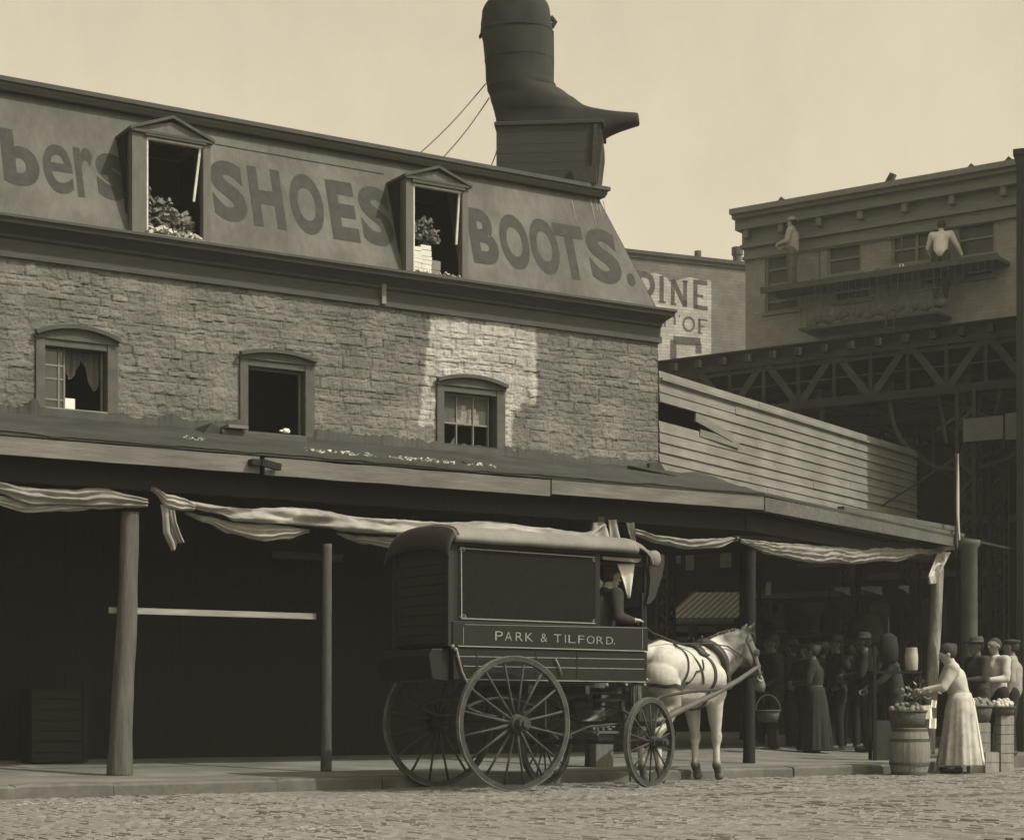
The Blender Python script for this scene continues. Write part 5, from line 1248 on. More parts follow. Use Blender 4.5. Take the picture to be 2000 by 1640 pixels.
# legs
def leg(pts): 
    for (p, r), (q, r2) in zip(pts, pts[1:]): C_(p, r, q, r2)
for s, dx in ((-1, 0.02), (1, -0.06)):
    y = 0.115*s
    leg([((0.47+dx*.3, y*1.1, 1.00), .12), ((0.44+dx*.5, y*1.15, 0.84), .098), ((0.48+dx, y*1.0, 0.64), .074), ((0.495+dx, y, 0.54), .056), ((0.51+dx, y, 0.49), .065), ((0.505+dx, y, 0.45), .060), ((0.50+dx, y, 0.38), .042), ((0.505+dx, y, 0.23), .039), ((0.51+dx, y, 0.17), .055), ((0.545+dx, y, 0.10), .045)])
    C_((0.555+dx, y, 0.075), .047, (0.565+dx, y, 0.045), .055)
for s, dx in ((-1, 0.0), (1, 0.12)):
    y = 0.145*s
    leg([((-0.60, y, 1.02), .16), ((-0.52+dx*.4, y, 0.84), .12), ((-0.66+dx*.8, y, 0.64), .078), ((-0.80+dx, y, 0.53), .055), ((-0.80+dx, y, 0.49), .055), ((-0.775+dx, y, 0.40), .040), ((-0.76+dx, y, 0.22), .037), ((-0.755+dx, y, 0.17), .046), ((-0.72+dx, y, 0.10), .038)])
    C_((-0.71+dx, y, 0.075), .046, (-0.70+dx, y, 0.045), .053)
hb_ = fuse(m, 0.011, 12, 0.6)
hb_.v = [(x, y, max(z, 0.0)) for x, y, z in hb_.v]
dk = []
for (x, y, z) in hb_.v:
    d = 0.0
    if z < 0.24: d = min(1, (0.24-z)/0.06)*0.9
    if x < -0.35 and z < 1.12: d = max(d, 0.35*min(1, (1.12-z)/0.2))  # shade low on rump and thigh painted into the coat tone
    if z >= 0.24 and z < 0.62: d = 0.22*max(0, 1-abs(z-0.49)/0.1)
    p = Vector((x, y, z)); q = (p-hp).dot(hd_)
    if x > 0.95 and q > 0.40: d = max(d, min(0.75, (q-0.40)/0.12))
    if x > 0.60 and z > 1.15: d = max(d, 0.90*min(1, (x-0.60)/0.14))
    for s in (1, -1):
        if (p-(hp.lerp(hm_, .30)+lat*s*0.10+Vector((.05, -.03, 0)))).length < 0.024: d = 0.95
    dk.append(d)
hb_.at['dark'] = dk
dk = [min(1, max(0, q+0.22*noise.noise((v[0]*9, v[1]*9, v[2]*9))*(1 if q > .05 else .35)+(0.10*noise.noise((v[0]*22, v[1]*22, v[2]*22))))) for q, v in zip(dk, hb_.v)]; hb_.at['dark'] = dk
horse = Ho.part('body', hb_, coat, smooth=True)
bvh = BVHTree.FromPolygons([Vector(v) for v in hb_.v], hb_.f)
def strap(c, nrm, w=0.03, a0=0, a1=360, out=0.007, ref=(0,0,1), n=72, rmax=0.9, th=0.008, bowl=0):
    """leather band: rays towards c inside the plane with normal nrm meet the coat"""
    c = Vector(c); nrm = Vector(nrm).normalized(); r_ = Vector(ref); r_ = (r_-nrm*r_.dot(nrm)).normalized(); s_ = nrm.cross(r_)
    pts = []
    for k in range(n+1):
        a = R(a0+(a1-a0)*k/n); d = r_*math.cos(a)+s_*math.sin(a)
        hit, no, _, _ = bvh.ray_cast(c+d*rmax, -d)
        if hit is None: hit = c+d*0.2; no = d
        pts.append((hit+d*out, d))
    m = MB()
    for p, d in pts: m.v += [tuple(p-nrm*w/2), tuple(p+nrm*w/2), tuple(p+nrm*w/2+d*th), tuple(p-nrm*w/2+d*th)]
    q = len(pts); m.f = [(i*4+j, i*4+(j+1) % 4, (i+1)*4+(j+1) % 4, (i+1)*4+j) for i in range(q-1) for j in range(4)]+[(0,1,2,3), ((q-1)*4+3, (q-1)*4+2, (q-1)*4+1, (q-1)*4)]
    return m
def path(pts, w=0.028, th=0.008, side=-1, sub=10):
    """strap following control points, each pulled to the coat surface from the side"""
    P_ = [Vector(p) for p in pts]; m = MB(); out = []
    for a, b in zip(P_, P_[1:]):
        for k in range(sub):
            p = a.lerp(b, k/sub); loc, no, _, _ = bvh.find_nearest(p); out.append((loc+no*0.008, no))
    loc, no, _, _ = bvh.find_nearest(P_[-1]); out.append((loc+no*0.008, no))
    for i, (p, no) in enumerate(out):
        d = (out[min(i+1, len(out)-1)][0]-out[max(i-1, 0)][0]).normalized(); b = d.cross(no).normalized()*w/2
        m.v += [tuple(p-b), tuple(p+b), tuple(p+b+no*th), tuple(p-b+no*th)]
    q = len(out); m.f = [(i*4+j, i*4+(j+1) % 4, (i+1)*4+(j+1) % 4, (i+1)*4+j) for i in range(q-1) for j in range(4)]+[(0,1,2,3), ((q-1)*4+3, (q-1)*4+2, (q-1)*4+1, (q-1)*4)]
    return m
Hs = Ho
def merge(*ms):
    o = MB(); [o.add(x.v, x.f) for x in ms]; return o
# collar and hames
m = strap((0.56, 0, 1.22), (0.80, 0, 0.42), 0.10, out=0.0, th=0.055); Hs.part('collar', m, leather, smooth=True)
m = strap((0.54, 0, 1.22), (0.80, 0, 0.42), 0.02, out=0.04, th=0.02, a0=15, a1=345); hm2 = MB(); hm2.add(m.v, m.f)
hm2.sphere((0.40, 0, 1.60), 0.015, 8, 6); Hs.part('hames', hm2, iron, smooth=True)
# saddle and girth, breeching, hip strap, traces
m = strap((0.17, 0, 1.14), (1, 0, 0.10), 0.05); Hs.part('girth', m, leather)
m = strap((0.17, 0, 1.20), (1, 0, 0.10), 0.11, a0=-50, a1=50, out=0.012, th=0.025)
for s in (0.04, -0.04):
    m.tube([(0.15, s, 1.52), (0.15, s, 1.57), (0.16, s*0.5, 1.585)], 0.006, 6)
Hs.part('saddle_pad', m, leather, smooth=True)
for side, nm in ((-1, ''), (1, '')):
    s = side
    m = merge(path([(-0.95, s*0.03, 1.05), (-0.90, s*0.20, 1.04), (-0.70, s*0.36, 1.03), (-0.40, s*0.36, 1.02)], 0.04),
              path([(-0.36, 0, 1.50), (-0.38, s*0.2, 1.45), (-0.45, s*0.34, 1.22), (-0.52, s*0.36, 1.04)], 0.022),
              path([(-0.40, 0, 1.50), (-0.26, s*0.2, 1.42), (-0.16, s*0.34, 1.22), (-0.06, s*0.36, 1.02)], 0.022),
              path([(-0.05, s*0.3, 1.36), (-0.12, s*0.34, 1.22), (-0.28, s*0.36, 1.20), (-0.40, s*0.36, 1.02)], 0.016))
    Hs.part('breeching', m, leather)
m = path([(-0.90, 0, 1.42), (-0.6, 0, 1.54), (-0.36, 0, 1.54), (0, 0, 1.50), (0.17, 0, 1.48), (0.42, 0, 1.52)], 0.03); Hs.part('back_strap', m, leather)
for s in (-1, 1):
    m = merge(MB().tube([(0.62, s*0.29, 1.10), (0.35, s*0.40, 1.03), (0.0, s*0.41, 1.00), (-0.5, s*0.40, 0.98), (-1.0, s*0.36, 0.93), (-1.25, s*0.30, 0.84)], 0.017, 8, flat=0.5))
    Hs.part('trace', m, leather)
# reins, draped
for s in (-1, 1):
    m = MB().tube([(1.16, -0.19+s*0.07, 1.20), (0.98, -0.08+s*0.17, 1.36), (0.62, s*0.20, 1.50), (0.30, s*0.14, 1.52), (-0.3, s*0.13, 1.50), (-0.9, s*0.15, 1.60), (-1.3, s*0.15, 1.78)], 0.008, 6); Hs.part('rein', m, leather)
m = merge(path([(0.52, -0.30, 1.30), (0.60, -0.31, 1.20), (0.66, -0.26, 1.10)], 0.03), path([(0.66, 0, 1.28), (0.70, 0, 1.10), (0.62, 0, 0.92), (0.30, 0, 0.80)], 0.04)); Hs.part('breast_strap', m, leather)
# bridle
def hring(t, w=0.02): return strap(hp.lerp(hm_, t)+Vector((0.02, -0.01, 0)), hd_, w, out=0.004, ref=(1, 0, 0.3), rmax=0.3, th=0.006)
m = merge(hring(0.74), strap(hp+Vector((0.0, 0, -0.02)), Vector((1, -.5, -.55)), 0.022, out=0.004, rmax=0.3, th=0.006), hring(0.06, 0.02))
for s in (1, -1):
    m2 = path([hp+lat*s*0.10+Vector((0, 0, -0.02)), hp.lerp(hm_, .4)+lat*s*0.09, hp.lerp(hm_, .82)+lat*s*0.06], 0.018); m.add(m2.v, m2.f)
Hs.part('bridle', m, leather)
for s in (1, -1):
    c = hp.lerp(hm_, .30)+lat*s*0.118+Vector((.05, -.03, 0)); m = MB(); rm_ = Matrix((hd_, lat, hd_.cross(lat))).transposed()
    m.sphere(c, 0.046, 14, 6, (0.9, 0.14, 0.9), rm_); Hs.part('blinker', m, leather, smooth=True)
m = MB()
for s in (1, -1):
    c = hp.lerp(hm_, .84)+lat*s*0.07; N = 16; rr_ = 0.032
    m.tube([c+hd_*rr_*math.cos(2*math.pi*k/N)+Vector((0, 0, 1)).cross(lat).normalized()*rr_*math.sin(2*math.pi*k/N) for k in range(N+1)], 0.005, 6, cap=False)
Hs.part('bit_ring', m, brass)
# mane and forelock, tail
m = MB(); rz = random.Random(4)
for k in range(90):
    t = k/89; base = Vector((0.50, 0, 1.535)).lerp(Vector((1.03, -0.12, 1.69)), t)+Vector((0, 0, 0.02*math.sin(t*3.1)))
    loc, no, _, _ = bvh.find_nearest(base); d = rz.uniform(0.05, 0.11); sd = 0.35+0.1*rz.random()
    if rz.random() < 0.25: pts = [loc, loc+Vector((rz.uniform(-.02, .02), 0, 0.02)), loc+Vector((rz.uniform(-.03, .02), -0.03, 0.02))]
    else: pts = [loc, loc+Vector((0.0, 0.04, 0.006)), loc+Vector((rz.uniform(-.02, .02), 0.07, -d*0.5)), loc+Vector((rz.uniform(-.02, .02), 0.09, -d))]
    m.tube(pts, [0.010, 0.009, 0.006, 0.003][:len(pts)], 5)
for k in range(12):
    b = hp+Vector((0.05, -0.04+rz.uniform(-.03, .03), 0.075)); m.tube([b, b+Vector((.05, -.03, -.02)), b+Vector((.08, -.05, -.10))], [0.008, 0.007, 0.003], 5)
Hs.part('mane', m, mane, smooth=True)
m = MB()
for k in range(60):
    a = rz.uniform(0, 6.28); q = rz.random()**.5; o = Vector((math.cos(a)*q*.03, math.sin(a)*q*.03, 0)); L_ = rz.uniform(.75, .95)
    m.tube([Vector((-0.86, 0, 1.34))+o*.6, Vector((-0.97, 0, 1.22))+o, Vector((-1.0, 0, 0.95))+o*2.2, Vector((-0.98, 0, 1.34-L_))+o*2.0], [0.012, .012, .010, .003], 5)
Hs.part('tail', m, mane, smooth=True)
# shafts belong to the wagon's turning front axle: local to the wagon
WM = Matrix.Translation(WL) @ Matrix.Rotation(R(WA), 4, 'Z'); HM = Matrix.Translation(HL) @ Matrix.Rotation(R(HA), 4, 'Z'); H2W = WM.inverted() @ HM
m = MB()
for s in (-1, 1):
    pts = [Vector(p) for p in ((-1.42, s*0.42, 0.62), (-1.1, s*0.43, 0.70), (-0.6, s*0.42, 0.82), (0.0, s*0.40, 0.96), (0.6, s*0.36, 1.12), (1.02, s*0.33, 1.25), (1.14, s*0.33, 1.285))]
    m = MB().tube([H2W @ p for p in pts], [0.034, 0.034, 0.032, 0.031, 0.029, 0.024, 0.018], 10); Wg.part('shaft', m, M('shaft_wood', 0.075, 0.3, 6, 0.2, 20, rough=0.5), smooth=True)
    m = MB().tube([H2W @ Vector(p) for p in ((-1.42, s*0.2, 0.45), (-1.2, s*0.35, 0.60), (-0.95, s*0.41, 0.70))], 0.018, 8); Wg.part('shaft_brace', m, wheelm)
m = MB().beam(H2W @ Vector((-1.36, -0.45, 0.64)), H2W @ Vector((-1.36, 0.45, 0.64)), 0.06, 0.05); Wg.part('shaft_bar', m, wheelm)
m = MB().tube([H2W @ Vector((-1.20, -0.35, 0.42)), H2W @ Vector((-1.0, -0.38, 0.36)), H2W @ Vector((-0.86, -0.40, 0.36))], 0.008, 6); Wg.part('hook', m, wheelm)

# ------------------------------------------------------------------ driver
xs_ = wx(1178, 0.40); sz = z_belt+0.02
J = dict(pelvis=(0, 0, 0.10), chest=(0.06, 0, 0.40), neck=(0.10, 0, 0.58), head=(0.17, 0, 0.73), face=(1, -0.15, -0.12), shl=(0.08, 0.18, 0.54), shr=(0.08, -0.18, 0.54),
         ell=(0.10, 0.24, 0.26), wrl=(0.30, 0.16, 0.16), elr=(0.03, -0.27, 0.31), wrr=(0.21, -0.29, 0.275), hpl=(0.02, 0.10, 0.08), hpr=(0.02, -0.10, 0.08),
         knl=(0.42, 0.12, 0.10), knr=(0.42, -0.12, 0.06), anl=(0.44, 0.12, -0.30), anr=(0.44, -0.12, -0.30), hdr=(1, 0.1, 0.15), hnr=(0, 0, -1), hdl=(1, 0, 0), curl=1.2)
wp = WM @ Vector((xs_-0.03, 0.44, 1.41))
dr = person('person in dark suit, white collar and cap sitting at the front of the wagon', tuple(wp), WA+4, J, ('jacket',), (skin, M('driver_suit', 0.022, 0.3, 8, 0.2, 60, rough=0.95), clod), voxel=0.007, hat=('cap', clod))
m = MB(); m.lathe([(0.062, 0), (0.066, 0.002), (0.060, 0.035), (0.056, 0.035)], (0.115, 0, 0.585), 20); dr.part('collar', m, clow)
m = MB(); m.tube([(0.165, -0.28, 0.283), (0.195, -0.286, 0.278)], 0.040, 12); dr.part('cuff', m, clow)
# ------------------------------------------------------------------ elevated railway over the street
def ez(px, py, v=0): return FE.z(px, py, v)
ue = lambda px, v=0: FE.u(px, v)
uR0, uR1 = ue(1080), ue(2700)
El = T('elevated_railway', 'dark riveted-steel elevated railway viaduct with lattice trusses crossing over the street', 'elevated railway', FE, ue(1465), 0, 0)
zt = ez(1600, 666); z1 = zt-0.42; zd1, zd0 = ez(1600, 703), ez(1600, 782)
m = MB(); m.box(uR0, uR1, 0.0, 0.03, z1, zt); m.box(uR0, uR1, -0.05, 0.08, z1-0.02, z1+0.03); m.box(uR0, uR1, -0.06, 0.10, zt-0.03, zt)
El.part('deck_fascia', m, steel)
m = MB(); m.box(uR0, uR1, 0.0, 7.5, zt-0.2, zt-0.05); El.part('track_deck', m, steel)
m = MB(); u = uR0+0.2
while u < uR1: m.box(u, u+0.10, -0.16, 0.0, zt-0.24, zt-0.10); u += 0.52
each(El, 'tie_end', m, steell)
m = MB(); m.box(uR0, uR1, -0.05, 0.12, zd0-0.12, zd0+0.02); m.box(uR0, uR1, -0.10, 0.16, zd0-0.14, zd0-0.12)
m.box(uR0, uR1, -0.05, 0.12, zd1, zd1+0.10); El.part('truss_chord', m, steel)
m = MB(); P0 = ue(1702)
stepu = (ue(1850)-ue(1702))/1.0
k = -12
while k < 14:
    b = P0+k*stepu; tpt = b+stepu/2
    for (p, q) in (((b+0.05, zd0), (tpt-0.05, zd1+0.05)), ((b+stepu-0.05, zd0), (tpt+0.05, zd1+0.05))):
        m.beam((p[0], -0.02, p[1]), (q[0], -0.02, q[1]), 0.03, 0.13); 
    k += 1
El.part('truss_diagonal', m, steell)
m = MB(); m2 = MB(); k = 0; u = uR0
while u < uR1:
    m.box(u, u+0.14, 0.1, 7.3, zd0-0.10, zd0+0.22)
    m2.beam((u+0.1, 0.2, zd0-0.05), (u+stepu, 3.6, zd0-0.05), 0.08, 0.08); u += stepu
El.part('cross_beam', m, steel); El.part('lateral_brace', m2, steell)
m = MB(); 
for v_ in (3.6, 7.2): m.box(uR0, uR1, v_, v_+0.10, zd0-0.10, zt-0.2)
m.box(uR0, uR1, 1.5, 1.6, zd0-0.28, zd0-0.10)
El.part('inner_girder', m, steel)
cl = []; rq = random.Random(77)
for k in range(26):
    u = uR0+0.6+k*0.62; m = MB(); v_ = rq.uniform(1.0, 6.5); z = zd0-0.12
    if k % 3 == 0: m.beam((u, v_, z), (u+rq.uniform(.5, 1.2), v_+rq.uniform(-1, 1), z-rq.uniform(.5, 1.3)), 0.05, 0.07)
    elif k % 3 == 1: m.beam((u, v_, z-rq.uniform(.1, .5)), (u+rq.uniform(.8, 1.8), v_, z-rq.uniform(.1, .5)), 0.05, 0.08)
    else: m.beam((u, v_, z), (u, v_, z-rq.uniform(.4, 1.4)), 0.05, 0.05)
    cl.append(m)
each(El, 'strut', cl, steell)
m = MB(); m.box(uR0, uR1, -0.02, 0.02, (zd0+zd1)/2-0.015, (zd0+zd1)/2+0.015); El.part('middle_rail', m, steel)
vb2 = []
for k in range(-12, 15):
    m = MB(); uu = P0+k*stepu; m.beam((uu+stepu/2, -0.03, zd0), (uu+stepu/2, -0.03, zd1), 0.03, 0.07); vb2.append(m)
    m = MB(); m.beam((uu, -0.03, zd0), (uu, -0.03, zd1), 0.03, 0.07); vb2.append(m)
each(El, 'truss_vertical', vb2, steel)
# hanging light boards under the deck at the right
m = MB(); m.box(ue(1882, -0.3), ue(1960, -0.3), -0.32, -0.28, ez(1920, 860, -0.3), ez(1920, 815, -0.3)); m.box(ue(1964, -0.3), ue(2060, -0.3), -0.32, -0.28, ez(1980, 858, -0.3), ez(1980, 806, -0.3))
each(El, 'sign_board', m, M('pale_board', 0.13, 0.15, 4, 0.2, 20))
def lattice_col(u, v, w, z0, z1_, brace=True):
    c = MB(); h = w/2
    for sx in (-1, 1):
        for sy in (-1, 1): c.box(u+sx*h-0.03, u+sx*h+0.03, v+sy*h-0.03, v+sy*h+0.03, z0, z1_)
    for sy in (-1, 1): c.box(u-h, u+h, v+sy*h-0.012, v+sy*h+0.012, z0, z0+0.5)
    z = z0+0.5; k = 0
    while z < z1_-0.3:
        for sy in (-1, 1): 
            c.beam((u-h*(1 if k % 2 else -1), v+sy*h, z), (u+h*(1 if k % 2 else -1), v+sy*h, z+w*1.0), 0.02, 0.06)
            c.beam((u+sy*h, v-h*(1 if k % 2 else -1), z), (u+sy*h, v+h*(1 if k % 2 else -1), z+w*1.0), 0.06, 0.02)
        z += w; k += 1
    c.box(u-h*1.5, u+h*1.5, v-h*1.5, v+h*1.5, z0-0.1, z0+0.12); return c
zc = zd0-0.14
for (px, v_, w_) in ((1467, 0.0, 0.26), (1893, 0.0, 0.30), (1300, 3.6, 0.26), (1660, 3.6, 0.26), (2100, 3.6, 0.3), (1520, 7.2, 0.26), (1780, 3.6, 0.26), (1950, 3.6, 0.26), (1850, 7.2, 0.26)):
    El.part('column', lattice_col(ue(px, v_), v_, w_, 0.1, zc), steel if v_ else steell)
m = MB()
kb = []
for (px, v_) in ((1893, 0), (1467, 0)):
    u = ue(px, v_)
    for sg in (-1, 1):
        m = MB(); kb.append(m)
        pts = [(u+sg*(0.15+1.3*math.sin(a)), v_, zc-1.3*(math.cos(a))+0.0) for a in [R(5*k) for k in range(0, 19)]]
        for p, q in zip(pts, pts[1:]): m.beam(p, q, 0.06, 0.07)
        q0 = [(u+sg*0.15, zc-0.35), (u+sg*0.55, zc), (u+sg*0.15, zc-0.8), (u+sg*0.95, zc)]
        m.beam((q0[0][0], v_, q0[0][1]), (u+sg*0.62, v_, zc-0.62), 0.03, 0.06); m.beam((q0[1][0], v_, q0[1][1]), (u+sg*0.40, v_, zc-0.85), 0.03, 0.06)
each(El, 'knee_brace', kb, steell)
# ------------------------------------------------------------------ tower at the right edge, its bulk added to shade the shed wall
d_ = 2.524; P0_ = (5.83+0.914*d_, 30.7-0.406*d_); FT = Fr(-22, 0); lu, lv = FT.loc(*P0_); FT.W = lv; lu, lv = FT.loc(*P0_)
Tw = T('shade_tower', 'dark tall tower closing the right edge of the view, added to shade the shed wall', 'tower', FT, lu, 0, 0)
m = MB(); 
k = 0; u = lu
while u < lu+3.0: m.box(u, u+0.29, 0.0, 0.03, 0.12, 9.75); u += 0.30
m.box(lu, lu+3.0, 0.04, 3.0, 0.12, 9.7)
Tw.part('wall', m, M('tower_boards', 0.045, 0.3, 3, 0.3, 12, axis=2, stretch=8))
m = MB(); m.box(lu-0.06, lu+3.1, -0.08, 3.1, 9.70, 9.80); m.box(lu-0.03, lu+3.1, -0.05, 3.05, 9.60, 9.70); Tw.part('cornice', m, steel)
m = MB(); m.box(lu-0.01, lu+0.10, -0.05, 0.0, 0.12, 9.6); Tw.part('corner_board', m, steel)

# ------------------------------------------------------------------ building behind the railway
zb_ = lambda px, py, v=0: FB.z(px, py, v)
Bb = T('brick_building', 'dull flat-fronted building behind the railway with deep bracketed cornice and balcony', 'building', FB, FB.u(1700, 0), 0, 0)
uL_, uR_ = FB.u(1456, 0), FB.u(2400, 0); zT = zb_(1450, 404, -0.62)
W_ = []   # windows: (xl, xr, ytop at xl, ybottom at xl)
for (xl, xr, yt, yb) in ((1494, 1557, 497, 560), (1616, 1682, 478, 540), (1741, 1838, 460, 520), (1868, 1943, 436, 505), (1494, 1560, 570, 612), (1628, 1700, 552, 592), (1800, 1850, 530, 560), (1880, 1940, 520, 546)):
    W_.append((FB.u(xl, 0), FB.u(xr, 0), zb_(xl, yb), zb_(xl, yt)))
def wall_holes(m, u0, u1, z0, z1, holes, v0, th):
    us = sorted({u0, u1} | {h[0] for h in holes} | {h[1] for h in holes}); zs = sorted({z0, z1} | {h[2] for h in holes} | {h[3] for h in holes})
    for a, b in zip(us, us[1:]):
        for c, d in zip(zs, zs[1:]):
            if any(h[0] < (a+b)/2 < h[1] and h[2] < (c+d)/2 < h[3] for h in holes): continue
            m.box(a, b, v0, v0+th, c, d)
m = MB(); wall_holes(m, uL_, uR_, 6.5, zT-0.5, W_, 0, 0.25); wl = Bb.part('wall', m, brickd)
m = MB(); m.box(uL_, uR_, 0.02, 0.25, 0.0, 6.49); Bb.part('ground_floor_front', m, M('near_black_front', 0.008, 0.4, 3, 0.3, 12))  # ground floor front near-black, far darker than the brick above
m = MB()
for (x0, x1, y0, y1) in ((1480, 1720, 1160, 1170), (1480, 1730, 1232, 1246), (1700, 1960, 1120, 1134), (1560, 1650, 1100, 1110), (1900, 2010, 1010, 1024)): m.box(FB.u(x0, 0), FB.u(x1, 0), -0.10, 0.02, zb_(x0, y1), zb_(x0, y0))
each(Bb, 'dim_signband', m, M('dim_signpaint', 0.05, 0.5, 3, 0.3, 12, axis=0))
m = MB()
for (x0, x1, y0, y1) in ((1500, 1530, 1178, 1226), (1560, 1610, 1176, 1228), (1640, 1700, 1060, 1100), (1880, 1930, 1150, 1220), (1700, 1740, 1180, 1230), (1790, 1850, 1170, 1240), (1540, 1600, 1060, 1095)): m.box(FB.u(x0, 0), FB.u(x1, 0), -0.03, 0.02, zb_(x0, y1), zb_(x0, y0))
each(Bb, 'shop_window', m, M('dim_pane', 0.028, 0.6, 4, 0.1, 12))
m = MB(); m.box(uL_+0.3, uR_, 1.0, 1.1, 0, zT-0.5); m.box(uL_, uL_+0.3, 0.25, 14, 0, zT-0.5); m.box(uL_, uR_, 0.25, 14, zT-0.55, zT-0.3); Bb.part('rear_wall', m, brickd)
winm = [M('window_tone_a', 0.045, 0.3, 4, 0.05, 5, rough=0.3), M('window_blind', 0.085, 0.2, 4, 0.05, 5), M('window_tone_b', 0.03, 0.3, 4, 0.05, 5, rough=0.3)]
for k, (a, b, c, d) in enumerate(W_):
    m = MB(); m.box(a, b, 0.10, 0.14, c, d); w_ = Bb.part('window', m, winm[(1, 1, 0, 0, 1, 0, 2, 2)[k]])
    f = MB(); t_ = 0.05; f.box(a, a+t_, 0.03, 0.10, c, d); f.box(b-t_, b, 0.03, 0.10, c, d); f.box(a+t_, b-t_, 0.03, 0.10, d-t_, d); f.box(a+t_, b-t_, 0.03, 0.10, c, c+t_); f.box(a+t_, b-t_, 0.05, 0.098, (c+d)/2-0.02, (c+d)/2+0.02)
    if b-a > 0.9: f.box((a+b)/2-0.03, (a+b)/2+0.03, 0.04, 0.098, c+t_, d-t_)
    f.box(a-0.06, b+0.06, -0.06, 0.02, c-0.07, c)
    obj('window_frame', MB().add([(v[0]-Bb.off[0], v[1], v[2]) for v in f.v], f.f), cornm, w_)
m = MB()
for (o0, za, zb2) in ((0.62, zT-0.12, zT), (0.50, zT-0.20, zT-0.12), (0.34, zT-0.42, zT-0.20), (0.10, zT-0.72, zT-0.42), (0.16, zT-0.80, zT-0.72), (0.05, zT-0.98, zT-0.80), (0.10, zT-1.05, zT-0.98)):
    m.box(uL_-min(o0, 0.25)*0.35, uR_, -o0, 0.3, za, zb2)
Bb.part('cornice', m, cornm)
m = MB()
for px in (1462, 1530, 1604, 1684, 1770, 1862, 1962):
    u = FB.u(px, 0); m.box(u, u+0.12, -0.28, 0, zT-0.60, zT-0.42)
each(Bb, 'cornice_bracket', m, cornm)
m = MB()
for px, h in ((1525, 0.10), (1735, 0.16), (1738, 0.22), (1895, 0.09), (1968, 0.10)):
    u = FB.u(px, -0.3); m.beam((u, -0.35, zT), (u+0.1, -0.35, zT+h), 0.12, 0.12)
each(Bb, 'roof_stub', m, iron)
m = MB(); m.box(FB.u(1480, 0), FB.u(1960, 0), -0.05, 0, zb_(1700, 470)-0.03, zb_(1700, 470)+0.03); Bb.part('string_course', m, cornm)
# balcony / fire escape
fv = -0.85; za_ = zb_(1500, 560, fv); 
def ufe(px): return FB.u(px, fv)
Fe = T('fire_escape', 'dark iron fire escape balcony with railing, bundles and ladder across the building front', 'fire escape', FB, ufe(1700), fv, za_)
m = MB(); m.box(ufe(1490), ufe(1945), fv, -0.02, za_-0.10, za_-0.02); m.box(ufe(1486), ufe(1948), fv-0.03, fv+0.03, za_-0.13, za_); Fe.part('platform', m, iron)
m = MB(); za2 = za_-1.0; m.box(ufe(1560), ufe(1830), fv, -0.02, za2-0.06, za2); Fe.part('lower_platform', m, iron)
m = MB(); zr = za_+0.62
m.box(ufe(1476), ufe(1760), fv-0.015, fv+0.015, zr, zr+0.035)
u = ufe(1500)
while u < ufe(1945): m.box(u, u+0.009, fv-0.007, fv+0.007, za2 if ufe(1560) < u < ufe(1830) else za_-0.4, za_-0.12); u += 0.16
u = ufe(1570)
m.box(ufe(1560), ufe(1830), fv-0.012, fv+0.012, za2+0.45, za2+0.48)
for px in (1500, 1600, 1760): m.box(ufe(px), ufe(px)+0.02, fv-0.01, fv+0.01, za_, zr)
Fe.part('railing', m, iron)
m = MB(); p, q = (ufe(1735), fv-0.02, za2+0.1), (ufe(1722), fv-0.10, za2-0.95)
for o in (-0.0, 0.18): m.beam((p[0]+o, p[1], p[2]), (q[0]+o, q[1], q[2]), 0.03)
for k in range(7): t = k/6; m.beam((p[0]+(q[0]-p[0])*t, p[1]+(q[1]-p[1])*t, p[2]+(q[2]-p[2])*t), (p[0]+(q[0]-p[0])*t+0.18, p[1]+(q[1]-p[1])*t, p[2]+(q[2]-p[2])*t), 0.02)
Fe.part('ladder', m, steell)
m = MB()
for k in range(26):
    px = 1575+k*10; u = ufe(px); m.sphere((u, fv+0.3, za2+0.12+0.1*math.sin(k*2.3)), 0.13, 8, 6, (1.2, 0.8, 0.8))
o = obj('bundle_row', m, clog, None, (ufe(1575), fv+0.3, za2), smooth=True); place(o, FB, ufe(1575), fv+0.3, za2); tag(o, 'row of dark bundles heaped on the lower fire escape platform', 'bundles'); o['kind'] = 'stuff'
for k, (px, s_, lb) in enumerate(((1757, 0.055, 'small pale round pot on the balcony left of the white-shirted person'), (1710, 0.05, 'small pale pot further left along the fire escape balcony'), (1586, 0.05, 'small pale pot near the left end of the fire escape balcony'))):
    m = MB(); m.lathe([(0.6*s_, 0), (s_, 0.6*s_), (s_*1.05, 1.2*s_), (s_*0.7, 2*s_)], (0,0,0), 12)
    o = obj('pot', m, clow if k == 0 else clog, None, smooth=True); place(o, FB, ufe(px), fv+0.1, za_-0.02); tag(o, lb, 'pot')
# two people on the balcony
J = stand(lean=0.10, arms='front', look=(0.9, 0.3, -0.35)); J['head'] = (0.24, 0.02, 1.56); J['neck'] = (0.17, 0, 1.42); J['chest'] = (0.08, 0, 1.24); J['shl'] = (0.12, 0.19, 1.36); J['shr'] = (0.12, -0.19, 1.36)
J.update(ell=(0.20, 0.28, 1.12), wrl=(0.38, 0.22, 0.95), elr=(0.18, -0.31, 1.14), wrr=(0.32, -0.40, 0.94))
p = FB.P(ufe(1822), fv+0.42, zb_(1822, 500, fv)-0.80)
person('person in bright white shirt seen from behind, bending over on the fire escape', tuple(p), 70, J, ('shirt',), (skin, clow, clod), hairstyle='short')
J = stand(arms='front')
p = FB.P(ufe(1532), fv+0.40, za_-0.05)
person('person in pale shirt with light hat standing at the left end of the balcony', tuple(p), 150, J, ('shirt',), (skin, clol, clog), hat=('straw', clol), scale=0.93)

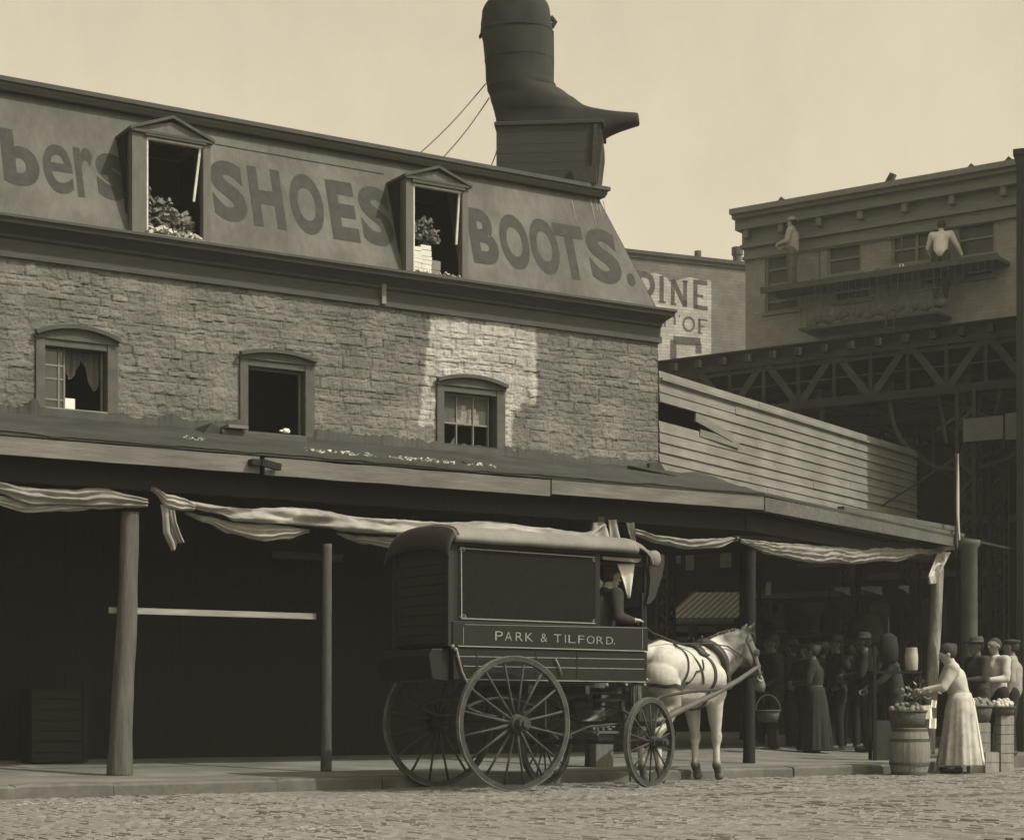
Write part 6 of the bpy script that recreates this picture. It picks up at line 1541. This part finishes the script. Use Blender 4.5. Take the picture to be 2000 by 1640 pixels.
# ------------------------------------------------------------------ gable with painted advertisement
za = lambda px, py: FA.z(px, py, 0)
Ga = T('advert_building', 'brick side wall with a white painted advertisement, seen between the roofs', 'building', FA, FA.u(1300, 0), 0, 0)
g0, g1 = FA.u(1000, 0), FA.u(1560, 0); gt = za(1340, 506)
m = MB(); m.box(g0, g1, 0, 9, 0, gt); Ga.part('wall', m, bricka)
m = MB(); m.box(g0, g1, -0.12, 0.4, gt-0.02, gt+0.10); m.box(g0, g1, -0.06, 0.3, gt-0.14, gt-0.02); Ga.part('coping', m, steell)
m = MB()
uw0, uw1 = FA.u(1150, 0), FA.u(1389, 0); zw0 = za(1340, 760)
def fnw(a, b):
    u = uw0+(uw1-uw0)*a; zt_ = za(1340, 545)+0.20*noise.noise((u*1.5, 0, 0))+0.08*noise.noise((u*7, 0, 3)); return (u, -0.006, zw0+(zt_-zw0)*b)
m.grid(90, 1, fnw); pan = Ga.part('painted_panel', m, whitew, fix=False)
m = MB()
def al(ch, xl, xr, yt, yb, bold=0.03):
    xm = (xl+xr)/2; put_letter(m, ch, FA.u(xl, 0), FA.u(xr, 0), za(xm, yb), za(xm, yt), lambda u, z: (u, -0.014, z), bold)
al('D', 1243, 1279, 530, 582, 0.045); 
# slab-serif I N E and serif row built from plain strokes
def stroke(x0, y0, x1, y1, w):
    a, b = Vector((FA.u(x0, 0), -0.014, za(x0, y0))), Vector((FA.u(x1, 0), -0.014, za(x1, y1))); d = (b-a).normalized(); n_ = Vector((d.z, 0, -d.x))*w/2
    m.add([a-n_, a+n_, b+n_, b-n_], [(0,1,2,3)])
px_m = FA.t(1320, 0)/F
for (x0, y0, x1, y1, w) in ((1292, 539, 1292, 590, 9), (1286, 589, 1300, 591, 4), (1314, 545, 1314, 594, 8), (1309, 593, 1321, 595, 4), (1314, 546, 1338, 598, 9), (1338, 549, 1338, 599, 8), (1333, 549, 1343, 550, 4),
                            (1358, 548, 1358, 602, 9), (1354, 550, 1381, 554, 8), (1358, 577, 1373, 579, 6), (1356, 599, 1382, 603, 8),
                            (1268, 607, 1287, 609, 2.5), (1278, 608, 1278, 634, 4), (1298, 612, 1298, 638, 4.5), (1296, 611, 1312, 613, 2), (1317, 616, 1318, 634, 4), (1366, 623, 1366, 651, 5), (1364, 623, 1382, 626, 2), (1366, 636, 1376, 638, 2.5), (1362, 650, 1371, 651, 2),
                            (1326, 616, 1327, 620, 3), (1315, 664, 1368, 668, 16), (1315, 664, 1315, 720, 13), (1364, 670, 1364, 690, 13), (1315, 735, 1364, 740, 14)):
    stroke(x0, y0, x1, y1, w*px_m)
al('O', 1333, 1357, 618, 648, 0.0)
obj('sign_lettering', MB().add([(v[0]-Ga.off[0], v[1]-Ga.off[1], v[2]-Ga.off[2]) for v in m.v], m.f), adlet, pan, fix=False)
m = MB()
for px, y, r_ in ((1363, 497, 0.09), (1440, 490, 0.15)):
    u = FA.u(px, 0.5); m.tube([(u, 0.5, gt), (u, 0.5, za(px, y)+0.1)], r_, 10); m.tube([(u, 0.5, za(px, y)), (u, 0.5, za(px, y)+0.25)], r_*1.3, 10)
each(Ga, 'roof_pipe', m, iron)

# ------------------------------------------------------------------ street fronts in the shade under the railway
FM = Fr(-4, 47.0)
um = lambda px: FM.u(px, 0); zm = lambda px, py: FM.z(px, py, 0)
Mk = T('market_building', 'dark row of shop fronts in the shade beyond the railway columns', 'building', FM, um(1600), 0, 0)
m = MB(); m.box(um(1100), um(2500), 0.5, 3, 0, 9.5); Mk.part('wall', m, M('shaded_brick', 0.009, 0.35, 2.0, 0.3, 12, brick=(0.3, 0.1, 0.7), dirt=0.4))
m = MB()
for (x0, x1, y0, y1) in ((1475, 1700, 1232, 1250), (1475, 1720, 1160, 1172), (1300, 1426, 1220, 1232), (1300, 1426, 1242, 1258), (1700, 1900, 1140, 1152)):
    m.box(um(x0), um(x1), 0.35, 0.5, zm(1500, y1), zm(1500, y0))
each(Mk, 'sign_band', m, M('dim_board', 0.07, 0.4, 3, 0.3, 12, axis=0))
m = MB()
for (x0, x1, y0, y1) in ((1314, 1330, 1078, 1096), (1340, 1356, 1080, 1110), (1408, 1430, 1070, 1105), (1506, 1560, 1120, 1145), (1590, 1640, 1120, 1150)):
    m.box(um(x0), um(x1), 0.40, 0.5, zm(1500, y1), zm(1500, y0))
each(Mk, 'window', m, M('dusty_pane', 0.10, 0.4, 5, 0.1, 12))
m = MB(); x = 1300
for x in range(1290, 2000, 55): m.box(um(x), um(x)+0.22, 0.3, 0.5, 0.1, zm(1500, 1150))
each(Mk, 'pilaster', m, M('dark_pilaster', 0.022, 0.4, 3, 0.3, 12))
# striped shop awning, catching a little light
sa = T('striped_awning', 'shop awning with narrow diagonal-looking stripes beyond the wagon front', 'awning', FM, um(1370), -1.5, zm(1370, 1180))
zA, zB = zm(1370, 1158), zm(1370, 1212); stripeA, stripeB = MB(), MB(); k = 0; u = um(1296); 
while u < um(1428):
    tgt = stripeA if k % 2 else stripeB
    tgt.add([(u+0.75, -0.2, zA), (u+0.83, -0.2, zA), (u+0.08, -1.5, zB), (u, -1.5, zB)], [(0,1,2,3)]); u += 0.08; k += 1
sa.part('light_stripe', stripeA, M('awning_light', 0.24, 0.1, 5, 0.1, 20), solid=0.01, fix=False); sa.part('dark_stripe', stripeB, M('awning_dark', 0.10, 0.2, 5, 0.1, 20), solid=0.01, fix=False)
m = MB(); n_ = 44
for k in range(n_): a, b = um(1296)+(um(1428)-um(1296))*k/n_, um(1296)+(um(1428)-um(1296))*(k+1)/n_; m.add([(a, -1.52, zB), (b, -1.52, zB), (b, -1.52, zB-0.10), ((a+b)/2, -1.52, zB-0.16), (a, -1.52, zB-0.10)], [(0,1,2,3,4)])
sa.part('scalloped_valance', m, M('awning_dark', 0.10), solid=0.008, fix=False)
# loose hanging things in the gloom under the market roof
hang = ((1497, 1506, 1135, 1162, 'narrow pale strip hanging beyond the corner post', 'cloth strip', 0.30), (1632, 1662, 1146, 1163, 'pale wedge of cloth hanging in the market gloom, left of a longer one', 'cloth', 0.22), (1683, 1724, 1145, 1162, 'long pale wedge of cloth hanging in the market gloom', 'cloth', 0.30), (1756, 1776, 1143, 1158, 'small pale corner of cloth hanging left of the peeled post', 'cloth', 0.26))
for (x0, x1, y0, y1, lb, ct, tn) in hang:
    v_ = 0.6; m = MB(); 
    def fnh(a, b, x0=x0, x1=x1, y0=y0, y1=y1): x = x0+(x1-x0)*a; k = 0.35+0.65*(a if ct == 'cloth' else 1); return (F2.u(x, v_)-F2.u(x0, v_), 0.02*math.sin(a*7+b*2), F2.z(x, y0+(y1-y0)*b*k, v_)-F2.z(x0, y0, v_))
    m.grid(8, 4, fnh); o = obj('hanging_cloth', m, M('cloth_%d' % int(tn*100), tn, 0.2, 8, 0.2, 30), None, smooth=True, solid=0.01); place(o, F2, F2.u(x0, v_), v_, F2.z(x0, y0, v_)); tag(o, lb, ct)

# edge-on banner board at the awning end with its stays
m = MB(); vb = -SIDE-0.1; ub = F2.u(1872, vb); zt_, zb2 = F2.z(1872, 886, vb), F2.z(1880, 1064, vb)
Bn = T('banner_board', 'tall narrow signboard seen edge-on at the far end of the awning, with rod stays', 'signboard', F2, ub, vb, zb2)
n_ = 16
for k in range(n_):
    t0, t1 = k/n_, (k+1)/n_; w0 = 0.02+0.06*math.sin(math.pi*min(1, t0*1.1))**0.7; w1 = 0.02+0.06*math.sin(math.pi*min(1, t1*1.1))**0.7; o0 = 0.20*max(0, (0.3-t0))*1.2; o1 = 0.20*max(0, (0.3-t1))*1.2
    a, b = zb2+(zt_-zb2)*t0, zb2+(zt_-zb2)*t1
    m.add([(ub-w0/2+o0, vb, a), (ub+w0/2+o0, vb, a), (ub+w0/2+o0, vb+0.02, a), (ub-w0/2+o0, vb+0.02, a), (ub-w1/2+o1, vb, b), (ub+w1/2+o1, vb, b), (ub+w1/2+o1, vb+0.02, b), (ub-w1/2+o1, vb+0.02, b)], [(0,3,2,1),(4,5,6,7),(0,1,5,4),(1,2,6,5),(2,3,7,6),(3,0,4,7)])
Bn.part('board', m, M('banner_paint', 0.30, 0.15, 5, 0.1, 20))
m = MB(); m.tube([(ub, vb+0.03, zt_-0.05), (F2.u(1722, -0.2), -0.2, F2.z(1722, 988, -0.2))], 0.016, 8); m.tube([(ub, vb+0.04, zb2-0.2), (ub, vb+0.04, zt_+0.02)], 0.02, 8)
Bn.part('stay', m, steell)
m = MB(); uk = F2.u(1893, vb+0.4); m.lathe([(0.135, 0.12), (0.125, 1.2), (0.12, 3.2), (0.16, 3.25), (0.16, 3.32)], (0, 0, 0), 20)
o = obj('iron_column', m, M('grey_iron_column', 0.07, 0.25, 3, 0.2, 20), None, smooth=True); xk, yk = ground(1894, 1480, 0.12); yk = 27.5; xk = (1893-CX)/F*yk; o.location = (xk, yk, 0); tag(o, 'smooth grey iron column right of the peeled post', 'column')

# ------------------------------------------------------------------ market people and goods
def at(px, py, zg=0.0): x, y = ground(px, py, zg); return (x, y, zg)
def atd(px, d, zg=0.13): return ((px-CX)/F*d, d, zg)
# woman at the barrel, facing left
J = stand(lean=0.16, arms='front', look=(0.95, 0, -0.35)); J.update(head=(0.10, 0, 1.47), neck=(0.04, 0, 1.335), chest=(0.02, 0, 1.17), pelvis=(-0.06, 0, 0.90), shl=(0.05, 0.165, 1.29), shr=(0.05, -0.165, 1.29),
   ell=(0.18, 0.20, 1.06), wrl=(0.42, 0.10, 1.02), elr=(0.16, -0.22, 1.04), wrr=(0.40, -0.12, 1.00), hpl=(-0.05, .05, .86), hpr=(-0.05, -.05, .86), knl=(0.0, .1, .48), knr=(0.02, -.1, .48))
wmn = person('woman with dark hair, pale blouse and long striped skirt reaching over the barrel goods', atd(1866, 22.85, 0.0), 176, J, ('blouse',), (skin, M('blouse_cotton', 0.40, 0.15, 8, 0.2, 40), M('skirt_cotton', 0.36, 0.3, 10, 0.2, 40)), voxel=0.007, skirt=0.10, hairstyle='bun', cat='person')
s_ = MB(); 
def apr(a, b):
    ang = R(150+a*95); z = 0.93-b*0.80; r_ = 0.165+b*0.125+0.012*math.sin(a*14)*b; return (-0.06+r_*math.cos(ang), r_*math.sin(ang), z)
s_.grid(20, 16, apr); wmn.part('apron', s_, clow, smooth=True, solid=0.006)
# barrels
def barrel(label, loc, r_, h, mt=barrelm, rot=0):
    t = T('barrel', label, 'barrel', loc=loc, rot=rot, group='barrels'); n_ = 20; m = MB(); prof = []
    for k in range(13): tt = k/12; prof.append((r_*(0.84+0.16*math.sin(math.pi*tt)), h*tt))
    m.lathe(prof, (0,0,0), 40, fn=lambda a, z: 1-0.012*(abs(math.sin(a*10)) < 0.16)); t.part('staves', m, mt, smooth=False)
    for tt in (0.04, 0.24, 0.74, 0.95):
        m = MB(); rr2 = r_*(0.84+0.16*math.sin(math.pi*tt))+0.004; m.lathe([(rr2-0.003, h*tt-0.018), (rr2, h*tt-0.018), (rr2, h*tt+0.018), (rr2-0.003, h*tt+0.018)], (0,0,0), 40); t.part('hoop', m, iron)
    return t
bl = atd(1776, 22.35, 0.0); barrel('upright barrel with bright front staves left of the woman', bl, 0.25, 0.57)
def basket(label, loc, r0, r1, h, goods=True, gm=produce, seed=0, handle=False, name='basket'):
    t = T(name, label, name, loc=loc); m = MB(); prof = [(r0, 0), (r0+(r1-r0)*0.5, h*0.5), (r1, h), (r1-0.02, h), (r1-0.03, h*0.7)]
    m.lathe(prof, (0,0,0), 28, fn=lambda a, z: 1+0.012*math.sin(a*28+z*60)); t.part('wicker_body', m, basketm, smooth=True)
    m = MB(); N = 24; m.tube([(r1*math.cos(2*math.pi*k/N), r1*math.sin(2*math.pi*k/N), h) for k in range(N+1)], 0.014, 6, cap=False); t.part('rim', m, basketm)
    if handle:
        m = MB(); m.tube([(r1*math.cos(math.pi*k/14), 0, h+0.22*math.sin(math.pi*k/14)) for k in range(15)], 0.010, 6); t.part('handle', m, basketm)
    if goods:
        m = MB(); r = random.Random(seed)
        for k in range(70): a = r.uniform(0, 6.28); q = r.random()**.5*(r1-0.03); m.sphere((q*math.cos(a), q*math.sin(a), h-0.02+0.10*(1-(q/r1)**2)*r.random()+0.02), r.uniform(0.025, 0.04), 8, 6)
        o = obj('produce', m, gm, None, smooth=True); o.location = Vector(loc); tag(o, 'produce heaped in the '+label, 'produce'); o['kind'] = 'stuff'
    return t
bx_, by_, _ = bl
basket('wide tub of goods set on the barrel before the woman', (bx_-0.02, by_, 0.572), 0.20, 0.225, 0.20, seed=2)
# leafy bunches by her hands
m = MB(); r = random.Random(8)
for k in range(160):
    p = Vector((r.gauss(0, .09), r.gauss(0, .08), abs(r.gauss(0, .07)))); a = r.uniform(0, 6.28); d = Vector((math.cos(a), math.sin(a), r.uniform(0, 1)))*0.06
    q = d.cross(Vector((0, 0, 1)))*0.35; m.add([p, p+d*.5+q, p+d, p+d*.5-q], [(0,1,2,3)])
o = obj('greens', m, M('leafy_greens', 0.16, 0.5, 20, 0.3, 40), None, fix=False); o.location = (bx_+0.10, by_+0.02, 0.90); tag(o, 'bunch of leafy greens in front of the woman\'s hands', 'greens'); o['kind'] = 'stuff'
for k, (px, py, s_, lb) in enumerate(((1811, 1390, 0.075, 'upper white paper hung beside the barrel tub'), (1822, 1412, 0.055, 'lower white paper hung beside the barrel tub'), (1824, 1374, 0.04, 'small white paper near the woman\'s wrist'))):
    d_2 = 22.3; m = MB(); m.grid(4, 4, lambda a, b: ((a-.5)*s_*1.6, 0.01*math.sin(a*6), (b-.5)*s_*2.2)); o = obj('paper_sheet', m, paper, None, solid=0.004); o.location = ((px-CX)/F*d_2, d_2, EYE+(HY-py)/F*d_2); o.rotation_euler = (0, R(6*k-4), R(10)); tag(o, lb, 'paper')
# goods to the right of the woman
def crate(label, loc, w_, d_2, h, rot=0, mt=cratem, tall=False):
    t = T('crate', label, 'crate', loc=loc, rot=rot, group='crates and boxes by the kerb'); m = MB(); n_ = max(2, int(h/0.12)); 
    for k in range(n_):
        z = h*k/n_; hh = h/n_-0.008
        m.box(-w_/2, w_/2, -d_2/2, -d_2/2+0.014, z, z+hh); m.box(-w_/2, w_/2, d_2/2-0.014, d_2/2, z, z+hh); m.box(-w_/2, -w_/2+0.014, -d_2/2+0.014, d_2/2-0.014, z, z+hh); m.box(w_/2-0.014, w_/2, -d_2/2+0.014, d_2/2-0.014, z, z+hh)
    m.box(-w_/2+0.014, w_/2-0.014, -d_2/2+0.014, d_2/2-0.014, 0.0, 0.012); t.part('slats', m, mt, bevel=0.002)
    m = MB(); 
    for sx in (-1, 1):
        for sy in (-1, 1): m.box(sx*(w_/2-0.03)-0.015, sx*(w_/2-0.03)+0.015, sy*(d_2/2-0.029)-0.014, sy*(d_2/2-0.029)+0.014, 0.013, h)
    t.part('corner_post', m, mt); return t
p = at(1911, 1478); crate('middle-height pale crate just right of the woman', ((1911-CX)/F*23.3, 23.3, 0), 0.25, 0.3, 0.63, -5)
p = at(1931, 1503); crate('short crate low on the kerb between the two taller ones', ((1932-CX)/F*23.2, 23.2, 0), 0.18, 0.2, 0.26, 8)
p = at(1964, 1500); crate('tall narrow pale crate at the right end of the goods', ((1962-CX)/F*23.5, 23.5, 0), 0.17, 0.22, 0.72, 4)
basket('dark round basket standing on the middle pale crate', ((1912-CX)/F*23.3, 23.3, 0.632), 0.13, 0.17, 0.2, seed=5)
basket('shallow basket resting on the tall narrow crate', ((1956-CX)/F*23.5, 23.5, 0.722), 0.14, 0.17, 0.10, seed=6, gm=M('pale_produce', 0.4, 0.6, 30, 0.5, 40))
m = MB(); m.lathe([(0.07, 0), (0.085, 0.02), (0.09, 0.2), (0.075, 0.30), (0.08, 0.31)], (0,0,0), 16); o = obj('stone_jar', m, M('jar_glaze', 0.33, 0.15, 8, 0.1, 20, rough=0.5), None, smooth=True); d_2 = 24.4; o.location = ((1780-CX)/F*d_2, d_2, EYE+(HY-1310)/F*d_2-0.0); tag(o, 'pale crock on the stall shelf left of the peeled post', 'jar')
jz = EYE+(HY-1310)/F*d_2
m = MB(); m.box(-0.5, 0.3, -0.12, 0.16, -0.03, 0.0); o_ = T('market_stall', 'dark rough stall with shelf behind the barrel', 'stall', loc=((1765-CX)/F*d_2, d_2, 0), rot=4)
m = MB(); m.box(-0.45, 0.22, -0.14, 0.14, jz-0.03, jz-0.002); o_.part('shelf', m, darkwd)
m = MB(); [m.box(x-0.02, x+0.02, y-0.02, y+0.02, 0.0, jz-0.03+(0.35 if x < 0 else 0)) for x in (-0.42, 0.19) for y in (-0.11, 0.11)]; each(o_, 'stall_leg', m, darkwd)
m = MB(); m.box(-0.42, 0.19, -0.02, 0.0, 0.0, 0.65); o_.part('front_board', m, clod)
# men right of the woman
pal = lambda v: M('cloth_tone_%d' % int(v*1000), v, 0.3, 6, 0.2, 60, rough=0.95)
def guy(label, px, d, rot, arms='down', lean=0.0, coat_v=0.03, hat=None, sc=1.0, zg=0.13, shirt=False, trous=0.014, step=0.0, skirt=None, hair_='short'):
    J = stand(lean=lean, arms=arms, step=step); 
    if not shirt: J['coat'] = not skirt
    if skirt: J['hpl'] = (0, .045, .88); J['hpr'] = (0, -.045, .88)
    return person(label, atd(px, d+(1.2 if zg > 0.13 else 0), zg), rot, J, ('shirt',) if shirt else ('coat',), (M('shaded_skin', 0.09, 0.1, 10, 0.05, 40, rough=0.7) if not shirt else M('darker_skin', 0.17, 0.1, 10, 0.05, 40, rough=0.7), pal(coat_v), pal(trous)), voxel=0.011, hat=hat, scale=sc, skirt=skirt, hairstyle=hair_)  # crowd skin has the shade put in its tone; shirted men a darker tone
guy('man in dark coat and soft hat standing just behind the woman', 1912, 25.6, 200, 'front', 0.05, 0.03, ('felt', pal(0.05)), 0.97, 0.125)
guy('bare-headed man with white shirt-sleeve and vest behind the goods at far right', 1946, 25.9, 215, 'front', 0.05, 0.36, None, 0.98, 0.125, shirt=True)
guy('man in half-shaded light shirt at the extreme right edge', 1976, 26.4, 160, 'down', 0.0, 0.24, ('cap', clod), 0.98, 0.125, shirt=True)
# the crowd under the awning, its shade put into coat and skin tones
crowd = [
 (1512, 25.8, 190, 'carry', .03, .016, ('bowler', clod), 'man in bowler hat walking with a basket just beyond the horse head', 1.0),
 (1548, 27.5, 150, 'down', .0, .026, ('felt', pal(.05)), 'man in grey coat and felt hat beside the basket carrier', 1.0),
 (1578, 26.6, 230, 'front', .08, .016, ('cap', clod), 'stooping man in cap near the middle of the shaded crowd', .95),
 (1606, 28.5, 120, 'down', .0, .034, ('straw', pal(.09)), 'man in grey coat and straw hat at the back of the crowd', 1.0),
 (1634, 26.9, 200, 'hip', .0, .018, ('bowler', clod), 'man in bowler hat with hand on hip, centre of the crowd', 1.02),
 (1660, 28.0, 95, 'down', .03, .014, None, 'bare-headed man in black coat, half turned away in the crowd', .98),
 (1694, 26.3, 170, 'front', .06, .024, ('felt', pal(.03)), 'broad man in mid-grey coat and dark hat near the stall', 1.03),
 (1722, 27.6, 220, 'down', .0, .018, ('cap', pal(.06)), 'man in dark coat and paler cap right behind the stall', .97),
 (1500, 29.0, 240, 'down', .0, .020, ('cap', clod), 'tall man in cap almost hidden behind the bowler-hatted basket carrier', 1.06),
 (1563, 30.5, 60, 'hip', .0, .014, ('felt', clod), 'man with back turned at the very back left of the crowd', 1.0),
 (1676, 30.2, 20, 'down', .04, .022, ('bowler', clod), 'man in bowler with back turned at the very back right of the crowd', 1.04),
 (1748, 26.0, 185, 'reach', .12, .028, None, 'bare-headed person leaning forward over the stall shelf', .92),
]
guys = []
for (px, d, rot, arms, ln, cv, ht, lb, sc) in crowd: guys.append(guy(lb, px, d, rot, arms, ln, cv, ht, sc, 0.16, step=0.12 if arms == 'carry' else 0))
guy('woman in long dark skirt and shawl among the shaded crowd', 1592, 25.4, 165, 'front', .05, .022, None, .93, .15, trous=.018, skirt=0.06, hair_='bun')
basket('round handled basket carried by the man in the bowler', atd(1500, 25.6, 0.62), 0.13, 0.17, 0.16, goods=False, handle=True)
# kerb details left: a loose stone by the kerb
m = MB(); m.box(-0.22, 0.16, -0.08, 0.06, 0, 0.10); o = obj('loose_kerb_stone', m, kerbm, None, bevel=0.02); x, y = ground(90, 1552); o.location = (x, y, 0); o.rotation_euler = (0, 0, R(38)); tag(o, 'loose block of stone lying against the kerb at far left', 'stone')
for k, (px, py, lb) in enumerate(((1216, 1528, 'straw trodden under the wagon front wheel'), (1215, 1552, 'small straw tuft on the road below the front wheel'), (1470, 1520, 'wisps of straw on the ground right of the horse'))):
    m = MB(); r = random.Random(k)
    for q in range(40): a = r.uniform(0, 6.28); p = Vector((r.gauss(0, .10), r.gauss(0, .08), 0.006)); d = Vector((math.cos(a), math.sin(a), r.uniform(0, .15)))*r.uniform(.03, .09); m.beam(p, p+d, 0.004)
    o = obj('straw_wisps', m, straw, None); x, y = ground(px, py); o.location = (x, y, 0.0); tag(o, lb, 'straw'); o['kind'] = 'stuff'

for k, (px, py, lb) in enumerate(((560, 1618, 'straw strewn on the road at bottom left of centre'), (1320, 1600, 'straw strewn on the road in front of the horse shafts'), (140, 1570, 'straw scraps near the loose stone at left'))):
    m = MB(); r = random.Random(60+k)
    for q in range(60): a = r.uniform(0, 6.28); p = Vector((r.gauss(0, .35), r.gauss(0, .2), 0.004)); dd = Vector((math.cos(a), math.sin(a), r.uniform(0, .08)))*r.uniform(.03, .08); m.beam(p, p+dd, 0.004)
    o = obj('straw_wisps', m, straw, None); x, y = ground(px, py); o.location = (x, y, 0.0); tag(o, lb, 'straw'); o['kind'] = 'stuff'
# clutter hanging and stacked in the gloom of the market
r = random.Random(21)
for k, (px, py, w_, h_, d_2, lb, ct) in enumerate(((1500, 1240, .30, .5, 30.0, 'dark box hung on the post behind the horse ears', 'box'), (1560, 1215, .5, .35, 31.0, 'wide dark bale hung high over the crowd', 'bale'), (1620, 1222, .35, .6, 30.5, 'tall dark sack hung over the middle of the crowd', 'sack'),
    (1690, 1225, .55, .5, 30.0, 'broad grey sack hung above the broad man', 'sack'), (1735, 1265, .30, .45, 26.8, 'dark keg on the stall frame by the peeled post', 'keg'))):
    m = MB(); n_ = 14; m.lathe([(w_*.30, 0), (w_*.46, h_*.12), (w_*.5, h_*.45), (w_*.42, h_*.85), (w_*.20, h_*.96), (0.012, h_*1.0), (0.010, h_*1.5)], (0, 0, 0), 18, (1, .7), lambda a, z: 1+0.08*noise.noise((a*1.2, z*4, k)))
    o = obj('hanging_sack', m, M('sack_tone_%d' % (k % 2), (.010, .018)[k % 2], 0.4, 8, 0.4, 30), None, smooth=True); o.location = ((px-CX)/F*d_2, d_2, EYE+(HY-py)/F*d_2-h_/2); tag(o, lb, ct)
for k, (x0, x1, py, d_2, lb) in enumerate(((1480, 1720, 1238, 29.6, 'long dark pole with hooks spanning above the crowd'), (1300, 1440, 1262, 33.0, 'dark rail with goods beyond the horse back'), (1475, 1560, 1172, 31.0, 'short dark bar high behind the corner post'))):
    m = MB(); p, q = ((x0-CX)/F*d_2, d_2, EYE+(HY-py)/F*d_2), ((x1-CX)/F*d_2, d_2+0.6, EYE+(HY-py+4)/F*d_2); P = Vector(p); m.tube([Vector(p)-P, Vector(q)-P], 0.035, 8)
    L = (Vector(q)-P).length; n_ = int(L/0.3)
    for i in range(n_):
        s_ = (Vector(q)-P)*((i+.5)/n_); h_ = r.uniform(.08, .3); m.tube([s_, s_-Vector((0, 0, h_))], 0.012, 5); m.sphere(s_-Vector((0, 0, h_+.05)), r.uniform(.04, .09), 8, 6, (1, .8, 1.4))
    o = obj('goods_rail', m, M('rail_goods', 0.012, 0.5, 8, 0.3, 20), None); o.location = p; tag(o, lb, 'rail')
# ------------------------------------------------------------------ thin haze volume over the street, added to lift the dark tones
m = MB(); m.box(-60, 80, -8, 90, -1.2, 16)
hz = obj('haze', m, MATS['unlit_interior'], None); hz.data.materials.clear(); hm_ = bpy.data.materials.new('haze'); hm_.use_nodes = True; t_ = hm_.node_tree; t_.nodes.clear()
ho = t_.nodes.new('ShaderNodeOutputMaterial'); pv_ = t_.nodes.new('ShaderNodeVolumePrincipled'); pv_.inputs['Color'].default_value = (0.95, 0.93, 0.85, 1); pv_.inputs['Density'].default_value = 0.0010; pv_.inputs['Anisotropy'].default_value = 0.0
t_.links.new(pv_.outputs[0], ho.inputs['Volume']); hz.data.materials.append(hm_); hz['kind'] = 'stuff'

# dim things against the shop front under the awning at the left
def dim_crate(px, v_, z0, w_, h_, lb, tn):
    u = F1.u(px, v_); t = T('crate', lb, 'crate', F1, u, v_, z0); m = MB(); n_ = max(2, int(h_/0.11))
    for k in range(n_): m.box(u-w_/2, u+w_/2, v_-0.2, v_-0.18, z0+h_*k/n_, z0+h_*(k+1)/n_-0.012)
    m.box(u-w_/2, u+w_/2, v_-0.178, v_+0.2, z0, z0+h_-0.012); t.part('slats', m, M('gloom_crate_%d' % int(tn*1000), tn, 0.4, 4, 0.3, 14, axis=0))
    m = MB(); m.box(u-w_/2, u-w_/2+0.05, v_-0.215, v_-0.2, z0, z0+h_-0.012); m.box(u+w_/2-0.05, u+w_/2, v_-0.215, v_-0.2, z0, z0+h_-0.012); each(t, 'corner_batten', m, M('gloom_crate_%d' % int(tn*1000), tn))
dim_crate(105, 2.25, 0.22, 0.62, 0.80, 'barely visible tall crate in the gloom left of the leaning post', .011)
u0_ = F1.u(530, 1.6); m = MB(); m.beam((u0_, 1.6, F1.z(530, 1082, 1.6)), (F1.u(668, 1.6), 1.6, F1.z(668, 1090, 1.6)), 0.05, 0.08)
o = obj('hanging_bar', m, M('gloom_bar', 0.035, 0.4, 4, 0.3, 14, axis=0), None, (u0_, 1.6, 2.5)); place(o, F1, u0_, 1.6, 2.5); tag(o, 'dim horizontal bar hung in the gloom behind the thin post top', 'bar')
